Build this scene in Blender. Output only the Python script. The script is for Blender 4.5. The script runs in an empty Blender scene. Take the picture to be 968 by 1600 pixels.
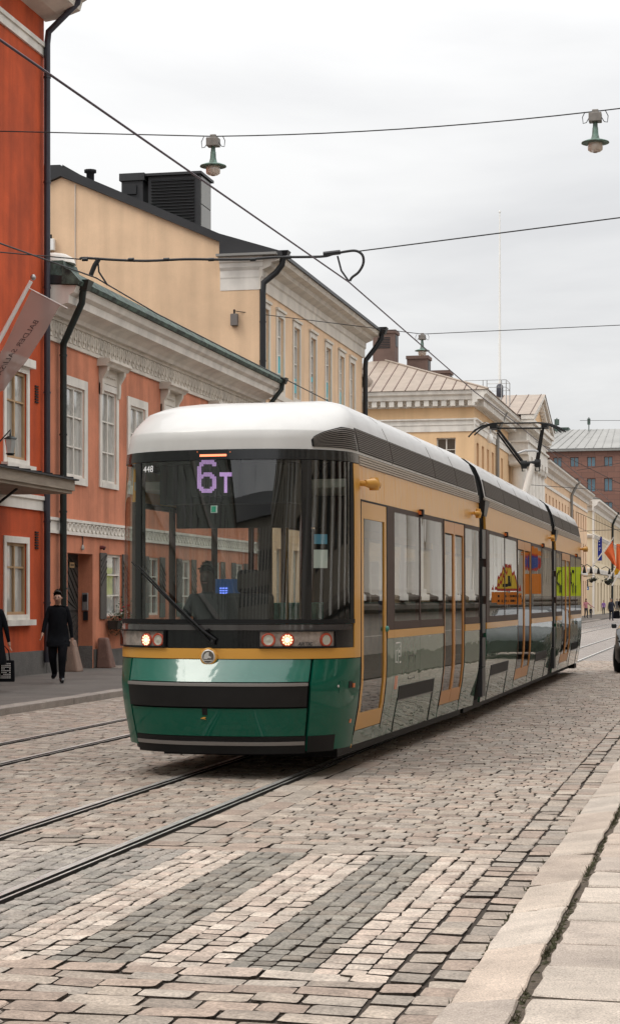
import bpy, math, random
from mathutils import Vector, Matrix
random.seed(11)
R = math.radians
scene = bpy.context.scene
# ---------------------------------------------------------------- camera
CAM_H = 1.65
F_PX, CX, HY, TH = 2950.0, 484.0, 938.0, R(12.44)     # focal length in photo pixels, principal column, horizon row, yaw to the street
cam_d = bpy.data.cameras.new('camera')
cam = bpy.data.objects.new('camera', cam_d)
scene.collection.objects.link(cam)
cam.location = (0, 0, CAM_H)
cam.rotation_euler = (R(90), 0, TH)
cam_d.sensor_fit = 'VERTICAL'
cam_d.sensor_height = 36.0
cam_d.lens = F_PX / 1600 * 36.0
cam_d.shift_y = (HY - 800) / 1600
cam_d.clip_start = 0.1
cam_d.clip_end = 3000
scene.camera = cam
# ---------------------------------------------------------------- world: overcast daylight
SUN_EL, SUN_AZ = R(54), R(236)      # azimuth clockwise from +Y
world = bpy.data.worlds.new('World')
scene.world = world
world.use_nodes = True
wt = world.node_tree
for n in list(wt.nodes): wt.nodes.remove(n)
def wn(t, **k):
    n = wt.nodes.new(t)
    for a, b in k.items(): setattr(n, a, b)
    return n
out = wn('ShaderNodeOutputWorld'); bg = wn('ShaderNodeBackground')
sky = wn('ShaderNodeTexSky', sky_type='NISHITA', sun_disc=False, sun_elevation=SUN_EL, sun_rotation=SUN_AZ)
tc = wn('ShaderNodeTexCoord'); sep = wn('ShaderNodeSeparateXYZ')
wt.links.new(tc.outputs['Generated'], sep.inputs[0])
zc = wn('ShaderNodeMath', operation='MAXIMUM'); wt.links.new(sep.outputs['Z'], zc.inputs[0]); zc.inputs[1].default_value = 0.0
den = wn('ShaderNodeMath', operation='ADD'); wt.links.new(zc.outputs[0], den.inputs[0]); den.inputs[1].default_value = 0.10
dv = wn('ShaderNodeVectorMath', operation='DIVIDE')
cmb = wn('ShaderNodeCombineXYZ')
for i in range(3): wt.links.new(den.outputs[0], cmb.inputs[i])
wt.links.new(tc.outputs['Generated'], dv.inputs[0]); wt.links.new(cmb.outputs[0], dv.inputs[1])
nz = wn('ShaderNodeTexNoise'); nz.inputs['Scale'].default_value = 0.85; nz.inputs['Detail'].default_value = 7; nz.inputs['Roughness'].default_value = 0.52
nz.inputs['Distortion'].default_value = 0.3
wt.links.new(dv.outputs[0], nz.inputs['Vector'])
rp = wn('ShaderNodeValToRGB')
rp.color_ramp.elements[0].position = 0.34; rp.color_ramp.elements[0].color = (0.745, 0.745, 0.75, 1)
rp.color_ramp.elements[1].position = 0.60; rp.color_ramp.elements[1].color = (0.945, 0.94, 0.93, 1)
wt.links.new(nz.outputs['Fac'], rp.inputs[0])
# overcast luminance: brighter towards the zenith (much as in the CIE overcast law)
z2 = wn('ShaderNodeMath', operation='POWER'); wt.links.new(zc.outputs[0], z2.inputs[0]); z2.inputs[1].default_value = 1.7
lum = wn('ShaderNodeMath', operation='MULTIPLY_ADD'); wt.links.new(z2.outputs[0], lum.inputs[0]); lum.inputs[1].default_value = 16.0; lum.inputs[2].default_value = 6.5
vs = wn('ShaderNodeVectorMath', operation='SCALE')
wt.links.new(rp.outputs[0], vs.inputs[0]); wt.links.new(lum.outputs[0], vs.inputs['Scale'])
mx = wn('ShaderNodeMix', data_type='RGBA'); mx.inputs['Factor'].default_value = 0.94
wt.links.new(sky.outputs[0], mx.inputs['A']); wt.links.new(vs.outputs[0], mx.inputs['B'])
wt.links.new(mx.outputs['Result'], bg.inputs['Color'])
bg.inputs['Strength'].default_value = 0.115
wt.links.new(bg.outputs[0], out.inputs[0])
# ---------------------------------------------------------------- sun through cloud
sl = bpy.data.lights.new('sun', 'SUN'); sl.energy = 1.3; sl.angle = R(25); sl.color = (1.0, 0.95, 0.87)
sun = bpy.data.objects.new('sun', sl); scene.collection.objects.link(sun)
sd = Vector((math.sin(SUN_AZ) * math.cos(SUN_EL), math.cos(SUN_AZ) * math.cos(SUN_EL), math.sin(SUN_EL)))
sun.rotation_euler = sd.to_track_quat('Z', 'Y').to_euler(); sun.location = (0, 0, 60)
# ---------------------------------------------------------------- exposure
vw = scene.view_settings
vw.view_transform = 'Standard'; vw.look = 'None'; vw.exposure = 0.28; vw.gamma = 1.0; vw.use_curve_mapping = False

# ================================================================ helpers
c_, s_ = math.cos(TH), math.sin(TH)
def ray(px, py):
    a = (px - CX) / F_PX; b = (HY - py) / F_PX
    return (a * c_ - s_, a * s_ + c_, b)
def GP(px, py, z=0.0):                       # photo pixel -> point on a level at height z
    d = ray(px, py); k = (z - CAM_H) / d[2]; return (d[0] * k, d[1] * k)
def PX(px, py, X):                           # photo pixel -> (Y, Z) on a wall at this X
    d = ray(px, py); k = X / d[0]; return (d[1] * k, CAM_H + d[2] * k)
def PY(px, py, Y):                           # photo pixel -> (X, Z) on a wall at this Y
    d = ray(px, py); k = Y / d[1]; return (d[0] * k, CAM_H + d[2] * k)
def project(X, Y, Z):
    xc = X * c_ + Y * s_; yc = -X * s_ + Y * c_
    return (CX + F_PX * xc / yc, HY - F_PX * (Z - CAM_H) / yc, yc)

COL = scene.collection
WL = {}
def wloc(o): return WL.get(o.name, Vector((0, 0, 0)))
class MB:
    def __init__(s): s.v = []; s.f = []; s.m = []; s.sm = []
    def face(s, pts, m=0, smooth=False):
        i = len(s.v); s.v.extend([tuple(p) for p in pts]); s.f.append(tuple(range(i, i + len(pts)))); s.m.append(m); s.sm.append(smooth); return s
    def mesh(s, vs, fs, m=0, smooth=False):
        i = len(s.v); s.v.extend([tuple(p) for p in vs])
        for f in fs: s.f.append(tuple(i + k for k in f)); s.m.append(m); s.sm.append(smooth)
        return s
    def box(s, x0, x1, y0, y1, z0, z1, m=0):
        vs = [(x, y, z) for z in (z0, z1) for y in (y0, y1) for x in (x0, x1)]
        return s.mesh(vs, [(0, 2, 3, 1), (4, 5, 7, 6), (0, 1, 5, 4), (2, 6, 7, 3), (0, 4, 6, 2), (1, 3, 7, 5)], m)
    def tbox(s, b, t, z0, z1, m=0):           # tapered box: b/t = (x0,x1,y0,y1)
        vs = [(x, y, z) for (q, z) in ((b, z0), (t, z1)) for y in (q[2], q[3]) for x in (q[0], q[1])]
        return s.mesh(vs, [(0, 2, 3, 1), (4, 5, 7, 6), (0, 1, 5, 4), (2, 6, 7, 3), (0, 4, 6, 2), (1, 3, 7, 5)], m)
    def prism(s, poly, fn, a, b, m=0, smooth=False):   # poly of (p,q), fn(p,q,w)
        n = len(poly)
        vs = [fn(p, q, a) for p, q in poly] + [fn(p, q, b) for p, q in poly]
        fs = [tuple(range(n))[::-1], tuple(range(n, 2 * n))]
        s.mesh(vs, fs, m)
        i = len(s.v) - 2 * n
        for k in range(n):
            s.f.append((i + k, i + (k + 1) % n, i + n + (k + 1) % n, i + n + k)); s.m.append(m); s.sm.append(smooth)
        return s
    def exy(s, poly, y0, y1, m=0): return s.prism(poly, lambda p, q, w: (p, w, q), y0, y1, m)     # (x,z) profile along Y
    def exx(s, poly, x0, x1, m=0): return s.prism(poly, lambda p, q, w: (w, p, q), x0, x1, m)     # (y,z) profile along X
    def exz(s, poly, z0, z1, m=0): return s.prism(poly, lambda p, q, w: (p, q, w), z0, z1, m)
    def tube(s, path, r, n=8, m=0, smooth=True):
        path = [Vector(p) for p in path]
        rr = r if isinstance(r, (list, tuple)) else [r] * len(path)
        rings = []
        up = None
        for k, p in enumerate(path):
            if k == 0: t = path[1] - p
            elif k == len(path) - 1: t = p - path[k - 1]
            else: t = (path[k + 1] - p).normalized() + (p - path[k - 1]).normalized()
            t.normalize()
            if up is None:
                up = Vector((0, 0, 1)) if abs(t.z) < 0.9 else Vector((1, 0, 0))
            a = t.cross(up).normalized(); b = a.cross(t).normalized(); up = b
            rings.append([p + (a * math.cos(2 * math.pi * j / n) + b * math.sin(2 * math.pi * j / n)) * rr[k] for j in range(n)])
        vs = [q for g in rings for q in g]; fs = []
        for k in range(len(path) - 1):
            for j in range(n):
                fs.append((k * n + j, k * n + (j + 1) % n, (k + 1) * n + (j + 1) % n, (k + 1) * n + j))
        s.mesh(vs, fs, m, smooth)
        s.face(rings[0][::-1], m); s.face(rings[-1], m)
        return s
    def lathe(s, prof, c=(0, 0, 0), n=16, m=0, axis='z', smooth=True):
        vs = []; fs = []
        for r, h in prof:
            for j in range(n):
                a = 2 * math.pi * j / n; p, q = r * math.cos(a), r * math.sin(a)
                if axis == 'z': vs.append((c[0] + p, c[1] + q, c[2] + h))
                elif axis == 'x': vs.append((c[0] + h, c[1] + p, c[2] + q))
                else: vs.append((c[0] + p, c[1] + h, c[2] + q))
        L = len(prof)
        for k in range(L - 1):
            for j in range(n): fs.append((k * n + j, k * n + (j + 1) % n, (k + 1) * n + (j + 1) % n, (k + 1) * n + j))
        s.mesh(vs, fs, m, smooth)
        s.face(vs[:n][::-1], m); s.face(vs[-n:], m)
        return s
    def grid(s, fn, us, vs_, m=0, smooth=True):
        V = [fn(u, v) for v in vs_ for u in us]; n = len(us); fs = []
        for j in range(len(vs_) - 1):
            for i in range(n - 1): fs.append((j * n + i, j * n + i + 1, (j + 1) * n + i + 1, (j + 1) * n + i))
        return s.mesh(V, fs, m, smooth)
    def slab(s, S, us, vs_, off=0.0, th=0.03, m=0, smooth=True):   # panel following a surface S(u,v,off) with a rim
        s.grid(lambda u, v: S(u, v, off), us, vs_, m, smooth)
        for (a, fixed) in (('v', vs_[0]), ('v', vs_[-1])):
            for i in range(len(us) - 1):
                s.face([S(us[i], fixed, off), S(us[i + 1], fixed, off), S(us[i + 1], fixed, off - th), S(us[i], fixed, off - th)], m)
        for fixed in (us[0], us[-1]):
            for i in range(len(vs_) - 1):
                s.face([S(fixed, vs_[i], off), S(fixed, vs_[i + 1], off), S(fixed, vs_[i + 1], off - th), S(fixed, vs_[i], off - th)], m)
        return s
    def build(s, name, mats, parent=None, bevel=0.0, center=True, col=None):
        me = bpy.data.meshes.new(name)
        c = Vector((0, 0, 0))
        if center and s.v:
            mn = [min(p[k] for p in s.v) for k in range(3)]; mxx = [max(p[k] for p in s.v) for k in range(3)]
            c = Vector(((mn[0] + mxx[0]) / 2, (mn[1] + mxx[1]) / 2, mn[2]))
        me.from_pydata([(p[0] - c.x, p[1] - c.y, p[2] - c.z) for p in s.v], [], s.f)
        if not isinstance(mats, (list, tuple)): mats = [mats]
        for q in mats: me.materials.append(q)
        me.polygons.foreach_set('material_index', s.m)
        me.polygons.foreach_set('use_smooth', s.sm)
        me.update()
        o = bpy.data.objects.new(name, me); COL.objects.link(o)
        if parent is not None:
            o.parent = parent; o.location = c - wloc(parent)
        else: o.location = c
        WL[o.name] = c
        if bevel:
            b = o.modifiers.new('bevel', 'BEVEL'); b.width = bevel; b.segments = 2; b.limit_method = 'ANGLE'; b.angle_limit = R(40)
        return o
def tag(o, label=None, cat=None, group=None, kind=None):
    if label: o['label'] = label
    if cat: o['category'] = cat
    if group: o['group'] = group
    if kind: o['kind'] = kind
    return o
def empty(name, loc=(0, 0, 0), rz=0.0):
    o = bpy.data.objects.new(name, None); COL.objects.link(o); o.location = loc; o.rotation_euler = (0, 0, rz)
    o.empty_display_size = 0.2
    WL[o.name] = Vector(loc); return o
def copy_obj(o, parent=None, loc=None):
    c = o.copy(); COL.objects.link(c)
    if parent is not None: c.parent = parent
    if loc is not None: c.location = loc
    WL[c.name] = Vector(c.location) + (wloc(parent) if parent is not None else Vector((0, 0, 0)))
    return c
def copy_tree(o, parent=None, loc=None, rz=None, swap=None):
    c = copy_obj(o, parent, loc)
    if rz is not None: c.rotation_euler = (0, 0, rz)
    if swap and c.type == 'MESH' and any(m and m.name in swap for m in c.data.materials):
        c.data = c.data.copy()
        for i, m in enumerate(c.data.materials):
            if m and m.name in swap: c.data.materials[i] = swap[m.name]
    for ch in list(o.children): copy_tree(ch, c, None, None, swap)
    return c
def text_geo(body, size, align='CENTER'):
    cu = bpy.data.curves.new('glyphs', 'FONT'); cu.body = body; cu.size = size; cu.align_x = align; cu.align_y = 'CENTER'; cu.resolution_u = 3
    ob = bpy.data.objects.new('glyphs', cu); COL.objects.link(ob)
    bpy.context.view_layer.update()
    me = bpy.data.meshes.new_from_object(ob.evaluated_get(bpy.context.evaluated_depsgraph_get()))
    vs = [tuple(v.co) for v in me.vertices]; fs = [tuple(p.vertices) for p in me.polygons]
    bpy.data.objects.remove(ob); bpy.data.curves.remove(cu); bpy.data.meshes.remove(me)
    return vs, fs
def smooth_path(P, k=5):                       # Catmull-Rom through the points
    P = [Vector(p) for p in P]; Q = [P[0] * 2 - P[1]] + P + [P[-1] * 2 - P[-2]]; o = []
    for i in range(1, len(Q) - 2):
        a, b, c, d = Q[i - 1:i + 3]
        for j in range(k):
            t = j / k; o.append(0.5 * ((2 * b) + (c - a) * t + (2 * a - 5 * b + 4 * c - d) * t * t + (3 * b - a - 3 * c + d) * t ** 3))
    return o + [P[-1]]
def frange(a, b, n): return [a + (b - a) * i / (n - 1) for i in range(n)]

# ================================================================ materials
def mat(name, col, rough=0.6, metal=0.0, var=0.0, vscale=3.0, stretch=(1, 1, 1), col2=None, bump=0.0, bscale=40.0, bdist=0.02,
        coat=0.0, spec=None, emit=None, estr=0.0, tint=None, fine=0.0, fscale=60.0, bstretch=(1, 1, 1), rvar=0.0, streak=0.0, coat_rough=0.03):
    m = bpy.data.materials.new(name); m.use_nodes = True
    nt = m.node_tree; p = nt.nodes['Principled BSDF']; L = nt.links
    p.inputs['Base Color'].default_value = (*col, 1); p.inputs['Roughness'].default_value = rough; p.inputs['Metallic'].default_value = metal
    if coat: p.inputs['Coat Weight'].default_value = coat; p.inputs['Coat Roughness'].default_value = coat_rough
    if spec is not None: p.inputs['Specular IOR Level'].default_value = spec
    if emit: p.inputs['Emission Color'].default_value = (*emit, 1); p.inputs['Emission Strength'].default_value = estr
    def nd(t, **k):
        n = nt.nodes.new(t)
        for a, b in k.items(): setattr(n, a, b)
        return n
    geo = None
    def pos(st):
        nonlocal geo
        if geo is None: geo = nd('ShaderNodeNewGeometry')
        mp = nd('ShaderNodeMapping'); mp.inputs['Scale'].default_value = st
        L.new(geo.outputs['Position'], mp.inputs['Vector']); return mp.outputs[0]
    cur = None
    if tint:
        if tint == 'object': q = nd('ShaderNodeObjectInfo'); cur = q.outputs['Color']
        else: q = nd('ShaderNodeAttribute', attribute_name=tint); cur = q.outputs['Color']
    if var or col2:
        n = nd('ShaderNodeTexNoise'); n.inputs['Scale'].default_value = vscale; n.inputs['Detail'].default_value = 6; n.inputs['Roughness'].default_value = 0.62
        L.new(pos(stretch), n.inputs['Vector'])
        r_ = nd('ShaderNodeValToRGB'); r_.color_ramp.elements[0].position = 0.33; r_.color_ramp.elements[1].position = 0.68
        c2 = col2 or tuple(min(1, x * (1 - var)) for x in col)
        if cur is None:
            r_.color_ramp.elements[0].color = (*c2, 1); r_.color_ramp.elements[1].color = (*col, 1); cur = r_.outputs[0]
        else:
            r_.color_ramp.elements[0].color = (1 - var, 1 - var, 1 - var, 1); r_.color_ramp.elements[1].color = (1, 1, 1, 1)
            mm = nd('ShaderNodeMix', data_type='RGBA', blend_type='MULTIPLY'); mm.inputs['Factor'].default_value = 1
            L.new(cur, mm.inputs['A']); L.new(r_.outputs[0], mm.inputs['B']); cur = mm.outputs['Result']
        L.new(n.outputs['Fac'], r_.inputs[0])
        if rvar:
            mr = nd('ShaderNodeMapRange'); mr.inputs['To Min'].default_value = max(0, rough - rvar); mr.inputs['To Max'].default_value = min(1, rough + rvar)
            L.new(n.outputs['Fac'], mr.inputs['Value']); L.new(mr.outputs[0], p.inputs['Roughness'])
    if streak:                                # rain streaks: noise drawn out vertically
        n = nd('ShaderNodeTexNoise'); n.inputs['Scale'].default_value = 1.0; n.inputs['Detail'].default_value = 5
        L.new(pos((2.2, 2.2, 0.16)), n.inputs['Vector'])
        mr = nd('ShaderNodeMapRange'); mr.inputs['From Min'].default_value = 0.36; mr.inputs['From Max'].default_value = 0.58; mr.inputs['To Min'].default_value = 1 - streak; mr.inputs['To Max'].default_value = 1
        L.new(n.outputs['Fac'], mr.inputs['Value'])
        mm = nd('ShaderNodeMix', data_type='RGBA', blend_type='MULTIPLY'); mm.inputs['Factor'].default_value = 1
        if cur is None: mm.inputs['A'].default_value = (*col, 1)
        else: L.new(cur, mm.inputs['A'])
        L.new(mr.outputs[0], mm.inputs['B']); cur = mm.outputs['Result']
    if fine:
        n = nd('ShaderNodeTexNoise'); n.inputs['Scale'].default_value = fscale; n.inputs['Detail'].default_value = 3; n.inputs['Roughness'].default_value = 0.7
        L.new(pos((1, 1, 1)), n.inputs['Vector'])
        mr = nd('ShaderNodeMapRange'); mr.inputs['From Min'].default_value = 0.3; mr.inputs['From Max'].default_value = 0.7; mr.inputs['To Min'].default_value = 1 - fine; mr.inputs['To Max'].default_value = 1 + fine * 0.6
        L.new(n.outputs['Fac'], mr.inputs['Value'])
        mm = nd('ShaderNodeMix', data_type='RGBA', blend_type='MULTIPLY'); mm.inputs['Factor'].default_value = 1
        if cur is None: mm.inputs['A'].default_value = (*col, 1)
        else: L.new(cur, mm.inputs['A'])
        L.new(mr.outputs[0], mm.inputs['B']); cur = mm.outputs['Result']
    if cur is not None: L.new(cur, p.inputs['Base Color'])
    if bump:
        n = nd('ShaderNodeTexNoise'); n.inputs['Scale'].default_value = bscale; n.inputs['Detail'].default_value = 3
        L.new(pos(bstretch), n.inputs['Vector'])
        b = nd('ShaderNodeBump'); b.inputs['Strength'].default_value = bump; b.inputs['Distance'].default_value = bdist
        L.new(n.outputs['Fac'], b.inputs['Height']); L.new(b.outputs[0], p.inputs['Normal'])
        if coat: L.new(b.outputs[0], p.inputs['Coat Normal'])
    return m
def glass(name, tintc=(0.5, 0.53, 0.53), ior=1.5, bump=0.0, bscale=1.0, rough=0.0, bstretch=(1, 1, 1)):
    m = bpy.data.materials.new(name); m.use_nodes = True; nt = m.node_tree; L = nt.links
    for n in list(nt.nodes): nt.nodes.remove(n)
    o = nt.nodes.new('ShaderNodeOutputMaterial'); t = nt.nodes.new('ShaderNodeBsdfTransparent'); g = nt.nodes.new('ShaderNodeBsdfGlossy')
    mixn = nt.nodes.new('ShaderNodeMixShader'); fr = nt.nodes.new('ShaderNodeFresnel')
    t.inputs[0].default_value = (*tintc, 1); g.inputs['Roughness'].default_value = rough; fr.inputs['IOR'].default_value = ior
    geo = nt.nodes.new('ShaderNodeNewGeometry')
    # the same reflection from either side of the pane
    mi = nt.nodes.new('ShaderNodeMix'); mi.inputs['A'].default_value = ior; mi.inputs['B'].default_value = 1 / ior
    L.new(geo.outputs['Backfacing'], mi.inputs['Factor']); L.new(mi.outputs['Result'], fr.inputs['IOR'])
    L.new(fr.outputs[0], mixn.inputs[0]); L.new(t.outputs[0], mixn.inputs[1]); L.new(g.outputs[0], mixn.inputs[2]); L.new(mixn.outputs[0], o.inputs[0])
    if bump:
        n = nt.nodes.new('ShaderNodeTexNoise'); n.inputs['Scale'].default_value = bscale; n.inputs['Detail'].default_value = 1
        mp = nt.nodes.new('ShaderNodeMapping'); mp.inputs['Scale'].default_value = bstretch
        L.new(geo.outputs['Position'], mp.inputs['Vector']); L.new(mp.outputs[0], n.inputs['Vector'])
        b = nt.nodes.new('ShaderNodeBump'); b.inputs['Strength'].default_value = bump; b.inputs['Distance'].default_value = 0.02
        L.new(n.outputs['Fac'], b.inputs['Height']); L.new(b.outputs[0], g.inputs['Normal']); L.new(b.outputs[0], fr.inputs['Normal'])
    return m
M = {}
M['sett'] = mat('granite_sett', (0.4, 0.33, 0.28), 0.72, tint='object', var=0.38, vscale=7, fine=0.45, fscale=60, bump=0.5, bscale=90, bdist=0.006)
M['sett_j'] = mat('granite_setts_joined', (0.4, 0.33, 0.28), 0.72, tint='tint', var=0.38, vscale=6, fine=0.45, fscale=55, bump=0.5, bscale=80, bdist=0.006)
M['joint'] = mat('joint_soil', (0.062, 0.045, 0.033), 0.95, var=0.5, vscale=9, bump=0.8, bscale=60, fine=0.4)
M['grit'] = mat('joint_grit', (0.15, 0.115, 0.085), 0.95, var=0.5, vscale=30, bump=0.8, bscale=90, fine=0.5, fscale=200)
M['kerb'] = mat('kerb_granite', (0.52, 0.42, 0.35), 0.75, var=0.3, vscale=3.5, fine=0.5, fscale=120, bump=0.4, bscale=70, bdist=0.006, tint='object')
M['asphalt'] = mat('asphalt', (0.165, 0.145, 0.128), 0.9, var=0.35, vscale=0.9, fine=0.5, fscale=90, bump=0.6, bscale=150, bdist=0.006)
M['rail'] = mat('rail_steel', (0.80, 0.78, 0.74), 0.3, 0.6, var=0.2, vscale=8, stretch=(6, 0.4, 1), rvar=0.12)
M['rail_dark'] = mat('rail_groove', (0.03, 0.026, 0.024), 0.7, 0.3, var=0.4)
M['moss'] = mat('moss', (0.055, 0.062, 0.022), 0.95, col2=(0.05, 0.035, 0.022), vscale=14, bump=0.8, bscale=120)
M['red'] = mat('red_stucco', (0.62, 0.092, 0.020), 0.9, var=0.30, vscale=1.3, streak=0.26, fine=0.12, fscale=40, bump=0.25, bscale=60, bdist=0.01)
M['salmon'] = mat('salmon_stucco', (0.70, 0.26, 0.145), 0.9, var=0.28, vscale=1.2, streak=0.24, fine=0.12, fscale=40, bump=0.25, bscale=60, bdist=0.01)
M['yellow'] = mat('yellow_stucco', (0.83, 0.58, 0.375), 0.9, var=0.16, vscale=0.7, streak=0.12, fine=0.06, fscale=30, bump=0.2, bscale=50, bdist=0.01)
M['peach'] = mat('peach_stucco', (0.80, 0.54, 0.31), 0.9, var=0.12, vscale=0.4, streak=0.1, fine=0.06)
M['cream'] = mat('cream_stucco', (0.72, 0.60, 0.42), 0.9, var=0.1, vscale=0.4, streak=0.1)
M['trim'] = mat('offwhite_trim', (0.72, 0.66, 0.58), 0.8, var=0.14, vscale=1.2, streak=0.14, fine=0.08)
M['white'] = mat('white_trim', (0.80, 0.755, 0.69), 0.75, var=0.16, vscale=1.8, streak=0.16)
M['plinth'] = mat('granite_plinth', (0.16, 0.15, 0.14), 0.85, var=0.35, vscale=2, fine=0.35, fscale=40, bump=0.4, bscale=30)
M['pipe_blue'] = mat('blue_grey_pipe', (0.045, 0.045, 0.06), 0.4, 0.2, var=0.3, vscale=2)
M['pipe_dark'] = mat('dark_green_pipe', (0.02, 0.03, 0.028), 0.4, 0.2, var=0.4, vscale=3)
M['verdigris'] = mat('verdigris_copper', (0.12, 0.18, 0.15), 0.7, 0.1, col2=(0.012, 0.014, 0.013), vscale=5, fine=0.3, fscale=12)
M['roof_black'] = mat('black_sheet_roof', (0.03, 0.031, 0.034), 0.55, 0.2, var=0.4, vscale=0.8)
M['roof_tan'] = mat('tan_metal_roof', (0.335, 0.268, 0.215), 0.6, 0.1, var=0.15, vscale=0.6, streak=0.12)
M['roof_grey'] = mat('grey_metal_roof', (0.29, 0.285, 0.27), 0.5, 0.3, var=0.2, vscale=0.3)
M['brownbrick'] = mat('brown_brick', (0.19, 0.075, 0.05), 0.9, var=0.25, vscale=0.4, fine=0.15, fscale=4)
M['chimney'] = mat('brown_chimney', (0.155, 0.098, 0.08), 0.85, var=0.25, vscale=1.2)
M['pane'] = mat('curtained_pane', (0.50, 0.50, 0.47), 0.08, var=0.45, vscale=1.6, stretch=(3, 3, 0.5), coat=1.0, spec=0.6)
M['pane_cyan_reflection'] = mat('cyan_reflection_paint', (0.03, 0.50, 0.60), 0.3)
M['pane_dark'] = mat('dark_pane', (0.035, 0.038, 0.04), 0.05, var=0.4, vscale=0.8, coat=1.0, spec=0.7)
M['pane_far'] = mat('far_blue_pane', (0.06, 0.16, 0.22), 0.06, var=0.5, vscale=0.5, coat=1.0, spec=0.7)
M['wood_frame'] = mat('ochre_window_frame', (0.46, 0.30, 0.16), 0.6, var=0.2, vscale=4)
M['shutter_pane'] = mat('amber_shutter', (0.42, 0.17, 0.05), 0.7, var=0.15)
M['door_wood'] = mat('dark_plank_door', (0.05, 0.043, 0.038), 0.7, var=0.4, vscale=3, fine=0.2)
M['grey_wood'] = mat('grey_shutter_wood', (0.10, 0.088, 0.078), 0.75, var=0.3, vscale=3)
M['black'] = mat('black_metal', (0.012, 0.013, 0.015), 0.45, 0.2)
M['wire'] = mat('wire_black', (0.012, 0.012, 0.014), 0.6)
M['contact'] = mat('contact_wire', (0.045, 0.02, 0.04), 0.45, 0.5)
M['steel'] = mat('bare_steel', (0.45, 0.45, 0.45), 0.4, 0.8, var=0.2)
M['white_paint'] = mat('white_paint', (0.78, 0.77, 0.74), 0.5)
# ================================================================ ground, road, pavements
KR, KL = -1.09, -10.1                         # right and left kerb lines
RAILS = (-3.93, -4.96, -7.12, -8.12)
m_ = MB().face([(-900, -300, -0.07), (900, -300, -0.07), (900, 1500, -0.07), (-900, 1500, -0.07)])
tag(m_.build('ground', M['asphalt'], center=False), kind='structure')
m_ = MB(); m_.box(KL - 0.2, 3.0, -30, 52, -0.2, -0.014)
road = m_.build('road', M['joint'], center=False); tag(road, kind='structure')
# far part of the street: too far to tell the setts apart
fm = bpy.data.materials.new('far_setts'); fm.use_nodes = True
nt = fm.node_tree; p = nt.nodes['Principled BSDF']; p.inputs['Roughness'].default_value = 0.55
g = nt.nodes.new('ShaderNodeNewGeometry'); br = nt.nodes.new('ShaderNodeTexBrick'); mp = nt.nodes.new('ShaderNodeMapping')
nt.links.new(g.outputs['Position'], mp.inputs[0]); nt.links.new(mp.outputs[0], br.inputs['Vector'])
br.inputs['Scale'].default_value = 1.0; br.inputs['Brick Width'].default_value = 0.21; br.inputs['Row Height'].default_value = 0.13; br.inputs['Mortar Size'].default_value = 0.012
br.inputs['Color1'].default_value = (0.36, 0.31, 0.27, 1); br.inputs['Color2'].default_value = (0.24, 0.2, 0.18, 1); br.inputs['Mortar'].default_value = (0.05, 0.04, 0.03, 1)
n = nt.nodes.new('ShaderNodeTexNoise'); n.inputs['Scale'].default_value = 1.2; n.inputs['Detail'].default_value = 5; nt.links.new(g.outputs['Position'], n.inputs['Vector'])
mr = nt.nodes.new('ShaderNodeMapRange'); mr.inputs['To Min'].default_value = 0.6; mr.inputs['To Max'].default_value = 1.3; nt.links.new(n.outputs['Fac'], mr.inputs['Value'])
mm = nt.nodes.new('ShaderNodeMix'); mm.data_type = 'RGBA'; mm.blend_type = 'MULTIPLY'; mm.inputs['Factor'].default_value = 1
nt.links.new(br.outputs['Color'], mm.inputs['A']); nt.links.new(mr.outputs[0], mm.inputs['B']); nt.links.new(mm.outputs['Result'], p.inputs['Base Color'])
b = nt.nodes.new('ShaderNodeBump'); b.inputs['Distance'].default_value = 0.012; b.inputs['Strength'].default_value = 0.6; b.invert = True
nt.links.new(br.outputs['Fac'], b.inputs['Height']); nt.links.new(b.outputs[0], p.inputs['Normal'])
m_ = MB(); xs = [KL - 0.2] + [v for r in sorted(RAILS) for v in (r - 0.06, r + 0.06)] + [3.0]
for i in range(0, len(xs), 2): m_.box(xs[i], xs[i + 1], 52, 330, -0.2, -0.004)
tag(m_.build('street', fm, center=False), kind='structure')

# ---- rails: grooved tram rail, head + groove + lip
for X in RAILS:
    o_ = MB(); sg = 1
    o_.exy([(X - 0.05, -0.12), (X + 0.055, -0.12), (X + 0.055, 0.009), (X + 0.038, 0.009), (X + 0.036, -0.03), (X + 0.006, -0.03), (X + 0.004, 0.012), (X - 0.05, 0.012)], -8, 300, 0)
    lab = {0: 'steel tram rail under the tram, on its door side', 1: 'steel tram rail under the tram, on its side away from the doors',
           2: 'steel rail of the empty track, the one next to the tram', 3: 'steel rail of the empty track, the one nearer the asphalt pavement'}[RAILS.index(X)]
    o_.m = [1, 1] + [0 if k in (2, 6) else 1 for k in range(8)]
    ro = o_.build('tram_rail', [M['rail'], M['rail_dark']], center=False); tag(ro, lab, 'rail', 'rails of the two tram tracks')
    MB().exy([(X + 0.007, -0.0295), (X + 0.035, -0.0295), (X + 0.035, -0.015), (X + 0.007, -0.015)], -8, 300).build('groove', M['rail_dark'], ro, center=False)

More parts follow.
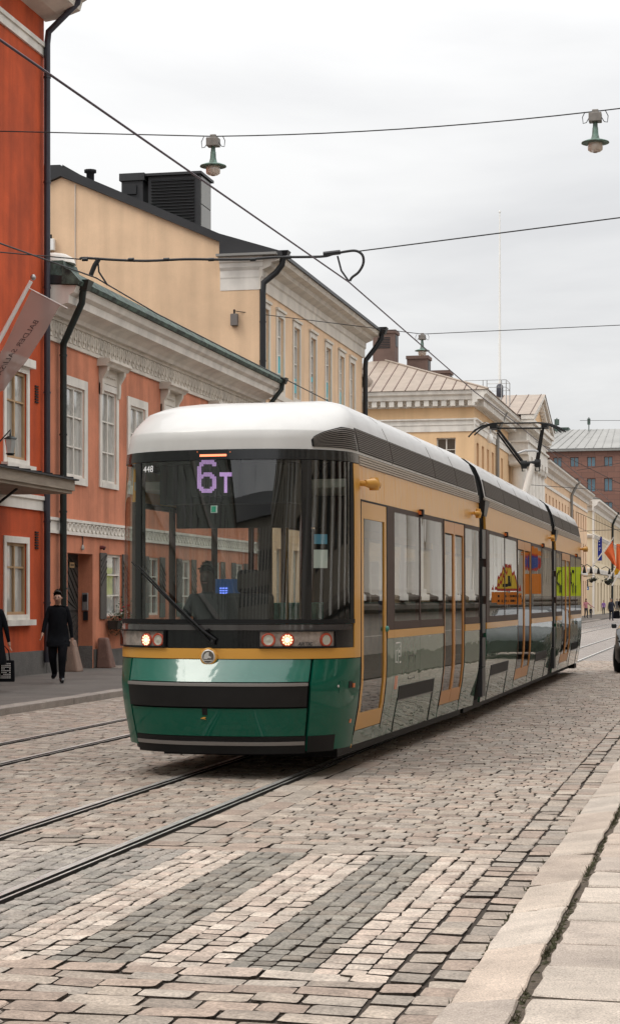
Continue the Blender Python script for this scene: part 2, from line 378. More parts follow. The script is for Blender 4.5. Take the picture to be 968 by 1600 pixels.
# ---- setts
def ring(w, l, n8, rnd):
    """outline of one sett, w along X, l along Y"""
    pts = []
    a, b = w / 2, l / 2
    if n8:
        c = min(a, b) * (rnd.uniform(0.22, 0.4) if w > l * 1.05 else rnd.uniform(0.08, 0.2))
        base = [(-a + c, -b), (a - c, -b), (a, -b + c), (a, b - c), (a - c, b), (-a + c, b), (-a, b - c), (-a, -b + c)]
    else: base = [(-a, -b), (a, -b), (a, b), (-a, b)]
    j = min(w, l) * 0.07
    return [(x + rnd.uniform(-j, j), y + rnd.uniform(-j, j)) for x, y in base]
def sett_geo(w, l, n8, rnd, top=0.0):
    rg = ring(w, l, n8, rnd); n = len(rg)
    ins = 0.0045 if n8 else 0.004
    tx, ty = rnd.uniform(-0.03, 0.03), rnd.uniform(-0.025, 0.025)
    vs = []
    for x, y in rg: vs.append((x, y, -0.06))
    for x, y in rg: vs.append((x, y, top - 0.006 + tx * x + ty * y))
    for x, y in rg:
        d = math.hypot(x, y) or 1
        k = max(0.55, 1 - ins * 1.7 / d)
        vs.append((x * k, y * k, top + tx * x + ty * y + rnd.uniform(-0.001, 0.001)))
    fs = []
    for i in range(n):
        j = (i + 1) % n
        fs += [(i, j, n + j, n + i), (n + i, n + j, 2 * n + j, 2 * n + i)]
    if n8:
        vs.append((0, 0, top + rnd.uniform(0.0, 0.003)))
        for i in range(n): fs.append((2 * n + i, 2 * n + (i + 1) % n, 3 * n))
    else: fs.append(tuple(range(2 * n, 3 * n)))
    mi = [0] * len(fs)
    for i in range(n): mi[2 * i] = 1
    return vs, fs, mi
def near_geo(w, l, rnd):
    a, b = w / 2, l / 2; c = min(a, b) * rnd.uniform(0.16, 0.34); d = c * 0.3
    base = [(-a + c, -b), (a - c, -b), (a - d, -b + d), (a, -b + c), (a, b - c), (a - d, b - d), (a - c, b), (-a + c, b), (-a + d, b - d), (-a, b - c), (-a, -b + c), (-a + d, -b + d)]
    j = min(w, l) * 0.035; n = 12
    rg = [(x + rnd.uniform(-j, j), y + rnd.uniform(-j, j)) for x, y in base]
    tx, ty = rnd.uniform(-0.03, 0.03), rnd.uniform(-0.025, 0.025)
    vs = [(x, y, -0.06) for x, y in rg] + [(x, y, -0.004 + tx * x + ty * y) for x, y in rg] + [(0, 0, rnd.uniform(0.002, 0.006))]
    fs = []; mi = []
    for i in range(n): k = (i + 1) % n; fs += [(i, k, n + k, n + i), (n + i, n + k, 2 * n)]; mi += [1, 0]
    return vs, fs, mi
PAL = [(0.443, 0.365, 0.297), (0.408, 0.335, 0.276), (0.470, 0.390, 0.320), (0.408, 0.313, 0.252), (0.399, 0.339, 0.284), (0.443, 0.339, 0.272), (0.461, 0.394, 0.333)]
LIGHT = [(0.618, 0.512, 0.430), (0.587, 0.483, 0.401), (0.639, 0.542, 0.458), (0.556, 0.443, 0.368)]
GREY = [(0.304, 0.271, 0.229), (0.273, 0.246, 0.210), (0.330, 0.295, 0.248), (0.294, 0.251, 0.205)]
rs = random.Random(5)
SETTS = []      # (cx, cy, w, l, colour, z)
def shade(c, a=0.2):
    k = rs.uniform(1 - a, 1 + a); return tuple(min(1, v * k) for v in c)
def blocked(x0, x1):
    for r in RAILS:
        if x1 > r - 0.062 and x0 < r + 0.068: return r
    return None
def visible(x, y):
    if y < 4.5: return False
    px, py, d = project(x, y, 0)
    mg = 90 + 1.3 * F_PX / d
    return -mg < px < 968 + mg and py < 1600 + 260
def rows_across(x0, x1, y0, y1, depth, lmin, lmax, pal, gap=0.011, zj=0.003):
    strips = [x0]
    for r in sorted(RAILS):
        if x0 < r < x1: strips += [r - 0.070, r + 0.082]
    strips.append(x1)
    y = y0; dev = 0.0
    while y < y1 - 0.03:
        dd = min(depth * rs.uniform(0.88, 1.12), y1 - y)
        if y1 - (y + dd) < depth * 0.5: dd = y1 - y
        for si in range(0, len(strips), 2):
            a, bnd = strips[si], strips[si + 1]
            x = a
            first = True
            while x < bnd - 0.02:
                w = rs.uniform(lmin, lmax) * (rs.uniform(0.4, 1) if first else 1); first = False
                if bnd - (x + w) < lmin * 0.6: w = bnd - x
                cx, cy = x + w / 2, y + dd / 2 + 0.004 * math.sin(x * 1.7 + y * 3)
                if visible(cx, cy):
                    SETTS.append((cx, cy, w - gap * rs.uniform(0.7, 1.5), dd - gap * rs.uniform(0.8, 1.5), shade(rs.choice(pal)), rs.uniform(-zj, zj)))
                x += w
        y += dd
def cols_along(x0, x1, y0, y1, width, lmin, lmax, palf, gap=0.012, zj=0.004):
    nc = max(1, round((x1 - x0) / width)); cw = (x1 - x0) / nc
    for i in range(nc):
        xc = x0 + cw * (i + 0.5)
        y = y0 + rs.uniform(-0.08, 0.0)
        while y < y1 - 0.02:
            l = rs.uniform(lmin, lmax)
            if y1 - (y + l) < lmin * 0.5: l = y1 - y
            cy = y + l / 2
            if visible(xc, cy):
                SETTS.append((xc + rs.uniform(-0.005, 0.005), cy, cw - gap * rs.uniform(0.7, 1.4), l - gap * rs.uniform(0.7, 1.5), shade(rs.choice(palf(xc)), 0.16), rs.uniform(-zj, zj)))
            y += l
EX = -1.44
ZY0, ZY1 = 8.22, 12.05
rows_across(KL, EX, 4.6, ZY0 - 0.2, 0.165, 0.20, 0.34, PAL, 0.013, 0.005)
rows_across(KL, EX, ZY0 - 0.2, ZY0, 0.2, 0.26, 0.42, LIGHT + PAL, 0.016, 0.004)
def zebra(x):
    if x > -1.80: return LIGHT
    if x > -2.21: return GREY
    if x > -2.66: return LIGHT
    if x > -3.06: return GREY
    if x > -3.46: return LIGHT
    if x > -3.88: return [(0.34, 0.31, 0.27), (0.37, 0.33, 0.29), (0.42, 0.365, 0.315)]
    k = int((-x - 3.08) / 0.43)
    return [(0.48, 0.41, 0.355), (0.52, 0.45, 0.385)] if k % 2 else [(0.38, 0.34, 0.30), (0.42, 0.375, 0.325)]
zx = [(-10.1, -8.192), (-8.040, -7.192), (-7.040, -5.032), (-4.878, -4.002), (-3.848, -3.46), (-3.46, -3.06), (-3.06, -2.66), (-2.66, -2.21), (-2.21, -1.80), (-1.80, EX)]
for a, bb in zx: cols_along(a, bb, ZY0, ZY1, 0.107, 0.10, 0.165, zebra, 0.010)
rows_across(KL, EX, ZY1, ZY1 + 0.42, 0.2, 0.26, 0.46, PAL, 0.014, 0.004)
cols_along(-3.848, -3.42, ZY1 + 0.42, 19, 0.23, 0.36, 0.55, lambda x: PAL, 0.014)
rows_across(KL, -3.99, ZY1 + 0.42, 52, 0.155, 0.12, 0.21, PAL)
rows_across(-3.42, EX, ZY1 + 0.42, 19, 0.155, 0.12, 0.21, PAL)
rows_across(-3.87, EX, 19, 52, 0.155, 0.12, 0.21, PAL)
cols_along(EX, KR, 4.6, 26, 0.175, 0.17, 0.26, lambda x: PAL, 0.020, 0.007)
rows_across(EX, -0.42, 26, 52, 0.14, 0.16, 0.27, PAL)
SETTS.sort(key=lambda q: project(q[0], q[1], 0)[2])
# the largest in view: objects of their own
inview = lambda q: (-30 < project(q[0], q[1], 0)[0] < 998 and project(q[0], q[1], 0)[1] < 1612)
near = [q for q in SETTS if inview(q)]
near.sort(key=lambda q: -q[2] * q[3] / project(q[0], q[1], 0)[2] ** 3)
near = near[:300]
nearset = set(id(q) for q in near)
pm = {}
for q in near:
    key = (round(q[2] / 0.02), round(q[3] / 0.02), rs.randrange(2))
    if key not in pm:
        vs, fs, mi = near_geo(key[0] * 0.02, key[1] * 0.02, rs)
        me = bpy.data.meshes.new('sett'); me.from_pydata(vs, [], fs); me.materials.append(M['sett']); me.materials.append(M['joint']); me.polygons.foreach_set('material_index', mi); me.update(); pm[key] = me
    o = bpy.data.objects.new('sett', pm[key]); COL.objects.link(o); o.parent = road
    o.location = (q[0], q[1], q[5]); o.scale = (q[2] / (key[0] * 0.02), q[3] / (key[1] * 0.02), 1); o.color = (*q[4], 1)
V = []; Fs = []; C = []; MI = []
for q in SETTS:
    if id(q) in nearset: continue
    d = project(q[0], q[1], 0)[2]
    vs, fs, mi = sett_geo(q[2], q[3], d < 17, rs, q[5]); MI += mi
    i0 = len(V); V += [(x + q[0], y + q[1], z) for x, y, z in vs]; Fs += [tuple(i0 + i for i in f) for f in fs]; C += [q[4]] * len(vs)
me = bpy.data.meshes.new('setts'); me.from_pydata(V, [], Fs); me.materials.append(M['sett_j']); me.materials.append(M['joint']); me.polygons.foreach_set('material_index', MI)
at = me.attributes.new('tint', 'FLOAT_COLOR', 'POINT'); at.data.foreach_set('color', [v for c in C for v in (*c, 1.0)]); me.update()
o = bpy.data.objects.new('setts', me); COL.objects.link(o); o.parent = road; o['kind'] = 'stuff'

# ---- right pavement: granite kerbstones and slabs, each its own piece
PZ = 0.06
m_ = MB(); m_.box(KR + 0.262, 6, -30, 25.6, -0.2, PZ - 0.004); m_.box(KR + 0.03, KR + 0.26, -30, 25.6, -0.2, 0.012)
m_.box(-0.4, 6, 25.6, 330, -0.2, PZ - 0.012)
pave = m_.build('pavement', M['grit'], center=False); tag(pave, kind='structure')
def stone(x0, x1, y0, y1, z0a, z0b, name, rnd, colr, parent, zb=-0.12, sub=5, dirt=True):
    """slab with worn wavy edges; z0a at x0 edge, z0b at x1 edge"""
    m = MB(); a, b = (x1 - x0) / 2, (y1 - y0) / 2
    pts = []
    for k in range(sub): pts.append((-a + 2 * a * k / sub, -b))
    for k in range(sub): pts.append((a, -b + 2 * b * k / sub))
    for k in range(sub): pts.append((a - 2 * a * k / sub, b))
    for k in range(sub): pts.append((-a, b - 2 * b * k / sub))
    pts = [(x + rnd.uniform(-0.009, 0.009), y + rnd.uniform(-0.009, 0.009)) for x, y in pts]
    zt = lambda x: z0a + (z0b - z0a) * (x + a) / (2 * a)
    n = len(pts); tl = rnd.uniform(-0.004, 0.004)
    vs = [(x, y, zb) for x, y in pts] + [(x, y, zt(x) - 0.008) for x, y in pts]
    vs += [(x - math.copysign(min(0.008, abs(x)), x), y - math.copysign(min(0.008, abs(y)), y), zt(x) + tl * y / b + rnd.uniform(-0.002, 0.002)) for x, y in pts]
    vs.append((0, 0, (z0a + z0b) / 2 + 0.002))
    fs = []
    for i in range(n):
        j = (i + 1) % n
        fs += [(i, j, n + j, n + i), (n + i, n + j, 2 * n + j, 2 * n + i), (2 * n + i, 2 * n + j, 3 * n)]
    m.mesh(vs, fs)
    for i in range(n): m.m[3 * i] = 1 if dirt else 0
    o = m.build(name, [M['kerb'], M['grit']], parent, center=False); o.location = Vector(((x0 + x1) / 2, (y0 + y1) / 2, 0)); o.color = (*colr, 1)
    return o
KC = [(0.58, 0.485, 0.405), (0.56, 0.455, 0.375), (0.60, 0.515, 0.44), (0.53, 0.445, 0.38)]
y = 5.3
for L_ in (1.05, 1.15, 1.25, 1.05, 0.9, 1.2, 1.3, 1.1, 1.2, 1.25, 1.3, 1.2, 1.3, 1.2, 1.1):
    if y > 23: break
    stone(KR + rs.uniform(-0.008, 0.008), KR + 0.285, y + 0.012, y + L_ - 0.016, 0.035 + rs.uniform(-.008, .008), PZ + 0.012 + rs.uniform(-.008, .008), 'kerbstone', rs, shade(rs.choice(KC), 0.17), pave); y += L_
y = 5.2
while y < 22:
    L_ = rs.uniform(0.5, 0.66)
    x = KR + 0.318 + rs.uniform(-0.008, 0.014)
    for w in (rs.uniform(0.75, 0.95), 0.9, 0.9):
        if visible(x + 0.1, y + 0.2): stone(x, x + w - 0.024, y + 0.010, y + L_ - 0.016, PZ + 0.004 + rs.uniform(-0.006, 0.006), PZ + 0.004 + rs.uniform(-0.006, 0.006), 'paving_slab', rs, shade(rs.choice(KC), 0.14), pave)
        x += w
    y += L_
# moss and small weeds in the joints along the kerb
mv = MB()
for k in range(900):
    yy = rs.uniform(6.2, 15); xx = (KR + 0.302 if rs.random() < 0.7 else KR - 0.012) + rs.uniform(-0.014, 0.014)
    if math.sin(yy * 2.3) + math.sin(yy * 5.1 + 1) < rs.uniform(-1.4, 1.2): continue
    zz = PZ - 0.006 if xx > KR + 0.2 else -0.005
    r_ = rs.uniform(0.006, 0.017)
    mv.lathe([(r_, -0.02), (r_ * 0.8, r_ * 0.35), (r_ * 0.2, r_ * 0.6)], (xx, yy, zz), 6, 0)
    if rs.random() < 0.3:
        for q in range(4):
            a = rs.uniform(0, 6.28); h = rs.uniform(0.015, 0.045)
            mv.face([(xx - 0.003, yy, zz), (xx + 0.003, yy, zz), (xx + math.cos(a) * 0.02, yy + math.sin(a) * 0.02, zz + h)], 0)
tag(mv.build('moss', M['moss'], center=False), 'dark moss and small weeds in the joints beside the kerbstones', 'moss', kind='stuff')

# ---- left pavement: asphalt with granite kerb
LZ = 0.12
m_ = MB(); m_.box(-14.2, KL - 0.2, -40, 195, -0.3, LZ - 0.006)
m_.box(-60, KL - 0.2, 195, 330, -0.3, LZ - 0.006)
lp = m_.build('sidewalk', M['asphalt'], center=False); tag(lp, kind='structure')
y = 20.0
while y < 150:
    L_ = rs.uniform(1.0, 1.5) if y < 45 else rs.uniform(5, 7)
    stone(KL - 0.2, KL + rs.uniform(-0.006, 0.006), y + 0.004, y + L_ - 0.004, LZ, LZ - 0.012, 'kerbstone', rs, shade((0.36, 0.31, 0.27), 0.1), lp, -0.15, 3, False); y += L_
# strip of setts by the wall of the salmon house
Vs = MB()
for i in range(3):
    y = 40.9
    while y < 56:
        l = rs.uniform(0.16, 0.26)
        vs, fs, mi = sett_geo(0.15, l - 0.012, False, rs, LZ + 0.012); Vs.mesh([(x - 13.88 + 0.16 * i + 0.05, yy + y, z + 0.0) for x, yy, z in vs], fs); y += l
o = Vs.build('wall_foot_setts', mat('wall_foot_granite', (0.30, 0.25, 0.21), 0.8, var=0.3, vscale=7), lp, center=False); o['kind'] = 'stuff'
# ================================================================ buildings on the left side of the street
FX = -14.0
def wall_holes(mb, fn, u0, u1, v0, v1, holes, depth=0.16, m=0, mr=None):
    """wall face with real openings and reveals; fn(u, v, w) with w outward; holes (ua, ub, va, vb)"""
    us = sorted(set([u0, u1] + [min(max(k, u0), u1) for h in holes for k in h[:2]])); vs = sorted(set([v0, v1] + [min(max(k, v0), v1) for h in holes for k in h[2:4]]))
    for i in range(len(us) - 1):
        for j in range(len(vs) - 1):
            a, b, c, d = us[i], us[i + 1], vs[j], vs[j + 1]
            uc, vc = (a + b) / 2, (c + d) / 2
            if any(h[0] < uc < h[1] and h[2] < vc < h[3] for h in holes): continue
            mb.face([fn(a, c, 0), fn(b, c, 0), fn(b, d, 0), fn(a, d, 0)], m)
    mr = m if mr is None else mr
    for h in holes:
        a, b, c, d = h[:4]; dp = -(h[4] if len(h) > 4 else depth)
        for (p, q) in (((a, c), (a, d)), ((a, d), (b, d)), ((b, d), (b, c)), ((b, c), (a, c))):
            mb.face([fn(*p, 0), fn(*q, 0), fn(*q, dp), fn(*p, dp)], mr)
    return mb
def fx(X): return lambda u, v, w: (X + w, u, v)            # facade looking +X
def fy(Y): return lambda u, v, w: (u, Y - w, v)            # facade looking -Y
def fbox(mb, fn, u0, u1, v0, v1, w0, w1, m=0):
    P = [fn(u, v, w) for w in (w0, w1) for v in (v0, v1) for u in (u0, u1)]
    return mb.mesh(P, [(0, 2, 3, 1), (4, 5, 7, 6), (0, 1, 5, 4), (2, 6, 7, 3), (0, 4, 6, 2), (1, 3, 7, 5)], m)
def make_window(parent, fn, uc, v0, w, h, fm, pm, cols=2, rows=3, dep=0.15, bar=0.035, rowcuts=None, cyan_patches=None, outer=0.06):
    """recessed casement: frame part with its pane as sub-part"""
    mb = MB(); a, b = uc - w / 2, uc + w / 2; d0, d1 = -dep - 0.04, -dep + 0.02
    fbox(mb, fn, a, a + outer, v0, v0 + h, d0, d1); fbox(mb, fn, b - outer, b, v0, v0 + h, d0, d1)
    fbox(mb, fn, a + outer, b - outer, v0, v0 + outer, d0, d1); fbox(mb, fn, a + outer, b - outer, v0 + h - outer, v0 + h, d0, d1)
    for k in range(1, cols):
        u = a + w * k / cols; fbox(mb, fn, u - bar, u + bar, v0 + outer, v0 + h - outer, d0, d1 - 0.004)
    for k in (rowcuts or [i / rows for i in range(1, rows)]):
        v = v0 + h * k; fbox(mb, fn, a + outer, b - outer, v - bar * 0.6, v + bar * 0.6, d0, d1 - 0.008)
    o = mb.build('window', fm, parent)
    pb = MB(); fbox(pb, fn, a + 0.01, b - 0.01, v0 + 0.01, v0 + h - 0.01, -dep - 0.06, -dep - 0.03)
    pb.build('pane', pm, o)
    if cyan_patches:
        bb = MB()
        for (u0, u1, q0, q1) in cyan_patches: fbox(bb, fn, a + w * u0, a + w * u1, v0 + h * q0, v0 + h * q1, -dep - 0.028, -dep - 0.012)
        bb.build('pane', M['pane_cyan_reflection'], o)  # cyan reflections painted as flat patches over the pane
    return o
def surround(mb, fn, uc, v0, w, h, t, proud=0.03, m=0, sill=True):
    a, b = uc - w / 2, uc + w / 2
    fbox(mb, fn, a - t, a, v0 - t * 0.8, v0 + h + t, 0.0, proud, m); fbox(mb, fn, b, b + t, v0 - t * 0.8, v0 + h + t, 0.0, proud, m)
    fbox(mb, fn, a, b, v0 + h, v0 + h + t, 0.0, proud, m); fbox(mb, fn, a, b, v0 - t * 0.8, v0, 0.0, proud + 0.015, m)
    return mb
def pipe_with_clips(name, pts, r, material, parent, clips=(), label=None, head=None):
    mb = MB(); mb.tube(pts, r, 12)
    if head: hx, hy, hz, hs = head; mb.tbox((hx - hs * 0.6, hx + hs * 0.6, hy - hs * 0.6, hy + hs * 0.6), (hx - hs, hx + hs, hy - hs, hy + hs), hz, hz + hs * 1.2)
    o = mb.build(name, material, parent)
    if clips:
        for z in clips:
            cb = MB(); x, y = [(p[0], p[1]) for p in pts if True][-1][:2]
            cb.lathe([(r + 0.012, -0.02), (r + 0.012, 0.02)], (x, y, z), 12); cb.build('pipe_bracket', material, o)
    return o

# ---------------------------------------------------------------- red house (at the left edge)
red = empty('red_house', (FX - 5, 20, 0)); tag(red, 'tall vivid red stucco house with white-framed windows and grey plinth', 'house')
fn = fx(FX); RY1 = 37.55; RZ = 13.95
holes = []; ws = []
yy = 35.95
k = 0
while yy > 23:
    for (z0, h) in ((1.36, 1.45), (4.5, 1.78), (7.9, 1.9), (10.9, 1.7)):
        if z0 > 7 and yy > 33: continue
        ws.append((yy, z0, 1.14, h)); holes.append((yy - 0.57, yy + 0.57, z0, z0 + h))
    yy -= 2.75
mb = MB(); wall_holes(mb, fn, 21.7, RY1, 0.6, RZ, holes, 0.08)
mb.face([(FX, RY1, 0.6), (FX - 12, RY1, 0.6), (FX - 12, RY1, RZ), (FX, RY1, RZ)])
mb.face([(FX, 21.7, 0.6), (FX - 12, 21.7, 0.6), (FX - 12, 21.7, RZ), (FX, 21.7, RZ)])
mb.build('wall', M['red'], red)
MB().box(FX - 12, FX + 0.05, 21.7, RY1 + 0.02, -0.05, 0.6).build('plinth', M['plinth'], red)
mb = MB(); fbox(mb, fn, 21.7, RY1 + 0.01, 3.52, 3.8, 0, 0.05); fbox(mb, fn, 21.7, RY1 + 0.01, 3.74, 3.82, 0, 0.09); mb.build('string_course', M['white'], red)
mb = MB(); fbox(mb, fn, 21.7, RY1 + 0.01, 13.05, 13.28, 0, 0.05); fbox(mb, fn, 21.7, RY1 + 0.01, 13.22, 13.31, 0, 0.09); mb.build('string_course', M['white'], red)
mb = MB(); mb.exy([(FX - 0.02, 13.85), (FX + 0.35, 13.9), (FX + 0.75, 14.03), (FX + 0.8, 14.2), (FX + 0.9, 14.25), (FX + 0.95, 14.42), (FX - 0.02, 14.42)], 21.7, RY1 + 0.15); mb.build('cornice', M['trim'], red)
MB().exy([(FX - 12, 14.43), (FX + 1.05, 14.43), (FX + 1.05, 14.5), (FX - 6, 18)], 21.7, RY1 + 0.2).build('roof', M['roof_black'], red)
for (u, z, w, h) in ws:
    mb = MB(); surround(mb, fn, u, z, w, h, 0.13, 0.03)
    fbox(mb, fn, u - w / 2 - 0.22, u + w / 2 + 0.22, z - 0.22, z - 0.105, 0.0, 0.14)
    if 4 < z < 5: fbox(mb, fn, u - w / 2 - 0.25, u + w / 2 + 0.25, z + h + 0.13, z + h + 0.3, 0.0, 0.12)
    mb.build('window_surround', M['white'], red)
    make_window(red, fn, u, z, w, h, M['wood_frame'], M['pane'], 2, 2, 0.05, 0.03, rowcuts=[0.66])
for z in (5.75, 2.72):
    mb = MB()
    for i in range(7): fbox(mb, fn, 37.0, 37.18, z + i * 0.055, z + i * 0.055 + 0.03, 0.0, 0.025)
    mb.build('vent_grille', M['black'], red)
pipe_with_clips('downpipe', [(FX + 0.85, 37.35, 14.3), (FX + 0.8, 37.38, 14.1), (FX + 0.15, 37.42, 13.55), (FX + 0.12, 37.42, 13.3), (FX + 0.12, 37.42, 0.35)], 0.068, M['pipe_blue'], red, (12.6, 10.4, 8.2, 6.0, 3.3, 1.6))
# pale house next to it, before the frame (mirrored in the windscreen)
gh = empty('pale_house', (FX - 5, -10, 0)); tag(gh, 'pale grey-green stucco house with white window bands next to the red house', 'house')
holes = [(u - .6, u + .6, z, z + 2.0) for u in [-43 + 2.8 * k for k in range(23)] for z in (1.3, 4.8, 8.3)]
mb = MB(); wall_holes(mb, fn, -46, 21.5, 0, 12.5, holes, .12); mb.face([(FX, -46, 0), (FX - 10, -46, 0), (FX - 10, -46, 12.5), (FX, -46, 12.5)]); mb.build('wall', mat('pale_green_stucco', (.52, .56, .50), .9, var=.15, vscale=.8, streak=.15), gh)
mb = MB()
for h in holes: fbox(mb, fn, h[0], h[1], h[2], h[3], -.12, -.08)
mb.build('panes', M['pane'], gh)['kind'] = 'stuff'
mb = MB()
for z in (4.1, 7.6, 12.1): fbox(mb, fn, -46, 21.5, z, z + .3, .0, .12)
mb.build('string_course', M['white'], gh)
MB().exy([(FX + .7, 12.51), (FX - 10, 12.51), (FX - 5, 15.5)], -46.3, 21.6).build('roof', M['roof_grey'], gh)
# entrance canopy
can = empty('canopy', (FX, 32, 3.9)); tag(can, 'pale timber entrance canopy with dark sheet roof on the red house', 'canopy')
mb = MB(); mb.box(FX, FX + 1.5, 28.5, 35.25, 3.80, 4.0); mb.box(FX, FX + 1.46, 28.55, 35.2, 3.74, 3.80)
mb.build('fascia', mat('weathered_timber', (0.34, 0.28, 0.22), 0.8, var=0.35, vscale=3, stretch=(3, 0.5, 3)), can)
mb = MB(); mb.exy([(FX + 0.002, 4.16), (FX + 1.56, 4.03), (FX + 1.56, 4.0), (FX + 0.002, 4.01)], 28.4, 35.33)
for k in range(12): mb.exy([(FX + 0.002, 4.19), (FX + 1.56, 4.06), (FX + 1.56, 4.02), (FX + 0.002, 4.15)], 28.6 + k * 0.58, 28.63 + k * 0.58)
mb.build('sheet_roof', M['roof_black'], can)
for yb in (30.0, 33.2): MB().tube([(FX + 0.01, yb, 3.1), (FX + 0.5, yb, 3.3), (FX + 1.1, yb, 3.74)], 0.025, 6).build('bracket', M['black'], can)
# lantern under the canopy edge at the frame border
ln = empty('wall_lantern', (FX + 0.35, 34.85, 4.4)); tag(ln, 'dark framed lantern on the red wall above the canopy', 'lantern')
mb = MB(); mb.tube([(FX + 0.0, 34.75, 4.62), (FX + 0.35, 34.75, 4.98), (FX + 0.35, 34.75, 4.86)], 0.02, 6); mb.lathe([(0.05, 0.30), (0.13, 0.26), (0.14, 0.24)], (FX + 0.35, 34.75, 4.56), 6); mb.lathe([(0.06, -0.02), (0.08, 0.0), (0.1, 0.02)], (FX + 0.35, 34.75, 4.5), 6); mb.build('frame', M['pipe_dark'], ln)
MB().lathe([(0.075, 0.0), (0.115, 0.27)], (FX + 0.35, 34.75, 4.52), 6, smooth=False).build('glass', M['pane'], ln)

# ---------------------------------------------------------------- salmon house
sal = empty('salmon_house', (FX - 5, 47, 0)); tag(sal, 'low salmon stucco house with white ornamented cornice and green copper gutter', 'house')
SY0, SY1 = 37.62, 56.0
fn = fx(FX)
holes = [(39.0, 40.67, 0.1, 2.69, 0.34), (41.55, 42.75, 1.28, 2.72, 0.1)]
UW = [39.45, 41.78, 43.96, 46.6, 48.8, 51.2, 53.5]
uw = []
for i, u in enumerate(UW):
    hd = i % 2 == 1
    z0, h, w = 4.36, (1.98 if not hd else 2.12), (1.2 if not hd else 1.06)
    uw.append((u, z0, w, h, hd)); holes.append((u - w / 2, u + w / 2, z0, z0 + h))
for u in (45.3, 48.2, 51.2, 53.8): holes.append((u - 0.5, u + 0.5, 1.28, 2.72))
mb = MB(); wall_holes(mb, fn, SY0, SY1, 0.12, 8.0, holes, 0.08)
mb.face([(FX, SY1, 0), (FX - 9, SY1, 0), (FX - 9, SY1, 8), (FX, SY1, 8)]); mb.face([(FX, SY0, 0), (FX - 9, SY0, 0), (FX - 9, SY0, 8), (FX, SY0, 8)])
mb.build('wall', M['salmon'], sal)
mb = MB(); fbox(mb, fn, 40.72, 41.3, 0.0, 0.54, 0, 0.04); fbox(mb, fn, 41.302, SY1, 0.0, 0.52, 0, 0.05); fbox(mb, fn, SY0, 38.95, 0.0, 0.52, 0, 0.04)
mb.box(FX - 0.33, FX - 0.003, 40.655, 40.72, 0.0, 0.62)
mb.build('plinth', M['plinth'], sal)
# frieze with ornament, cornice, gutter
mb = MB(); fbox(mb, fn, SY0 + 0.02, SY1, 7.16, 7.24, 0, 0.05); fbox(mb, fn, SY0 + 0.02, SY1, 7.24, 7.62, 0, 0.025); fbox(mb, fn, SY0 + 0.02, SY1, 7.62, 7.70, 0, 0.06)
mb.build('frieze', M['trim'], sal)
orn = MB()
u = SY0 + 0.25
while u < SY1 - 0.2:                          # ring-and-drop relief, one unit every 0.3 m
    c = (FX + 0.027, u, 7.45)
    prof = []
    for k in range(10):
        a0, a1 = 2 * math.pi * k / 10, 2 * math.pi * (k + 1) / 10
        for (ra, rb) in ((0.06, 0.10),):
            p = [(FX + 0.026, u + math.cos(a) * r * 0.95, 7.47 + math.sin(a) * r * 1.15) for a, r in ((a0, ra), (a1, ra), (a1, rb), (a0, rb))]
            q = [(x + 0.035, y_, z_) for x, y_, z_ in p]
            orn.mesh(p + q, [(4, 5, 6, 7), (0, 1, 5, 4), (2, 3, 7, 6), (1, 2, 6, 5), (3, 0, 4, 7)])
    orn.box(FX + 0.026, FX + 0.056, u - 0.02, u + 0.02, 7.40, 7.54)
    orn.tbox((FX + 0.026, FX + 0.05, u + 0.14, u + 0.16), (FX + 0.026, FX + 0.06, u + 0.105, u + 0.195), 7.27, 7.60)
    orn.tbox((FX + 0.026, FX + 0.055, u - 0.09, u + 0.09), (FX + 0.026, FX + 0.04, u - 0.02, u + 0.02), 7.26, 7.35)
    u += 0.3
orn.build('ornament_relief', M['trim'], sal)['kind'] = 'stuff'
cp = [(FX, 7.70), (FX + 0.16, 7.70), (FX + 0.2, 7.78), (FX + 0.34, 7.86), (FX + 0.52, 7.90), (FX + 0.54, 8.06), (FX + 0.64, 8.12), (FX + 0.70, 8.26), (FX, 8.3)]
MB().exy(cp, SY0 - 0.02, SY1 + 0.25).build('cornice', M['white'], sal)
mb = MB(); mb.exy([(FX + 0.4, 8.29), (FX + 0.76, 8.265), (FX + 0.80, 8.34), (FX + 0.6, 8.56), (FX + 0.42, 8.64)], SY0 - 0.1, SY1 + 0.28)
mb.build('copper_gutter', M['verdigris'], sal)
mb = MB(); mb.exy([(FX - 9, 8.30), (FX + 0.45, 8.302), (FX + 0.45, 8.46), (FX - 4.3, 9.05), (FX - 9, 8.4)], SY0 - 0.05, SY1)
for k in range(22): mb.exy([(FX - 4.3, 9.1), (FX + 0.46, 8.51), (FX + 0.46, 8.45), (FX - 4.3, 9.04)], SY0 + 0.3 + k * 0.83, SY0 + 0.33 + k * 0.83)
mb.build('roof', M['roof_black'], sal)
# copper hatch at the corner of the roof
mb = MB(); mb.tbox((FX - 0.35, FX + 0.45, SY0 + 0.05, SY0 + 1.1), (FX - 0.25, FX + 0.35, SY0 + 0.12, SY0 + 1.0), 8.45, 8.82); mb.build('copper_hatch', M['verdigris'], sal)
MB().lathe([(0.45, 0), (0.4, 0.12), (0.25, 0.2), (0.05, 0.24)], (FX + 0.02, SY0 + 0.55, 8.82), 14).build('hatch_dome', M['white'], sal)
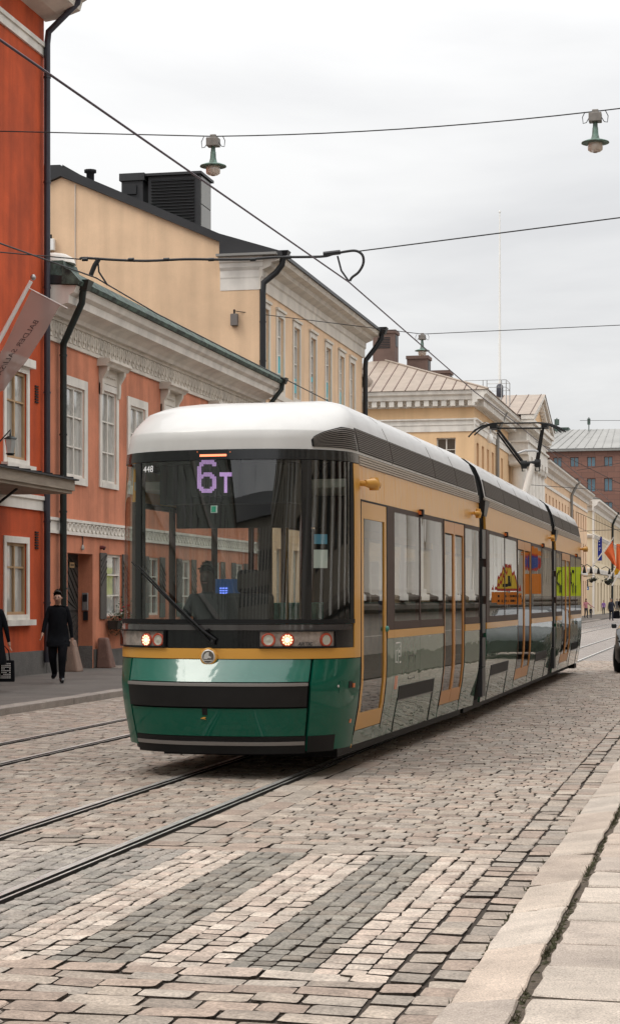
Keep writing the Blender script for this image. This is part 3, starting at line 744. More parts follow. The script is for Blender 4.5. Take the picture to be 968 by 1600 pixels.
# band with ovals over the ground floor
mb = MB(); fbox(mb, fn, SY0 + 0.02, SY1, 3.08, 3.15, 0, 0.06); fbox(mb, fn, SY0 + 0.02, SY1, 3.15, 3.36, 0, 0.02); fbox(mb, fn, SY0 + 0.02, SY1, 3.36, 3.42, 0, 0.06); mb.build('oval_band', M['white'], sal)
ob = MB(); u = 38.75
while u < SY1 - 0.1:
    for k in range(12):
        a0, a1 = 2 * math.pi * k / 12, 2 * math.pi * (k + 1) / 12
        p = [(FX + 0.021, u + math.cos(a) * r, 3.255 + math.sin(a) * r * 1.0) for a, r in ((a0, 0.075), (a1, 0.075), (a1, 0.1), (a0, 0.1))]
        q = [(x + 0.03, y_, z_) for x, y_, z_ in p]
        ob.mesh(p + q, [(4, 5, 6, 7), (0, 1, 5, 4), (2, 3, 7, 6)])
    u += 0.265
ob.build('oval_relief', M['white'], sal)['kind'] = 'stuff'
for (u, z, w, h, hd) in uw:
    mb = MB(); surround(mb, fn, u, z, w, h, 0.20 if not hd else 0.15, 0.035, 0)
    mb.build('window_surround', M['white'], sal)
    make_window(sal, fn, u, z, w, h, M['white'], M['pane'], 2, 3, 0.035, 0.028)
    if hd:                                    # console hood
        mb = MB(); zt = z + h + 0.16
        fbox(mb, fn, u - w / 2 - 0.145, u + w / 2 + 0.145, zt + 0.003, zt + 0.355, 0.0, 0.04)
        for s in (-1, 1):
            uu = u + s * (w / 2 + 0.08)
            pr = [(0.0, zt - 0.28), (0.07, zt - 0.26), (0.09, zt - 0.12), (0.09, zt + 0.08), (0.2, zt + 0.26), (0.22, zt + 0.38), (0.0, zt + 0.38)]
            mb.prism(pr, lambda p, q, w_: fn(w_, q, p), uu - 0.07, uu + 0.07)
        pr = [(0.0, zt + 0.36), (0.22, zt + 0.36), (0.26, zt + 0.42), (0.32, zt + 0.46), (0.32, zt + 0.52), (0.0, zt + 0.56)]
        mb.prism(pr, lambda p, q, w_: fn(w_, q, p), u - w / 2 - 0.28, u + w / 2 + 0.28)
        for k in range(7):
            mb.lathe([(0.035, 0.0), (0.03, 0.03), (0.01, 0.045)], (FX + 0.04, u - w / 2 + 0.05 + k * 0.128, zt + 0.17), 7, axis='x')
        mb.build('window_hood', M['trim'], sal)
# ground-floor windows with open shutters
for i, u in enumerate((42.15, 45.3, 48.2, 51.2, 53.8)):
    w = 1.2 if i == 0 else 1.0
    make_window(sal, fn, u, 1.28, w, 1.44, M['white'], M['pane_dark'] if i else M['pane'], 1 if i == 0 else 2, 3, 0.06, 0.025)
    for s in (-1, 1):
        a = u + s * (w / 2); b = a + s * 0.42
        lo, hi = min(a, b), max(a, b)
        mb = MB(); fbox(mb, fn, lo, hi, 1.22, 2.74, 0.012, 0.04)
        so = mb.build('shutter', M['grey_wood'], sal)
        for k in range(5):
            mb = MB()
            v = 1.98 + (k - 0) * 0.14; pr = []
            mb.prism([(lo + 0.02, v), (hi - 0.02, v - 0.26 * s * 1), (hi - 0.02, v - 0.26 * s + 0.045), (lo + 0.02, v + 0.045)], lambda p, q, w_: fn(p, min(2.72, max(1.24, q)), w_), 0.041, 0.056)
            mb.build('batten', M['door_wood'], so)
# flower box under the shuttered window next to the doorway
fb = empty('flower_box', (FX + 0.15, 42.3, 1.0)); tag(fb, 'window box of green plants with red and pink flowers under the shuttered window', 'flower box')
MB().tbox((FX + 0.06, FX + 0.26, 41.6, 42.95), (FX + 0.05, FX + 0.32, 41.55, 43.0), 0.98, 1.18).build('box', M['door_wood'], fb)
lf = MB(); fl = MB()
rf = random.Random(3)
for k in range(900):
    u = 41.5 + 1.55 * rf.random(); q = rf.gauss(0, 0.12); hgt = (0.62 if u > 42.2 else 0.32) * (0.6 + 0.4 * math.sin(u * 7) ** 2)
    z = 1.12 + rf.random() * hgt if rf.random() < 0.75 else 1.12 - rf.random() * 0.3
    x = FX + 0.2 + q; a = rf.uniform(0, 6.28); t = rf.uniform(0.02, 0.04)
    n1 = Vector((math.cos(a), math.sin(a), rf.uniform(-0.6, 0.6))) * t; n2 = Vector((-math.sin(a), math.cos(a), rf.uniform(-0.5, 0.5))) * t * 0.6
    c = Vector((max(FX + 0.03, x), u, z)); lf.face([c - n1, c + n2, c + n1, c - n2], 0)
for k in range(34):
    u = 41.55 + 1.45 * rf.random(); z = 1.0 + rf.random() * 0.55; fl.lathe([(0.012, -0.02), (0.034, 0.0), (0.02, 0.02)], (FX + 0.36 + rf.uniform(-0.06, 0.06), u, z), 6, rf.choice((0, 0, 1, 2)))
lf.build('foliage', mat('leaf_green', (0.045, 0.085, 0.03), 0.6, var=0.5, vscale=20), fb)['kind'] = 'stuff'
fl.build('flowers', [mat('flower_red', (0.45, 0.02, 0.04), 0.6), mat('flower_pink', (0.6, 0.2, 0.25), 0.6), mat('flower_white', (0.7, 0.68, 0.62), 0.6)], fb)['kind'] = 'stuff'
# recessed double door of diagonal planks
door = MB(); door.box(FX - 0.40, FX - 0.34, 39.0, 40.655, 0.1, 2.69)
do = door.build('door', M['door_wood'], sal)
for half, (a, b) in enumerate(((39.05, 39.8), (39.86, 40.6))):
    for k in range(16):
        mb = MB(); v = -0.45 + k * 0.235; sl = 0.75 if v < 1.4 else -0.75
        poly = [(a, v), (b, v + sl * 0.9), (b, v + sl * 0.9 + 0.15), (a, v + 0.15)]
        lo_, hi_ = (0.15, 1.36) if k < 8 else (1.42, 2.66)
        poly = [(p, min(hi_, max(lo_, q))) for p, q in poly]
        if max(q for p, q in poly) - min(q for p, q in poly) < 0.05: continue
        mb.prism(poly, lambda p, q, w_: (FX - 0.34 + w_, p, q), 0.0, 0.022); mb.build('plank', M['door_wood'], do)
# things by the doorway
t = MB(); t.box(FX - 0.312, FX - 0.302, 40.0, 40.3, 2.38, 2.5); so = t.build('number_plate', mat('ochre_plate', (0.55, 0.38, 0.2), 0.6), sal)
mb = MB()
for k in range(5): mb.box(FX - 0.3015, FX - 0.299, 40.045 + k * 0.045, 40.07 + k * 0.045, 2.415, 2.465)
mb.build('plate_lettering', M['black'], so)
sg = empty('no_parking_sign', (FX - 0.5, 39.55, 1.5)); tag(sg, 'round blue no-parking sign with red ring on the dark plank door', 'sign')
MB().lathe([(0.2, 0), (0.2, 0.02)], (FX - 0.312, 39.6, 1.66), 20, axis='x').build('red_ring', mat('sign_red', (0.55, 0.06, 0.03), 0.5), sg)
MB().lathe([(0.155, 0.021), (0.155, 0.024)], (FX - 0.312, 39.6, 1.66), 20, axis='x').build('blue_disc', mat('sign_blue', (0.03, 0.07, 0.30), 0.5), sg)
MB().prism([(-0.13, 0.09), (-0.09, 0.13), (0.13, -0.09), (0.09, -0.13)], lambda p, q, w: (FX - 0.287 + w, 39.6 + p, 1.66 + q), 0.0, 0.004).build('red_bar', mat('sign_red_bar', (0.55, 0.06, 0.03), 0.5), sg)
ic = empty('intercom', (FX - 0.4, 40.62, 1.5)); tag(ic, 'metal intercom box on the side of the doorway', 'intercom')
MB().box(FX - 0.23, FX - 0.09, 40.60, 40.652, 1.42, 1.82).build('housing', M['steel'], ic, 0.01)
mb = MB(); mb.box(FX - 0.21, FX - 0.11, 40.592, 40.6, 1.62, 1.78); mb.box(FX - 0.2, FX - 0.1, 40.59, 40.65, 1.2, 1.40); mb.build('handset', M['black'], ic)
wl = empty('hanging_lamp', (FX + 0.05, 39.9, 2.9)); tag(wl, 'small bulb lamp hanging on a wire above the doorway', 'lamp')
MB().tube([(FX + 0.012, 39.95, 3.07), (FX + 0.03, 39.93, 2.95), (FX + 0.03, 39.9, 2.86)], 0.012, 6).build('cable', M['black'], wl)
MB().lathe([(0.02, 0.1), (0.045, 0.04), (0.04, 0.0), (0.01, -0.02)], (FX + 0.03, 39.9, 2.78), 10).build('bulb', M['pane'], wl)
al = empty('alarm_light', (FX + 0.1, 41.2, 2.85)); tag(al, 'small dark red bell lamp on the salmon wall', 'lamp')
MB().lathe([(0.045, 0), (0.045, 0.07), (0.025, 0.13)], (FX, 41.2, 2.86), 10, axis='x').build('body', mat('dark_red', (0.12, 0.02, 0.02), 0.5), al)
MB().lathe([(0.02, -0.02), (0.035, 0.0), (0.02, 0.015)], (FX + 0.09, 41.2, 2.82), 8).build('bell', M['black'], al)
for k, (u, lab) in enumerate(((40.95, 'conical granite guard stone between the doorway and the flower box'), (38.72, 'conical granite guard stone by the downpipes at the doorway'))):
    mb = MB(); mb.tbox((FX + 0.06, FX + 0.42, u - 0.22, u + 0.18), (FX + 0.06, FX + 0.27, u - 0.13, u + 0.1), 0.1, 0.80)
    o = mb.build('guard_stone', mat('guard_granite', (0.20, 0.11, 0.085) if k == 0 else (0.33, 0.22, 0.17), 0.85, var=0.3, vscale=4, fine=0.3), None, 0.04); tag(o, lab, 'guard stone', 'guard stones beside the doorway')
# downpipes of the salmon house
pipe_with_clips('downpipe', [(FX + 0.74, 39.0 - 1.05, 8.3), (FX + 0.70, 37.98, 8.1), (FX + 0.68, 38.0, 7.95), (FX + 0.14, 38.36, 7.15), (FX + 0.13, 38.38, 7.0), (FX + 0.13, 38.38, 0.35)], 0.075, M['pipe_dark'], sal, (6.9, 5.2, 3.55, 1.9), head=(FX + 0.74, 37.95, 8.2, 0.17))
pipe_with_clips('downpipe', [(FX + 0.78, SY1 + 0.1, 8.35), (FX + 0.74, SY1 + 0.1, 8.1), (FX + 0.2, SY1 - 0.2, 7.3), (FX + 0.14, SY1 - 0.2, 7.1), (FX + 0.14, SY1 - 0.2, 0.3)], 0.07, M['pipe_dark'], sal, (6.0, 3.0), head=(FX + 0.78, SY1 + 0.1, 8.25, 0.15))

# ---------------------------------------------------------------- yellow house with the black roof (its gable looks over the salmon house)
yel = empty('yellow_house', (FX - 6, 64, 0)); tag(yel, 'pale yellow stucco house with black sheet roof, blank gable and tall windows', 'house')
YY0, YY1 = 56.3, 73.0
YX = FX + 0.0
fn = fx(YX); gy = fy(YY0)
wins = [(56.85 + 0.25 + 2.3 * i) for i in range(7)]
wins = [57.0, 59.0, 61.35, 63.9, 66.45, 68.85, 70.9]
holes = [(u - 0.42, u + 0.42, 8.35, 10.72) for u in wins] + [(u - 0.45, u + 0.45, z, z + 2.1) for u in wins for z in (1.2, 4.6)]
mb = MB(); wall_holes(mb, fn, YY0, YY1, 0.1, 11.9, holes, 0.12)
# gable wall, with ridge at X=-20.4
RX, RZ_ = -20.4, 14.95
gpoly = [(YX, 0.1), (YX, 12.0), (YX - 1.25, 12.72), (RX, RZ_), (RX - 8, 12.0), (RX - 8, 0.1)]
mb.face([(x, YY0, z) for x, z in gpoly][::-1]); mb.face([(x, YY1, z) for x, z in gpoly])
mb.build('wall', M['yellow'], yel)
mb = MB()
rp_ = [(YX + 0.75, 12.2), (YX + 0.72, 12.33), (YX - 1.25, 12.95), (RX, RZ_ + 0.32), (RX - 8.3, 12.1), (RX - 8.3, 11.9), (RX, RZ_ + 0.02), (YX - 1.25, 12.70), (YX - 1.25, 12.2)]
mb.exy(rp_, YY0 - 0.12, YY1 + 0.35); mb.build('roof', M['roof_black'], yel)
# raised ridge part and small stack at far left
mb = MB(); mb.exy([(RX - 2.6, 14.6), (RX - 0.2, 14.9), (RX - 0.2, 15.45), (RX - 2.6, 15.5)], YY0 + 0.4, YY0 + 9); mb.exy([(RX - 0.2, 14.9), (RX + 2.2, 14.1), (RX - 0.2, 15.5)], YY0 + 0.6, YY0 + 9); mb.build('roof_ridge', M['roof_black'], yel)
mb = MB(); mb.lathe([(0.13, 0), (0.13, 0.5), (0.2, 0.52), (0.2, 0.6)], (-19.7, 57.0, 14.7), 10); mb.build('vent_pipe', M['roof_black'], yel)
cx0 = [(YX, 11.2), (YX + 0.05, 11.2), (YX + 0.05, 11.55), (YX + 0.1, 11.6), (YX + 0.1, 11.8), (YX + 0.35, 11.9), (YX + 0.4, 12.02), (YX + 0.62, 12.06), (YX + 0.68, 12.2), (YX, 12.3)]
MB().exy(cx0, YY0 - 0.07, YY1 + 0.3).build('cornice', M['trim'], yel)
mb = MB(); mb.prism([(p[0] - YX, p[1]) for p in cx0], lambda p, q, w: (w, YY0 - p * 0.25, q), YX - 1.25, YX + 0.12); mb.build('cornice_return', M['white'], yel)
MB().box(YX - 1.3, YX + 0.6, YY0 - 0.35, YY0 + 0.1, 12.21, 12.28).build('cornice_flashing', M['roof_grey'], yel)
mb = MB(); fbox(mb, fn, YY0 + 0.3, YY1, 8.05, 8.22, 0, 0.08); fbox(mb, fn, YY0 + 0.3, YY1, 7.95, 8.05, 0, 0.05); mb.build('sill_course', M['trim'], yel)
bl = [((0.5, 0.95, 0.02, 0.55),), ((0.5, 0.95, 0.12, 0.5), (0.5, 0.95, 0.0, 0.1)), ((0.5, 0.95, 0.1, 0.3),), ((0.1, 0.5, 0.05, 0.12), (0.5, 0.95, 0.38, 0.45)), ((0.5, 0.95, 0.02, 0.5),), ((0.5, 0.95, 0.02, 0.45),), None]
for i, u in enumerate(wins):
    mb = MB(); surround(mb, fn, u, 8.35, 0.84, 2.37, 0.17, 0.04); fbox(mb, fn, u - 0.62, u + 0.62, 10.9, 10.98, 0.0, 0.09)
    mb.build('window_surround', M['trim'], yel)
    make_window(yel, fn, u, 8.35, 0.84, 2.37, M['white'], M['pane'], 2, 4, 0.08, 0.03, cyan_patches=bl[i])
    for z in (1.2, 4.6): make_window(yel, fn, u, z, 0.9, 2.1, M['white'], M['pane'], 2, 3, 0.16, 0.03)
pipe_with_clips('downpipe', [(YX + 0.72, YY0 + 0.1, 12.2), (YX + 0.68, YY0 + 0.1, 11.95), (YX + 0.5, YY0 + 0.1, 11.72), (YX + 0.12, YY0 + 0.02, 11.4), (YX + 0.1, YY0, 11.1), (YX + 0.1, YY0, 0.3)], 0.095, M['black'], yel, (10.2, 9.0, 7.9), head=(YX + 0.72, YY0 + 0.1, 12.12, 0.2))
pipe_with_clips('downpipe', [(YX + 0.75, YY1 + 0.2, 12.2), (YX + 0.72, YY1 + 0.2, 11.95), (YX + 0.5, YY1 + 0.15, 11.6), (YX + 0.14, YY1 + 0.02, 11.1), (YX + 0.12, YY1, 10.8), (YX + 0.12, YY1, 0.3)], 0.10, M['black'], yel, (9.5,), head=(YX + 0.75, YY1 + 0.2, 12.12, 0.22))
# big ventilation housing and stack on its roof
vh = empty('ventilation_housing', (-17, 57.6, 13.2)); tag(vh, 'large black louvred ventilation housing on the black roof', 'vent housing')
mb = MB(); mb.box(-17.75, -16.08, 56.9, 58.2, 13.0, 14.98); mb.box(-17.85, -16.0, 56.8, 58.3, 14.98, 15.06); mb.build('casing', M['roof_black'], vh)
for k in range(15): MB().exx([(56.9, 13.42 + k * 0.098), (56.84, 13.43 + k * 0.098), (56.9, 13.48 + k * 0.098)], -17.65, -16.25).build('louvre', mat('louvre_black', (0.016, 0.017, 0.018), 0.5) if k == 0 else bpy.data.materials['louvre_black'], vh)
mb = MB(); mb.box(-16.075, -16.05, 57.0, 58.12, 13.1, 14.05); mb.box(-16.075, -16.05, 57.0, 58.12, 14.08, 14.93); mb.build('side_panel', M['roof_grey'], vh)
st = empty('flue_stack', (-18.3, 57, 13.9)); tag(st, 'square black flue stack beside the ventilation housing', 'chimney')
mb = MB(); mb.box(-18.6, -17.9, 56.8, 57.8, 13.6, 14.85); mb.box(-18.66, -17.84, 56.74, 57.86, 14.85, 15.08); mb.build('shaft', M['roof_black'], st)
MB().box(-18.5, -18.1, 56.74, 56.8, 14.42, 14.7).build('opening', M['black'], st)
MB().tube([(-19.95, YY0 - .02, 9.2), (-19.95, YY0 - .02, 14.7)], .018, 5).build('wall_cable', M['trim'], yel)
# boxes fixed to the gable
for (x, z, lab, cm) in ((-14.78, 10.1, 'grey junction box holding the span wire on the yellow gable', 'steel'), (-20.72, 12.65, 'small white junction box high on the yellow gable', 'white_paint')):
    e = empty('junction_box', (x, YY0 - 0.1, z)); tag(e, lab, 'junction box')
    MB().box(x - 0.11, x + 0.11, YY0 - 0.16, YY0 - 0.002, z, z + 0.36).build('box', mat('box_grey', (0.16, 0.14, 0.13), 0.7) if cm == 'steel' else M[cm], e, 0.01)
    MB().tube([(x, YY0 - 0.08, z + 0.36), (x, YY0 - 0.1, z + 0.5)], 0.03, 6).build('eye_bolt', M['black'], e)
# ================================================================ buildings further down the street
# ---------------------------------------------------------------- peach neoclassical house with hipped tan roof and pedimented portico
pe = empty('portico_house', (FX - 6, 125, 0)); tag(pe, 'peach neoclassical house with hipped tan metal roof, dentil cornice and white columned portico', 'house')
AY0, AY1 = 106.6, 145.0
BX = FX - 13
fn = fx(FX); gn = fy(AY0)
wu = [108.2, 110.6, 113.0, 115.4, 117.8, 120.2, 139.5, 142]
holes = [(u - 0.5, u + 0.5, z, z + h) for u in wu for z, h in ((1.5, 2.4), (5.2, 2.3), (8.7, 2.0))]
eh = [(x - 0.55, x + 0.55, z, z + h) for x in (-25.2, -22.6, -20.0, -17.8, -15.6) for z, h in ((1.5, 2.4), (5.2, 2.3), (8.9, 2.0))]
mb = MB(); wall_holes(mb, fn, AY0, AY1, 0, 13.0, holes, 0.22); wall_holes(mb, gn, BX, FX, 0, 13.0, eh, 0.22)
mb.face([(BX, AY1, 0), (FX, AY1, 0), (FX, AY1, 13), (BX, AY1, 13)])
mb.build('wall', M['peach'], pe)
for u in wu:
    for z, h in ((1.5, 2.4), (5.2, 2.3), (8.7, 2.0)): make_window(pe, fn, u, z, 1.0, h, M['shutter_pane'], M['pane_dark'] if z < 8 else M['shutter_pane'], 2, 3, 0.18, 0.03)
for x in (-25.2, -22.6, -20.0, -17.8, -15.6):
    for z, h in ((1.5, 2.4), (5.2, 2.3), (8.9, 2.0)): make_window(pe, gn, x, z, 1.1, h, M['white'], M['pane_dark'], 2, 3, 0.18, 0.03)
def band(prof, name, m, o=0.0):               # moulding round street side and near end, prof of (outward, z)
    mb = MB(); mb.exy([(FX + p, q) for p, q in prof], AY0 - max(p for p, q in prof) + 0.002, AY1); mb.build(name, m, pe)
    mb = MB(); mb.prism(prof, lambda p, q, w: (w, AY0 - p, q), BX, FX - 0.004); mb.build(name, m, pe)
band([(0, 11.25), (0.06, 11.25), (0.06, 11.6), (0.1, 11.62), (0.1, 11.85), (0.2, 11.9), (0.2, 11.98), (0, 12.0)], 'architrave', M['white'])
band([(0, 12.62), (0.12, 12.62), (0.14, 12.8), (0.28, 12.84), (0.3, 12.98), (0.62, 13.0), (0.66, 13.2), (0.8, 13.3), (0.84, 13.5), (0, 13.52)], 'cornice', M['white'])
for k in range(26):
    u = FX - 0.15 - k * 0.5; MB().box(u - 0.14, u + 0.14, AY0 - 0.55, AY0 - 0.14, 12.66, 12.99).build('dentil', M['white'], pe)
for k in range(34):
    u = AY0 + 0.2 + k * 0.5; MB().box(FX + 0.14, FX + 0.55, u - 0.14, u + 0.14, 12.66, 12.99).build('dentil', M['white'], pe)
# hipped roof with standing seams
RXp, RZp = -20.5, 16.25
e0, e1, f0, f1 = FX + 0.9, BX - 0.9, AY0 - 0.9, AY1 + 0.2
hy = AY0 + 6.0
mb = MB()
mb.face([(e0, f0, 13.53), (RXp, hy, RZp), (e1, f0, 13.53)]); mb.face([(e0, f0, 13.53), (e0, f1, 13.53), (RXp, f1, RZp), (RXp, hy, RZp)]); mb.face([(e1, f0, 13.53), (RXp, hy, RZp), (RXp, f1, RZp), (e1, f1, 13.53)])
mb.box(e1, e0, f0, f1, 13.515, 13.528)
rf_ = mb.build('roof', M['roof_tan'], pe)
n_e = 22
for k in range(1, n_e):
    x = e1 + (e0 - e1) * k / n_e
    t = (x - e0) / (RXp - e0) if x > RXp else (x - e1) / (RXp - e1)
    a = (x, f0, 13.535); b = (x, f0 + (hy - f0) * t, 13.535 + (RZp - 13.53) * t)
    MB().tube([a, b], 0.035, 4, smooth=False).build('seam', M['chimney'], rf_)
for k in range(1, 60):
    yv = f0 + (f1 - f0) * k / 60; t = min(1, (yv - f0) / (hy - f0))
    if 123 < yv < 138: continue
    MB().tube([(e0, yv, 13.535), (e0 + (RXp - e0) * t, yv, 13.535 + (RZp - 13.53) * t)], 0.03, 4, smooth=False).build('seam', M['chimney'], rf_)
MB().tube([(e0, f0, 13.55), (RXp, hy, RZp + 0.03)], 0.07, 5).build('hip_ridge', M['roof_tan'], rf_)
for sx in (-1,):                              # round dormer
    mb = MB(); mb.lathe([(0.55, -1.2), (0.6, 0.1), (0.5, 0.14), (0.42, 0.16)], (-20.6, AY0 + 1.2, 14.15), 14, axis='y'); d = mb.build('dormer', M['roof_tan'], rf_)
    MB().lathe([(0.4, -0.02), (0.4, 0.02)], (-20.6, AY0 + 0.02, 14.15), 14, axis='y').build('dormer_window', M['pane_dark'], rf_)
# chimneys
for (x0, x1, z0, z1, Yc, lab) in ((582, 618, 595, 516, 112.2, 'tall brown chimney with louvred openings beside the hip of the tan roof'), (635, 669, 595, 556, 114.5, 'middle brown chimney on the tan roof'), (669, 703, 612, 579, 118.5, 'low broad brown chimney on the tan roof next to the railing')):
    xa, zt = PY(x0, z1, Yc); xb, zb = PY(x1, z0, Yc); w = xb - xa
    e = empty('chimney', ((xa + xb) / 2, Yc, zb)); tag(e, lab, 'chimney', 'brown chimneys on the tan roof')
    mb = MB(); mb.box(xa, xb - w * 0.05, Yc, Yc + 1.3, zb - 1.2, zt - 0.2); mb.box(xa - 0.05, xb, Yc - 0.06, Yc + 1.36, zt - 0.2, zt); mb.box(xa - 0.1, xb, Yc - 0.1, Yc + 1.4, zb - 1.2, zb - 0.0 if z0 - z1 > 60 else zb - 0.6); mb.build('stack', M['chimney'], e)
    mb = MB(); mb.box(xb - w * 0.05, xb - w * 0.05 + 0.02, Yc + 0.25, Yc + 1.05, zt - 0.95, zt - 0.28)
    if z0 - z1 > 60:
        for k in range(7): mb.box(xa + w * 0.2, xa + w * 0.75, Yc - 0.02, Yc, zt - 1.1 + k * 0.1, zt - 1.05 + k * 0.1)
    mb.build('vent_opening', M['black'], e)
# portico: projecting bay with pediment and columns
PXf = -12.7; PY0, PY1 = 123.6, 137.4
mb = MB(); mb.box(FX - 0.5, PXf - 1.5, PY0 + 0.5, PY1 - 0.5, 0, 12.0); mb.build('portico_wall', M['peach'], pe)
mb = MB(); mb.box(FX + 0.002, PXf, PY0, PY1, 11.2, 12.0); mb.box(FX + 0.003, PXf + 0.12, PY0 - 0.12, PY1 + 0.12, 12.0, 12.12); mb.box(FX - 0.4, PXf - 0.1, PY0 + 0.1, PY1 - 0.1, 12.12, 12.9); mb.box(FX - 0.4, PXf + 0.3, PY0 - 0.3, PY1 + 0.3, 12.9, 13.2); mb.box(FX - 0.4, PXf + 0.45, PY0 - 0.45, PY1 + 0.45, 13.2, 13.45); mb.build('entablature', M['white'], pe)
pk = 15.8; yc = (PY0 + PY1) / 2
mb = MB(); mb.face([(PXf - 0.05, PY0, 13.46), (PXf - 0.05, PY1, 13.46), (PXf - 0.05, yc, pk - 0.35)]); mb.build('pediment', M['peach'], pe)
mb = MB()
for a, b in ((PY0 - 0.5, yc), (PY1 + 0.5, yc)):
    mb.prism([(a, 13.46), (b, pk - 0.25), (b, pk), (a, 13.75)], lambda p, q, w: (w, p, q), PXf - 0.4, PXf + 0.45)
mb.build('raking_cornice', M['white'], pe)
for s in (-1, 1):
    for k in range(11):
        u = yc + s * (0.7 + k * 0.58); z = pk - 0.42 - (abs(u - yc)) * (pk - 13.6) / (yc - PY0 + 0.5)
        MB().box(PXf - 0.03, PXf + 0.3, u - 0.15, u + 0.15, z - 0.26, z + 0.05).build('dentil', M['white'], pe)
mb = MB()
for a in (PY0 - 0.55, PY1 + 0.55):
    mb.face([(PXf + 0.5, a, 13.78), (PXf + 0.5, yc, pk + 0.04), (RXp, yc, pk + 0.04), (RXp, a, 13.78)])
mb.build('portico_roof', M['roof_tan'], pe)
for k in range(9):
    x = PXf + 0.2 - k * 0.85
    for a in (PY0 - 0.55,): MB().tube([(x, a, 13.8), (x, yc, pk + 0.06)], 0.03, 4, smooth=False).build('seam', M['chimney'], pe)
for k in range(6):
    y = PY0 + 0.9 + k * (PY1 - PY0 - 1.8) / 5
    mb = MB(); mb.lathe([(0.72, 4.0), (0.72, 4.25), (0.62, 4.35), (0.6, 4.4), (0.58, 7), (0.52, 10.2), (0.5, 10.4), (0.58, 10.45), (0.6, 10.6), (0.72, 10.8)], (PXf - 0.65, y, 0), 18); mb.box(PXf - 1.4, PXf + 0.05, y - 0.72, y + 0.72, 10.8, 11.19); co = mb.build('column', M['white'], pe)
    mb = MB()
    for s in (-1, 1): mb.lathe([(0.2, -0.6), (0.24, 0), (0.2, 0.6)], (PXf - 0.65, y + s * 0.6, 10.65), 10, axis='x')
    mb.build('capital_volute', M['white'], co)
mb = MB(); mb.box(FX, PXf + 0.1, PY0 - 0.1, PY1 + 0.1, 0, 4.0); mb.build('portico_base', M['cream'], pe)
# railing and flagpole on the roof
e = empty('roof_railing', (-15.5, 119, 14)); tag(e, 'thin grey steel railing on the roof around the flagpole', 'railing')
q = []
for px, py in ((728, 612), (755, 617), (758, 594), (790, 617), (790, 593), (700, 585), (728, 590)): q.append(PY(px, py, 119))
mb = MB()
z0, z1 = q[1][1], q[2][1]
xa, xb = q[1][0] - 0.05, q[3][0]
for x in (xa, xa + 0.25, xb - 0.3, xb): mb.tube([(x, 119, z0 - 0.6), (x, 119, z1)], 0.03, 5)
for x in (xa, xb): mb.tube([(x, 121, z0 - 0.6), (x, 121, z1)], 0.03, 5)
mb.build('post', M['steel'], e)
mb = MB()
for z in (z1, (z0 + z1) / 2): mb.tube([(xa - 1.6, 119, z), (xb, 119, z), (xb, 121, z), (xa, 121, z)], 0.022, 5)
a = q[5]; b = (q[6][0], q[6][1])
for k in range(6):
    t = k / 5; x = a[0] + (b[0] - a[0]) * t; z = a[1] + (z0 - a[1]) * t
    mb.tube([(x, 119.5, z - 0.9), (x, 119.5, z + 0.1)], 0.025, 5)
mb.tube([(a[0], 119.5, a[1] + 0.1), (b[0], 119.5, z0 + 0.1)], 0.022, 5); mb.tube([(a[0], 119.5, a[1] - 0.35), (b[0], 119.5, z0 - 0.35)], 0.022, 5)
mb.build('rail', M['steel'], e)
fpx, fzt = PY(780, 333, 120); _, fzb = PY(780, 612, 120)
e = empty('flagpole', (fpx, 120, fzb)); tag(e, 'tall bare white flagpole on the roof of the portico house', 'flagpole')
MB().tube([(fpx, 120, fzb - 0.8), (fpx, 120, fzt - 3), (fpx, 120, fzt)], [0.09, 0.06, 0.035], 8).build('pole', M['white_paint'], e)
MB().lathe([(0.2, 0), (0.22, 0.1), (0.22, 0.7), (0.12, 0.85)], (fpx, 120, fzb - 0.35), 10).build('collar', M['pipe_blue'], e)
MB().lathe([(0.03, 0), (0.08, 0.08), (0.03, 0.16)], (fpx, 120, fzt), 8).build('finial', M['white_paint'], e)
# security camera on the facade
e = empty('facade_lamp', (FX + 0.5, 113.8, 9)); tag(e, 'white globe lamp on a bracket on the peach facade', 'lamp')
yq, zq = PX(765, 690, FX + 0.7)
MB().tube([(FX, yq, zq + 0.9), (FX + 0.4, yq, zq + 1.1), (FX + 0.7, yq, zq + 1.0), (FX + 0.7, yq, zq + 0.45)], 0.05, 6).build('bracket', M['steel'], e)
MB().lathe([(0.06, 0.45), (0.15, 0.3), (0.19, 0.1), (0.13, -0.05), (0.03, -0.1)], (FX + 0.7, yq, zq), 12).build('globe', M['white_paint'], e)
yq, _ = PX(776, 700, FX)
pipe_with_clips('downpipe', [(FX + 0.7, 116.5, 13.3), (FX + 0.15, 116.6, 12.0), (FX + 0.15, 116.6, 0.2)], 0.11, M['roof_grey'], pe)

# ---------------------------------------------------------------- long cream wing
wg = empty('long_house', (FX - 5, 170, 0)); tag(wg, 'long low cream house with white eaves and rows of small amber windows beyond the portico', 'house')
fn = fx(FX); WY0, WY1 = 145.2, 195.0
wu = [147.2 + 3.05 * k for k in range(16)]
holes = [(u - 0.55, u + 0.55, z, z + h) for u in wu for z, h in ((1.4, 2.2), (5.0, 2.3), (8.6, 1.5))]
mb = MB(); wall_holes(mb, fn, WY0, WY1, 0, 12.0, holes, 0.2)
mb.face([(FX, WY1, 0), (FX - 11, WY1, 0), (FX - 11, WY1, 12), (FX, WY1, 12)]); mb.face([(FX, WY0, 0), (FX - 11, WY0, 0), (FX - 11, WY0, 12), (FX, WY0, 12)])
mb.build('wall', M['yellow'], wg)
mb = MB(); mb.exy([(FX, 11.5), (FX + 0.1, 11.5), (FX + 0.15, 11.8), (FX + 0.5, 11.95), (FX + 0.6, 12.2), (FX + 0.8, 12.3), (FX + 0.8, 12.45), (FX, 12.45)], WY0, WY1 + 0.4); mb.build('cornice', M['white'], wg)
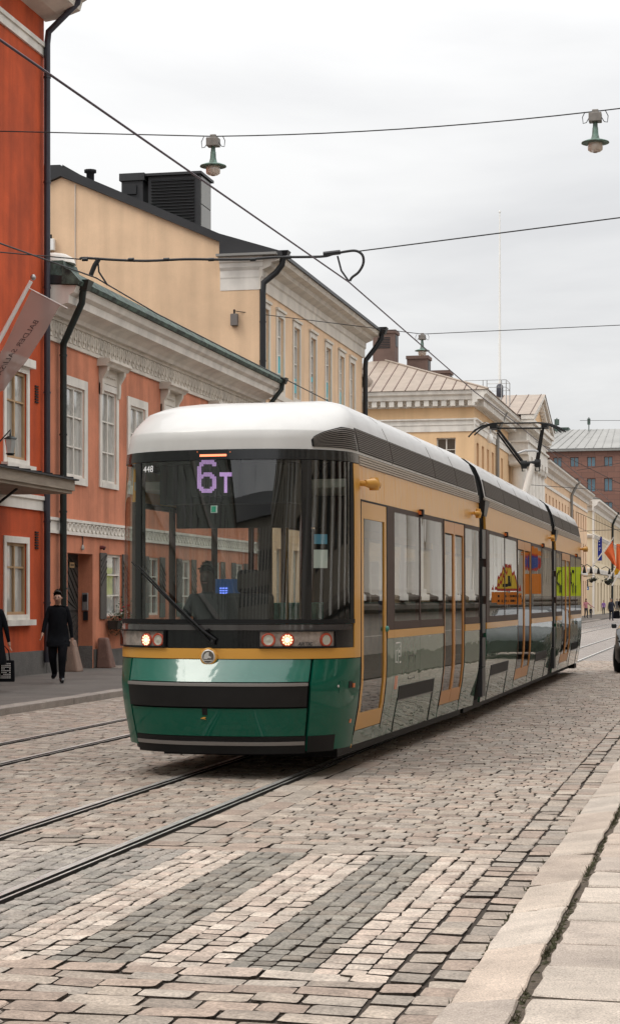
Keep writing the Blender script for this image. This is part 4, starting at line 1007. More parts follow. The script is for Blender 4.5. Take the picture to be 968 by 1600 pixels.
mb = MB(); fbox(mb, fn, WY0, WY1, 10.6, 10.85, 0, 0.08); fbox(mb, fn, WY0, WY1, 4.2, 4.5, 0, 0.08); mb.build('string_course', M['white'], wg)
MB().exy([(FX + 0.85, 12.46), (FX - 5.5, 15.2), (FX - 11.5, 12.46)], WY0, WY1 + 0.4).build('roof', M['roof_black'], wg)
for u in wu:
    for z, h in ((1.4, 2.2), (5.0, 2.3), (8.6, 1.5)): make_window(wg, fn, u, z, 1.1, h, M['shutter_pane'], M['pane_dark'] if z < 8 else M['shutter_pane'], 2, 2, 0.15, 0.05)
pipe_with_clips('downpipe', [(FX + 0.75, 173, 12.3), (FX + 0.2, 173, 11.2), (FX + 0.15, 173, 0.2)], 0.13, M['roof_grey'], wg, (), head=(FX + 0.75, 173, 12.2, 0.25))
# ---------------------------------------------------------------- cream corner house with flags
cr = empty('corner_house', (FX - 5, 230, 0)); tag(cr, 'cream corner house with white cornice, string course and shop front with flags', 'house')
CY0, CY1 = 203.4, 290.0
gn = fy(CY0)
wu = [206.5 + 2.7 * k for k in range(30)]
holes = [(u - 0.6, u + 0.6, z, z + h) for u in wu for z, h in ((5.8, 2.3), (9.0, 2.0))] + [(u - 1.0, u + 1.0, 0.4, 3.6) for u in wu[::2]]
mb = MB(); wall_holes(mb, fn, CY0, CY1, 0, 12.0, holes, 0.2); wall_holes(mb, gn, FX - 12, FX, 0, 12.0, [(FX - 3.3, FX - 2.3, 5.8, 8.0), (FX - 6.3, FX - 5.3, 5.8, 8)], 0.2)
mb.build('wall', M['cream'], cr)
def cband(prof, name, m):
    mb = MB(); mb.exy([(FX + p, q) for p, q in prof], CY0 - max(p for p, q in prof), CY1); mb.build(name, m, cr)
    mb = MB(); mb.prism(prof, lambda p, q, w: (w, CY0 - p, q), FX - 12, FX - 0.004); mb.build(name, m, cr)
cband([(0, 11.2), (0.1, 11.2), (0.15, 11.6), (0.5, 11.8), (0.6, 12.1), (0.8, 12.2), (0.8, 12.4), (0, 12.45)], 'cornice', M['white'])
cband([(0, 8.3), (0.1, 8.35), (0.25, 8.6), (0.25, 8.7), (0, 8.75)], 'string_course', M['white'])
cband([(0, 4.6), (0.1, 4.6), (0.2, 5.0), (0.2, 5.1), (0, 5.15)], 'shop_cornice', M['white'])
MB().exy([(FX + 0.85, 12.46), (FX - 5.5, 14.6), (FX - 12.5, 12.46)], CY0 - 0.85, CY1).build('roof', M['roof_grey'], cr)
for u in wu:
    for z, h in ((5.8, 2.3), (9.0, 2.0)): make_window(cr, fn, u, z, 1.2, h, M['white'] if z < 8 else M['shutter_pane'], M['pane'] if z < 8 else M['shutter_pane'], 2, 2, 0.15, 0.05)
for u in wu[::2]: make_window(cr, fn, u, 0.4, 2.0, 3.2, M['shutter_pane'], M['pane_dark'], 2, 2, 0.15, 0.06, rowcuts=[0.3])
mb = MB()
for x in (FX - 3.3, FX - 6.3): make_window(cr, gn, x + 0.5, 5.8, 1.0, 2.2, M['white'], M['pane'], 2, 2, 0.15, 0.05)
mb = MB(); mb.box(FX - 0.05, FX + 0.12, CY0 - 0.12, CY0 + 0.9, 0, 11.2); mb.build('corner_pilaster', M['white'], cr)
pipe_with_clips('downpipe', [(FX + 0.75, 236, 12.3), (FX + 0.2, 236, 11.0), (FX + 0.15, 236, 0.2)], 0.14, M['pipe_dark'], cr, (), head=(FX + 0.75, 236, 12.2, 0.28))
# blue banner
e = empty('blue_banner', (FX + 0.5, 212, 6.2)); tag(e, 'tall narrow blue banner with white marks on the cream corner house', 'banner')
bx, bz = PY(932, 839, 212); bx2, bz2 = PY(939.5, 876, 212)
MB().box(bx, bx2, 211.97, 212.03, bz2, bz).build('cloth', mat('banner_blue', (0.012, 0.025, 0.26), 0.7), e)
mb = MB()
for k, z in enumerate((0.12, 0.2, 0.33, 0.47, 0.55, 0.8)): mb.box(bx + 0.17, bx2 - (0.1 if k == 3 else 0.22), 211.955, 211.968, bz + (bz2 - bz) * z - 0.03, bz + (bz2 - bz) * z + 0.03)
mb.build('white_marks', M['white_paint'], e)
MB().box(FX, bx2, 211.98, 212.02, bz, bz + 0.05).build('bracket', M['black'], e)
# flags on slanting poles: 1 base px, tip px, Y
def flag(Yf, base, tip, cloth, material, lab):
    (x0, z0), (x1, z1) = PY(*base, Yf), PY(*tip, Yf)
    e = empty('flag', (x0, Yf, z0)); tag(e, lab, 'flag')
    MB().tube([(x0, Yf, z0), (x1, Yf, z1)], [0.07, 0.045], 7).build('pole', M['white_paint'], e)
    MB().lathe([(0.03, -0.05), (0.09, 0.04), (0.03, 0.13)], (x1, Yf, z1), 8).build('finial', M['steel'], e)
    P = [PY(*c, Yf) for c in cloth]
    us = frange(0, 1, 9); vv = frange(0, 1, 9)
    def S(u, v, off=0):
        xa = P[0][0] + (P[1][0] - P[0][0]) * u; za = P[0][1] + (P[1][1] - P[0][1]) * u
        xb = P[3][0] + (P[2][0] - P[3][0]) * u; zb = P[3][1] + (P[2][1] - P[3][1]) * u
        return (xa + (xb - xa) * v, Yf - 0.05 + 0.16 * math.sin(u * 7 + v * 2) * (0.3 + v) + off, za + (zb - za) * v)
    MB().slab(S, us, vv, 0, -0.01).build('cloth', material, e)
FO = mat('flag_orange', (0.72, 0.13, 0.03), 0.8, var=0.2, vscale=3); FYw = mat('flag_yellow', (0.75, 0.42, 0.02), 0.8, var=0.15, vscale=3)
flag(190, (921, 889), (957, 841), ((956, 845), (943, 864), (957, 882), (962, 885)), FO, 'orange flag hanging from a white pole beside the blue banner')
flag(186, (948, 906), (990, 845), ((975, 867), (958.5, 891), (959, 899), (975, 890)), FYw, 'yellow flag on a white pole in front of the shop with the hanging baskets')
flag(183, (955, 915), (1000, 835), ((969, 850), (962, 850), (961.5, 888), (970, 892)), FO, 'second orange flag, just behind the yellow flag')
# shop lamps and hanging baskets
for k, px in enumerate((912, 922.5, 934, 951, 964)):
    X_, Y_ = FX + 0.9, None
    yq, zq = PX(px, 893 + k * 0.8, FX + 0.9)
    e = empty('shop_lamp', (FX + 0.9, yq, zq)); tag(e, 'black cone lamp on a bracket above the shop front of the corner house', 'lamp', 'cone lamps above the shop front')
    MB().lathe([(0.05, 0.5), (0.1, 0.35), (0.19, -0.15), (0.17, -0.15)], (FX + 0.9, yq, zq), 10).build('shade', M['black'], e)
    MB().tube([(FX, yq, zq + 0.5), (FX + 0.5, yq, zq + 0.75), (FX + 0.9, yq, zq + 0.5)], 0.04, 5).build('bracket', M['black'], e)
rf = random.Random(9)
for k, (px, py, lab) in enumerate(((923, 907, 'small hanging basket under the cone lamps of the shop'), (928, 905, 'hanging basket next to the small one under the cone lamps'), (949, 908, 'large dark hanging basket on the shop front, behind the man with a bag'))):
    yq, zq = PX(px, py, FX + 0.8); sc = 0.4 if k < 2 else 0.75
    e = empty('hanging_basket', (FX + 0.8, yq, zq)); tag(e, lab, 'hanging basket')
    MB().lathe([(0.1 * sc, -0.6 * sc), (0.5 * sc, -0.3 * sc), (0.6 * sc, 0)], (FX + 0.8, yq, zq), 10).build('basket', M['black'], e)
    mb = MB()
    for j in range(160):
        c = Vector((FX + 0.8 + rf.gauss(0, 0.42) * sc, yq + rf.gauss(0, 0.45) * sc, zq + rf.gauss(0.08, 0.22) * sc)); a = Vector((rf.uniform(-1, 1), rf.uniform(-1, 1), rf.uniform(-1, 1))).normalized() * 0.12 * sc; b_ = a.cross(Vector((rf.uniform(-1, 1), 0.3, 0.5))).normalized() * 0.1 * sc
        mb.face([c - a, c + b_, c + a, c - b_])
    mb.build('foliage', mat('basket_leaf%d' % k, (0.03, 0.045, 0.025), 0.7), e)['kind'] = 'stuff'
    MB().tube([(FX, yq, zq + 1.0 * sc), (FX + 0.8, yq, zq + 0.9 * sc), (FX + 0.8, yq, zq)], 0.03, 5).build('bracket', M['black'], e)
# little signs by the corner
for (px0, py0, px1, py1, c, lab) in ((911, 906, 918, 916, (0.012, 0.012, 0.015), 'small black hanging shop sign at the corner house'), (915, 917, 919, 922, (0.03, 0.14, 0.35), 'small blue sign under the black shop sign')):
    x0, z0 = PY(px0, py0, 201); x1, z1 = PY(px1, py1, 201)
    e = empty('shop_sign', ((x0 + x1) / 2, 201, z1)); tag(e, lab, 'sign')
    MB().box(x0, x1, 200.96, 201.04, z1, z0).build('board', mat('sign_' + str(px0), c, 0.5), e)
    MB().box(x0 + 0.1, x0 + 0.16, 200.95, 200.96, z1 + 0.1, z0 - 0.1).build('mark', M['white_paint'], e)
    MB().tube([(x0, 201.06, z0 + 0.04), (FX, 202.8, z0 + 0.04)], 0.03, 5).build('bracket', M['black'], e)
# ---------------------------------------------------------------- brown office block
bb = empty('office_block', (-10, 290, 0)); tag(bb, 'brown granite-clad office block with rows of blue-tinted windows and pale metal roof', 'building')
OY = 280.0; gn = fy(OY)
wx = [-24.42 - 2.47 * 3 + 2.47 * k for k in range(13)]
rows = (22.0, 18.6, 15.1, 11.6, 8.1, 4.6)
holes = []
for k, x in enumerate(wx):
    for j, z in enumerate(rows):
        h = 1.45 if j == 0 else (1.2 if (j == 1 and x < -20) else 2.0)
        holes.append((x - 0.62, x + 0.62, z - 0.7 if j == 0 else z - 1.0 + (0.8 if (j == 1 and x < -20) else 0), (z - 0.7 if j == 0 else z - 1.0 + (0.8 if (j == 1 and x < -20) else 0)) + h))
# granite courses with joints
gm = bpy.data.materials.new('brown_granite_cladding'); gm.use_nodes = True; nt = gm.node_tree; p = nt.nodes['Principled BSDF']; p.inputs['Roughness'].default_value = 0.7
g = nt.nodes.new('ShaderNodeNewGeometry'); mp = nt.nodes.new('ShaderNodeMapping'); mp.inputs['Rotation'].default_value = (R(90), 0, 0); br = nt.nodes.new('ShaderNodeTexBrick')
nt.links.new(g.outputs['Position'], mp.inputs[0]); nt.links.new(mp.outputs[0], br.inputs['Vector'])
br.inputs['Scale'].default_value = 1; br.inputs['Brick Width'].default_value = 1.9; br.inputs['Row Height'].default_value = 0.82; br.inputs['Mortar Size'].default_value = 0.03
br.inputs['Color1'].default_value = (0.165, 0.078, 0.056, 1); br.inputs['Color2'].default_value = (0.20, 0.095, 0.068, 1); br.inputs['Mortar'].default_value = (0.10, 0.05, 0.04, 1)
nt.links.new(br.outputs['Color'], p.inputs['Base Color'])
mb = MB(); wall_holes(mb, gn, -36, 14, 0, 23.6, holes, 0.35); mb.face([(-36, OY, 0), (-36, OY + 20, 0), (-36, OY + 20, 23.6), (-36, OY, 23.6)])
mb.build('wall', gm, bb)
for h in holes: make_window(bb, gn, (h[0] + h[1]) / 2, h[2], h[1] - h[0], h[3] - h[2], M['brownbrick'], M['pane_far'], 2, 1, 0.3, 0.05, rowcuts=[], outer=0.08)
mb = MB(); mb.box(-36.4, 14.4, OY - 0.5, OY + 20, 23.6, 24.0); mb.build('eaves', M['roof_grey'], bb)
mb = MB(); mb.face([(-36.5, OY - 0.6, 24.01), (14.5, OY - 0.6, 24.01), (5, OY + 9, 27.6), (-30, OY + 9, 27.6)]); mb.face([(-36.5, OY - 0.6, 24.01), (-30, OY + 9, 27.6), (-30, OY + 12, 27.6), (-36.5, OY + 20, 24.01)]); mb.face([(-30, OY + 9, 27.6), (5, OY + 9, 27.6), (5, OY + 20, 27.6), (-30, OY + 20, 27.6)])
ro = mb.build('roof', M['roof_grey'], bb)
for k in range(40):
    x0 = -36 + 50.5 * k / 39; x1 = -30 + 35 * k / 39; MB().tube([(x0, OY - 0.6, 24.05), (x1, OY + 9, 27.64)], 0.05, 4, smooth=False).build('seam', M['roof_grey'], ro)
(x0, z0), (x1, z1) = PY(862, 682, OY + 9), PY(888, 668, OY + 9)
mb = MB(); mb.box(x0, x1, OY + 8.5, OY + 12, 26.5, z1); mb.box(x0 - 1.4, x1 + 1.2, OY + 8, OY + 12.5, 26.0, z0 + 0.3); mb.build('roof_plant_room', M['verdigris'], bb)
for i, (px, pt, pb, w) in enumerate(((869, 653, 672, 0.35), (919, 652, 690, 0.22), (851, 632, 670, 0.12))):
    x, zt = PY(px, pt, OY + 8); _, zb = PY(px, pb, OY + 8)
    mb = MB(); mb.tube([(x, OY + 8, zb - 2), (x, OY + 8, zt)], 0.08, 6); mb.box(x - w, x + w, OY + 7.8, OY + 8.2, zt - 1.1, zt - 0.2)
    tag(mb.build('roof_mast', M['verdigris']), ('green stub mast on the green plant room of the office block', 'antenna mast with boxes on the pale metal roof', 'thin antenna mast behind the pediment')[i], 'mast')
# distant row to close the street on the right
dh = empty('distant_house', (30, 330, 0)); tag(dh, 'plain pale distant house closing the far end of the street', 'house')
MB().box(14.5, 60, 300, 340, 0, 19).build('wall', M['cream'], dh)
MB().exx([(299, 19), (341, 19), (320, 25)], 14, 61).build('roof', M['roof_grey'], dh)
# ================================================================ people
def skin_body(joints, edges, radii, name):
    me = bpy.data.meshes.new(name); names = list(joints)
    me.from_pydata([joints[n] for n in names], [(names.index(a), names.index(b)) for a, b in edges], [])
    ob = bpy.data.objects.new(name, me); COL.objects.link(ob)
    ob.modifiers.new('skin', 'SKIN'); 
    sv = me.skin_vertices[0].data
    for i, n in enumerate(names):
        r = radii[n]; sv[i].radius = r if isinstance(r, tuple) else (r, r); sv[i].use_root = (n == 'pelvis')
    ss = ob.modifiers.new('sub', 'SUBSURF'); ss.levels = 2; ss.render_levels = 2
    bpy.context.view_layer.update()
    m2 = bpy.data.meshes.new_from_object(ob.evaluated_get(bpy.context.evaluated_depsgraph_get()))
    vs = [tuple(v.co) for v in m2.vertices]; fs = [tuple(p.vertices) for p in m2.polygons]
    bpy.data.objects.remove(ob); bpy.data.meshes.remove(me); bpy.data.meshes.remove(m2)
    return vs, fs
SKIN = mat('skin', (0.42, 0.24, 0.17), 0.55, var=0.12, vscale=20)
SHOE = mat('black_shoe', (0.012, 0.012, 0.012), 0.35)
HAIR = {'dark': mat('dark_hair', (0.03, 0.02, 0.014), 0.6, var=0.5, vscale=60), 'blond': mat('blond_hair', (0.35, 0.24, 0.12), 0.6, var=0.4, vscale=60), 'grey': mat('grey_hair', (0.3, 0.29, 0.28), 0.6, var=0.3, vscale=60)}
def person(label, loc, rz, h, top, legs, hair='dark', stride=0.0, coat=None, coat_hem=0.5, arm_l=(0, 0), arm_r=(0, 0), sit=False, hairlong=False, group=None, head_drop=0.0, parent=None, flare=0.0, skin=None, baggy=1.0):
    k = h / 1.76
    J = {'pelvis': (0, 0, .95), 'waist': (0, 0, 1.1), 'chest': (0, .01, 1.32), 'nb': (0, .015, 1.47), 'neck': (0, .0, 1.52), 'h1': (0, -.018 - head_drop * .2, 1.578), 'h2': (0, -.012 - head_drop * .4, 1.645 - head_drop * .05), 'h3': (0, .0 - head_drop * .6, 1.715 - head_drop * .1)}
    Rr = {'pelvis': (.16, .115), 'waist': (.14, .10), 'chest': (.165, .115), 'nb': (.075, .065), 'neck': (.052, .055), 'h1': (.064, .074), 'h2': (.082, .098), 'h3': (.062, .076)}
    E_ = [('pelvis', 'waist'), ('waist', 'chest'), ('chest', 'nb'), ('nb', 'neck'), ('neck', 'h1'), ('h1', 'h2'), ('h2', 'h3')]
    fing = []
    for s, n, (fwd, outw) in ((-1, 'l', arm_l), (1, 'r', arm_r)):
        el = (s * (.225 + outw * .5), -.02 - fwd * .2, 1.14 + fwd * .05); wr = (s * (.245 + outw), -.05 - fwd * .55, .90 + fwd * .22)
        pa = tuple(wr[i] + (wr[i] - el[i]) * .33 for i in range(3))
        J['s' + n] = (s * .165, .01, 1.425); J['e' + n] = el; J['w' + n] = wr; J['p' + n] = pa
        Rr['s' + n] = .066; Rr['e' + n] = .048; Rr['w' + n] = .031; Rr['p' + n] = (.036, .024)
        E_ += [('chest', 's' + n), ('s' + n, 'e' + n), ('e' + n, 'w' + n), ('w' + n, 'p' + n)]
        fing.append((s, Vector(pa), (Vector(pa) - Vector(wr)).normalized()))
        st = stride * s
        if sit: kn = (s * .12, -.42, .93); an = (s * .13, -.42, .55); to = (s * .14, -.55, .50)
        else: kn = (s * .10, -.03 - max(0, st) * .16 + min(0, st) * .02, .50); an = (s * .09, .02 - st * .22, .09 + (max(0, -st) * .07)); to = (an[0] + s * .02, an[1] - .15, an[2] - .055)
        J['hp' + n] = (s * .09, 0, .89); J['k' + n] = kn; J['a' + n] = an; J['t' + n] = to
        Rr['hp' + n] = .098 * baggy; Rr['k' + n] = .066 * baggy; Rr['a' + n] = .05 * (1 + (baggy - 1) * .4); Rr['t' + n] = (.05, .042)
        E_ += [('pelvis', 'hp' + n), ('hp' + n, 'k' + n), ('k' + n, 'a' + n), ('a' + n, 't' + n)]
    vs, fs = skin_body(J, E_, Rr, 'body')
    keys = {'skin': [], 'top': [], 'legs': [], 'shoe': []}
    def cls(p):
        x, y, z = p
        if z > 1.50: return 0
        for s, pa, d in fing:
            if (Vector(p) - pa).length < 0.085: return 0
        if not sit and z < 0.105: return 3
        if z < (0.93 if not sit else 0.97) and abs(x) < 0.22: return 2
        return 1
    mb = MB()
    i0 = 0; mb.v = [(x * k, y * k, z * k) for x, y, z in vs]
    for f in fs:
        c = [sum(vs[i][q] for i in f) / len(f) for q in range(3)]
        mb.f.append(f); mb.m.append(cls(c)); mb.sm.append(True)
    for s, pa, d in fing:                     # five fingers on each hand
        side = Vector((0, 1, 0)).cross(d).normalized(); fw = Vector((0, 1, 0))
        for q in range(4):
            b0 = pa + fw * ((q - 1.5) * .017) + d * .012; ln = (.062, .072, .068, .054)[q]
            mb.tube([b0 * k, (b0 + d * ln * .5 + side * (-s) * .006) * k, (b0 + d * ln + side * (-s) * .022) * k], [.0085 * k, .008 * k, .006 * k], 6, 0)
        b0 = pa + fw * (-.03) - d * .02
        mb.tube([b0 * k, (b0 + fw * -.02 + d * .022) * k, (b0 + fw * -.024 + d * .05) * k], [.010 * k, .009 * k, .007 * k], 6, 0)
    # face: nose, eye sockets, mouth, ears
    hy = J['h2'][1]; hz = J['h2'][2]
    plain = skin is not None
    mb.tbox((-.014 * k, .014 * k, (hy - .115) * k, (hy - .08) * k), (-.007 * k, .007 * k, (hy - .098) * k, (hy - .08) * k), (hz - .035) * k, (hz + .012) * k, 0)
    for s in (-1, 1):
        if plain: break
        mb.lathe([(.012 * k, -.012 * k), (.022 * k, 0), (.012 * k, .012 * k)], (s * .076 * k, (hy + .005) * k, (hz - .01) * k), 8, 0, axis='x')
        mb.lathe([(.002 * k, -.004 * k), (.012 * k, .0), (.010 * k, .006 * k)], (s * .03 * k, (hy - .088) * k, (hz + .012) * k), 8, 4, axis='y')
    mb.box(-.022 * k, .022 * k, (hy - .094) * k, (hy - .075) * k, (hz - .062) * k, (hz - .054) * k, 5)
    root = empty('person', (0, 0, 0)) if parent is None else parent
    bo = mb.build('body', [skin or SKIN, top, legs, SHOE, M['black'], mat('lips', (0.3, 0.12, 0.1), 0.5) if 'lips' not in bpy.data.materials else bpy.data.materials['lips']], root, center=False)
    # hair
    hb = MB()
    def H(u, v):
        r = 1.09
        x = .080 * r * math.sin(v) * math.cos(u); y = hy + .006 + .098 * r * math.sin(v) * math.sin(u); z = hz + .012 + .128 * r * math.cos(v)
        return (x * k, y * k, z * k)
    hb.grid(lambda u, v: H(u, v * (1.0 + .55 * max(0, math.sin(u)) - .48 * max(0, -math.sin(u)) ** 0.5)), frange(0, 2 * math.pi, 19), frange(0.02, 1.25, 7), 0)
    if hairlong: hb.grid(lambda u, v: (math.cos(u) * .085 * k * (1 + .25 * v), (hy + .02 + math.sin(u) * .09 * (1 + .2 * v)) * k, (hz + .02 - v * .34) * k), frange(-.3, math.pi + .3, 14), frange(0, 1, 6), 0)
    rh = random.Random(int(h * 1000))
    for q in range(60):                       # tufts break up the outline
        u = rh.uniform(0, 6.28); v = rh.uniform(0, 1.2); p = Vector(H(u, v)); o_ = (p - Vector((0, hy * k, hz * k))).normalized()
        t = o_.cross(Vector((rh.uniform(-1, 1), rh.uniform(-1, 1), rh.uniform(-1, 1)))).normalized()
        hb.face([p - t * .012 * k, p + t * .012 * k, p + o_ * .02 * k + t * .02 * k])
    hb.build('hair', HAIR[hair], root, center=False)
    if coat:
        cb = MB()
        ringsz = [(1.46, .10, .085), (1.43, .165, .115), (1.36, .19, .135), (1.28, .192, .15), (1.12, .18, .145), (.95, .20, .16), (.75, .205 + flare * .5, .165 + flare * .4), (coat_hem + .1, .20 + flare, .17 + flare), (coat_hem, .19 + flare, .165 + flare * .8)]
        cb.grid(lambda u, v: ((lambda q: (math.cos(u) * q[1] * k * (1 + .03 * math.sin(3 * u + q[0] * 9)), math.sin(u) * q[2] * k * (1 + .04 * math.sin(4 * u + q[0] * 7)) - .005, q[0] * k))(ringsz[int(v)])), frange(0, 2 * math.pi, 25), list(range(len(ringsz))), 0)
        cb.build('coat', coat, root, center=False)
    if parent is None:
        root.location = loc; root.rotation_euler = (0, 0, rz); WL[root.name] = Vector((0, 0, 0)); tag(root, label, 'person', group)
    return root
# ================================================================ the tram
TA = R(1.7); TN = (-4.599, 16.635)
ca, sa = math.cos(TA), math.sin(TA)
def map1(x, y, z): return (TN[0] + x * ca + y * sa, TN[1] - x * sa + y * ca, z)
def map2(x, y, z): return (-4.35 + x, y, z)
tram = empty('tram', (-4.4, 30, 0)); tag(tram, 'long green and gold articulated tram with white roof, route 6T, running along the street', 'tram')
PROF = [(.24, 1.055), (.36, 1.072), (.62, 1.12), (.85, 1.145), (1.0, 1.15), (2.2, 1.15), (2.6, 1.147), (2.94, 1.135), (3.05, 1.125), (3.08, 1.12), (3.30, 1.075), (3.46, 1.0), (3.58, .85), (3.66, .60), (3.71, .30), (3.72, 0.0)]
def W(z):
    if z <= PROF[0][0]: return PROF[0][1]
    for (z0, w0), (z1, w1) in zip(PROF, PROF[1:]):
        if z <= z1: return w0 + (w1 - w0) * (z - z0) / (z1 - z0)
    return 0.0
NOSE_L, EXP = 1.1, 0.85
def lean(z): return 0.13 * max(0, (.88 - z) / .64) ** 1.6 + 0.14 * min(1, max(0, (z - .89) / .22)) + 0.14 * max(0, (z - 1.12) / 1.9) ** 1.5
def FS(phi, z, off=0.0):
    s, c = math.sin(phi), max(0.0, math.cos(phi))
    x = (W(z) + off) * math.copysign(abs(s) ** EXP, s); y = lean(z) * c + NOSE_L * (1 - c ** EXP) - off * c
    return map1(x, y, z)
def side(mp, sg): return lambda y, z, off=0.0: mp(sg * (W(z) + off), y, z)
def front_at(px, py):
    z = 1.5
    for _ in range(12):
        a, b = -math.pi / 2, math.pi / 2
        for _ in range(40):
            m = (a + b) / 2
            if project(*FS(m, z))[0] < px: a = m
            else: b = m
        q = project(*FS(a, z)); z += (q[1] - py) * q[2] / F_PX
    return a, z
def phi_px(px, z=1.6):
    a, b = -math.pi / 2, math.pi / 2
    for _ in range(50):
        m = (a + b) / 2
        if project(*FS(m, z))[0] < px: a = m
        else: b = m
    return a
def local_at(px, py, yl):                     # pixel -> (x, z) on the tram plane at local y
    d = ray(px, py); k = (TN[0] * sa + TN[1] * ca + yl) / (d[0] * sa + d[1] * ca)
    X, Y = d[0] * k - TN[0], d[1] * k - TN[1]
    return X * ca - Y * sa, CAM_H + d[2] * k
GREEN = mat('tram_green', (0.0, 0.085, 0.052), 0.45, spec=.15, coat=.45, bump=0.045, bscale=2.2, bdist=0.02, coat_rough=0.02)
GREENS = mat('tram_green_side', (0.010, 0.080, 0.040), 0.4, spec=.2, coat=1.0, bump=0.18, bscale=1.1, bdist=0.03, coat_rough=0.02, bstretch=(1, 1, 2.0))
GREENS.node_tree.nodes['Principled BSDF'].inputs['Coat IOR'].default_value = 1.55
GOLD = mat('tram_gold', (0.60, 0.30, 0.055), 0.42, coat=0.25, spec=.3, bump=0.02, bscale=4)
GOLDS = mat('tram_gold_side', (0.70, 0.35, 0.07), 0.35, coat=0.4, spec=.25, bump=0.6, bscale=5.0, bdist=0.02, bstretch=(1, 2.2, 0.25))
COPPER = mat('door_copper', (0.54, 0.24, 0.07), 0.45, coat=0.2, spec=.3)
TBLACK = mat('tram_black_gloss', (0.004, 0.0045, 0.0055), 0.2, spec=.5, coat=.3)
TMATT = mat('tram_black_rubber', (0.007, 0.0072, 0.008), 0.55, spec=.25)
BUMP = mat('bumper_grey_black', (0.013, 0.0125, 0.013), 0.5, spec=.25, var=0.2, vscale=4)
LIP = mat('grey_lip', (0.19, 0.175, 0.165), 0.45)
ROOFW = mat('tram_roof_white', (0.58, 0.57, 0.555), 0.4, coat=0.3, streak=.08, var=0.10, vscale=1.5, bump=0.03, bscale=3)
FRAME = mat('window_mask_brown', (0.06, 0.036, 0.030), 0.5, spec=.15)
RIB = mat('ribbed_cream', (0.42, 0.36, 0.30), 0.45, 0.3)
LOUV = mat('louvre_grey', (0.155, 0.135, 0.12), 0.5, 0.2)
WIND = glass('windscreen_glass', (0.74, 0.79, 0.76), 2.0, 0.06, 1.5, bstretch=(1.5, 1, .4))
SIDEG = glass('side_window_glass', (0.25, 0.27, 0.26), 3.6, 0.03, 1.6, bstretch=(1, 1.4, 0.5))
CLEARG = glass('clear_window_glass', (0.86, 0.88, 0.86), 1.4)
LENS = glass('headlight_lens', (0.85, 0.85, 0.85), 1.45)
CHROME = mat('chrome', (0.62, 0.6, 0.57), 0.3, 0.35)
LEDW = mat('headlight_led', (1, 0.9, 0.8), 0.4, emit=(1.0, 0.50, 0.28), estr=2.2)
LEDR = mat('marker_led', (0.6, 0.1, 0.05), 0.4, emit=(1.0, 0.25, 0.12), estr=1.6)
REDR = mat('red_lamp_ring', (0.62, 0.085, 0.035), 0.35, coat=0.5)
AMBER = mat('amber_reflector', (0.7, 0.16, 0.03), 0.3, coat=1.0)
VIOLET = mat('display_led', (0.5, 0.3, 0.7), 0.5, emit=(0.66, 0.38, 0.80), estr=0.85)
CABIN = mat('cabin_dark', (0.05, 0.05, 0.052), 0.7)
CABINL = mat('cabin_light', (0.45, 0.44, 0.41), 0.7)
SEATG = mat('seat_green', (0.12, 0.42, 0.36), 0.7, var=0.3, vscale=30)
def part(mb, name, m, parent=tram, bevel=0): return mb.build(name, m, parent, bevel)
def fpatch(name, p0, p1, z0, z1, m, off=0.0, th=0.03, nz=4, parent=tram):
    n = max(3, int(abs(p1 - p0) / 0.07) + 2)
    return part(MB().slab(FS, frange(p0, p1, n), frange(z0, z1, nz), off, th), name, m, parent)
H90 = math.pi / 2
# --- front shell
pR, pRo, pE = phi_px(471), phi_px(486), phi_px(549)
pL, pLo = phi_px(221), phi_px(211)
fpatch('header_band', -H90, H90, 2.955, 3.05, TBLACK, 0.006)
def upright(name, px0, px1, m, off, th, nu, nz=12):        # patch between two plumb lines of the screen
    ph = lambda px, z: px if abs(px) < 3 else phi_px(px, z)
    tab = {}
    def S(u, v, o=0.0):
        if v not in tab: tab[v] = (ph(px0, v), ph(px1, v))
        a, b = tab[v]; return FS(a + (b - a) * u, v, o)
    return part(MB().slab(S, frange(0, 1, nu), frange(1.475, 2.95, nz), off, th), name, m)
ws = upright('windscreen', 221, 471, WIND, -0.004, 0.004, 34)
upright('windscreen_pillar', 471, 486, TBLACK, 0.006, 0.05, 5)
upright('windscreen_pillar', 213, 221, TBLACK, 0.006, 0.05, 5)
upright('corner_window', 486, 547, WIND, -0.004, 0.004, 14)
upright('corner_window', -H90, 213, WIND, -0.004, 0.004, 14)
upright('corner_pillar', 547, pE + 0.05, TMATT, 0.004, 0.05, 4)
pG = phi_px(553)
pT = pE + 0.05
fpatch('corner_post', pT, H90, 1.11, 2.945, GOLD, 0.008, 0.04, 12)
fpatch('windscreen_sill', -H90, pT - 0.005, 1.435, 1.475, TMATT, 0.016, 0.05, 3)
fpatch('lamp_mask', -H90, pT - 0.005, 1.21, 1.432, TBLACK, 0.0, 0.03, 6)
fpatch('mask_top_edge', -H90 + 0.1, pT - 0.08, 1.375, 1.425, mat('mask_edge', (0.05, 0.045, 0.045), 0.12, coat=1.0), 0.014, 0.02, 3)
fpatch('gold_band', -H90, pT - 0.005, 1.112, 1.207, GOLD, 0.01, 0.03, 3)
pS, pSl = phi_px(484, 0.9), phi_px(203, 0.9)
fpatch('bonnet_panel', pSl + 0.02, pS - 0.02, 0.905, 1.105, mat('tram_green_bonnet', (0.0, 0.11, 0.075), 0.35, coat=1.0, bump=0.3, bscale=2.5, bdist=0.03, coat_rough=0.06), 0.004, 0.03, 5)
fpatch('bumper', pSl + 0.02, pS - 0.035, 0.675, 0.865, BUMP, 0.022, 0.05, 5)
fpatch('bumper_lip', pSl + 0.02, pS - 0.035, 0.866, 0.895, LIP, 0.028, 0.05, 3)
fpatch('apron', pSl + 0.02, pS - 0.02, 0.405, 0.66, GREEN, 0.004, 0.03, 6)
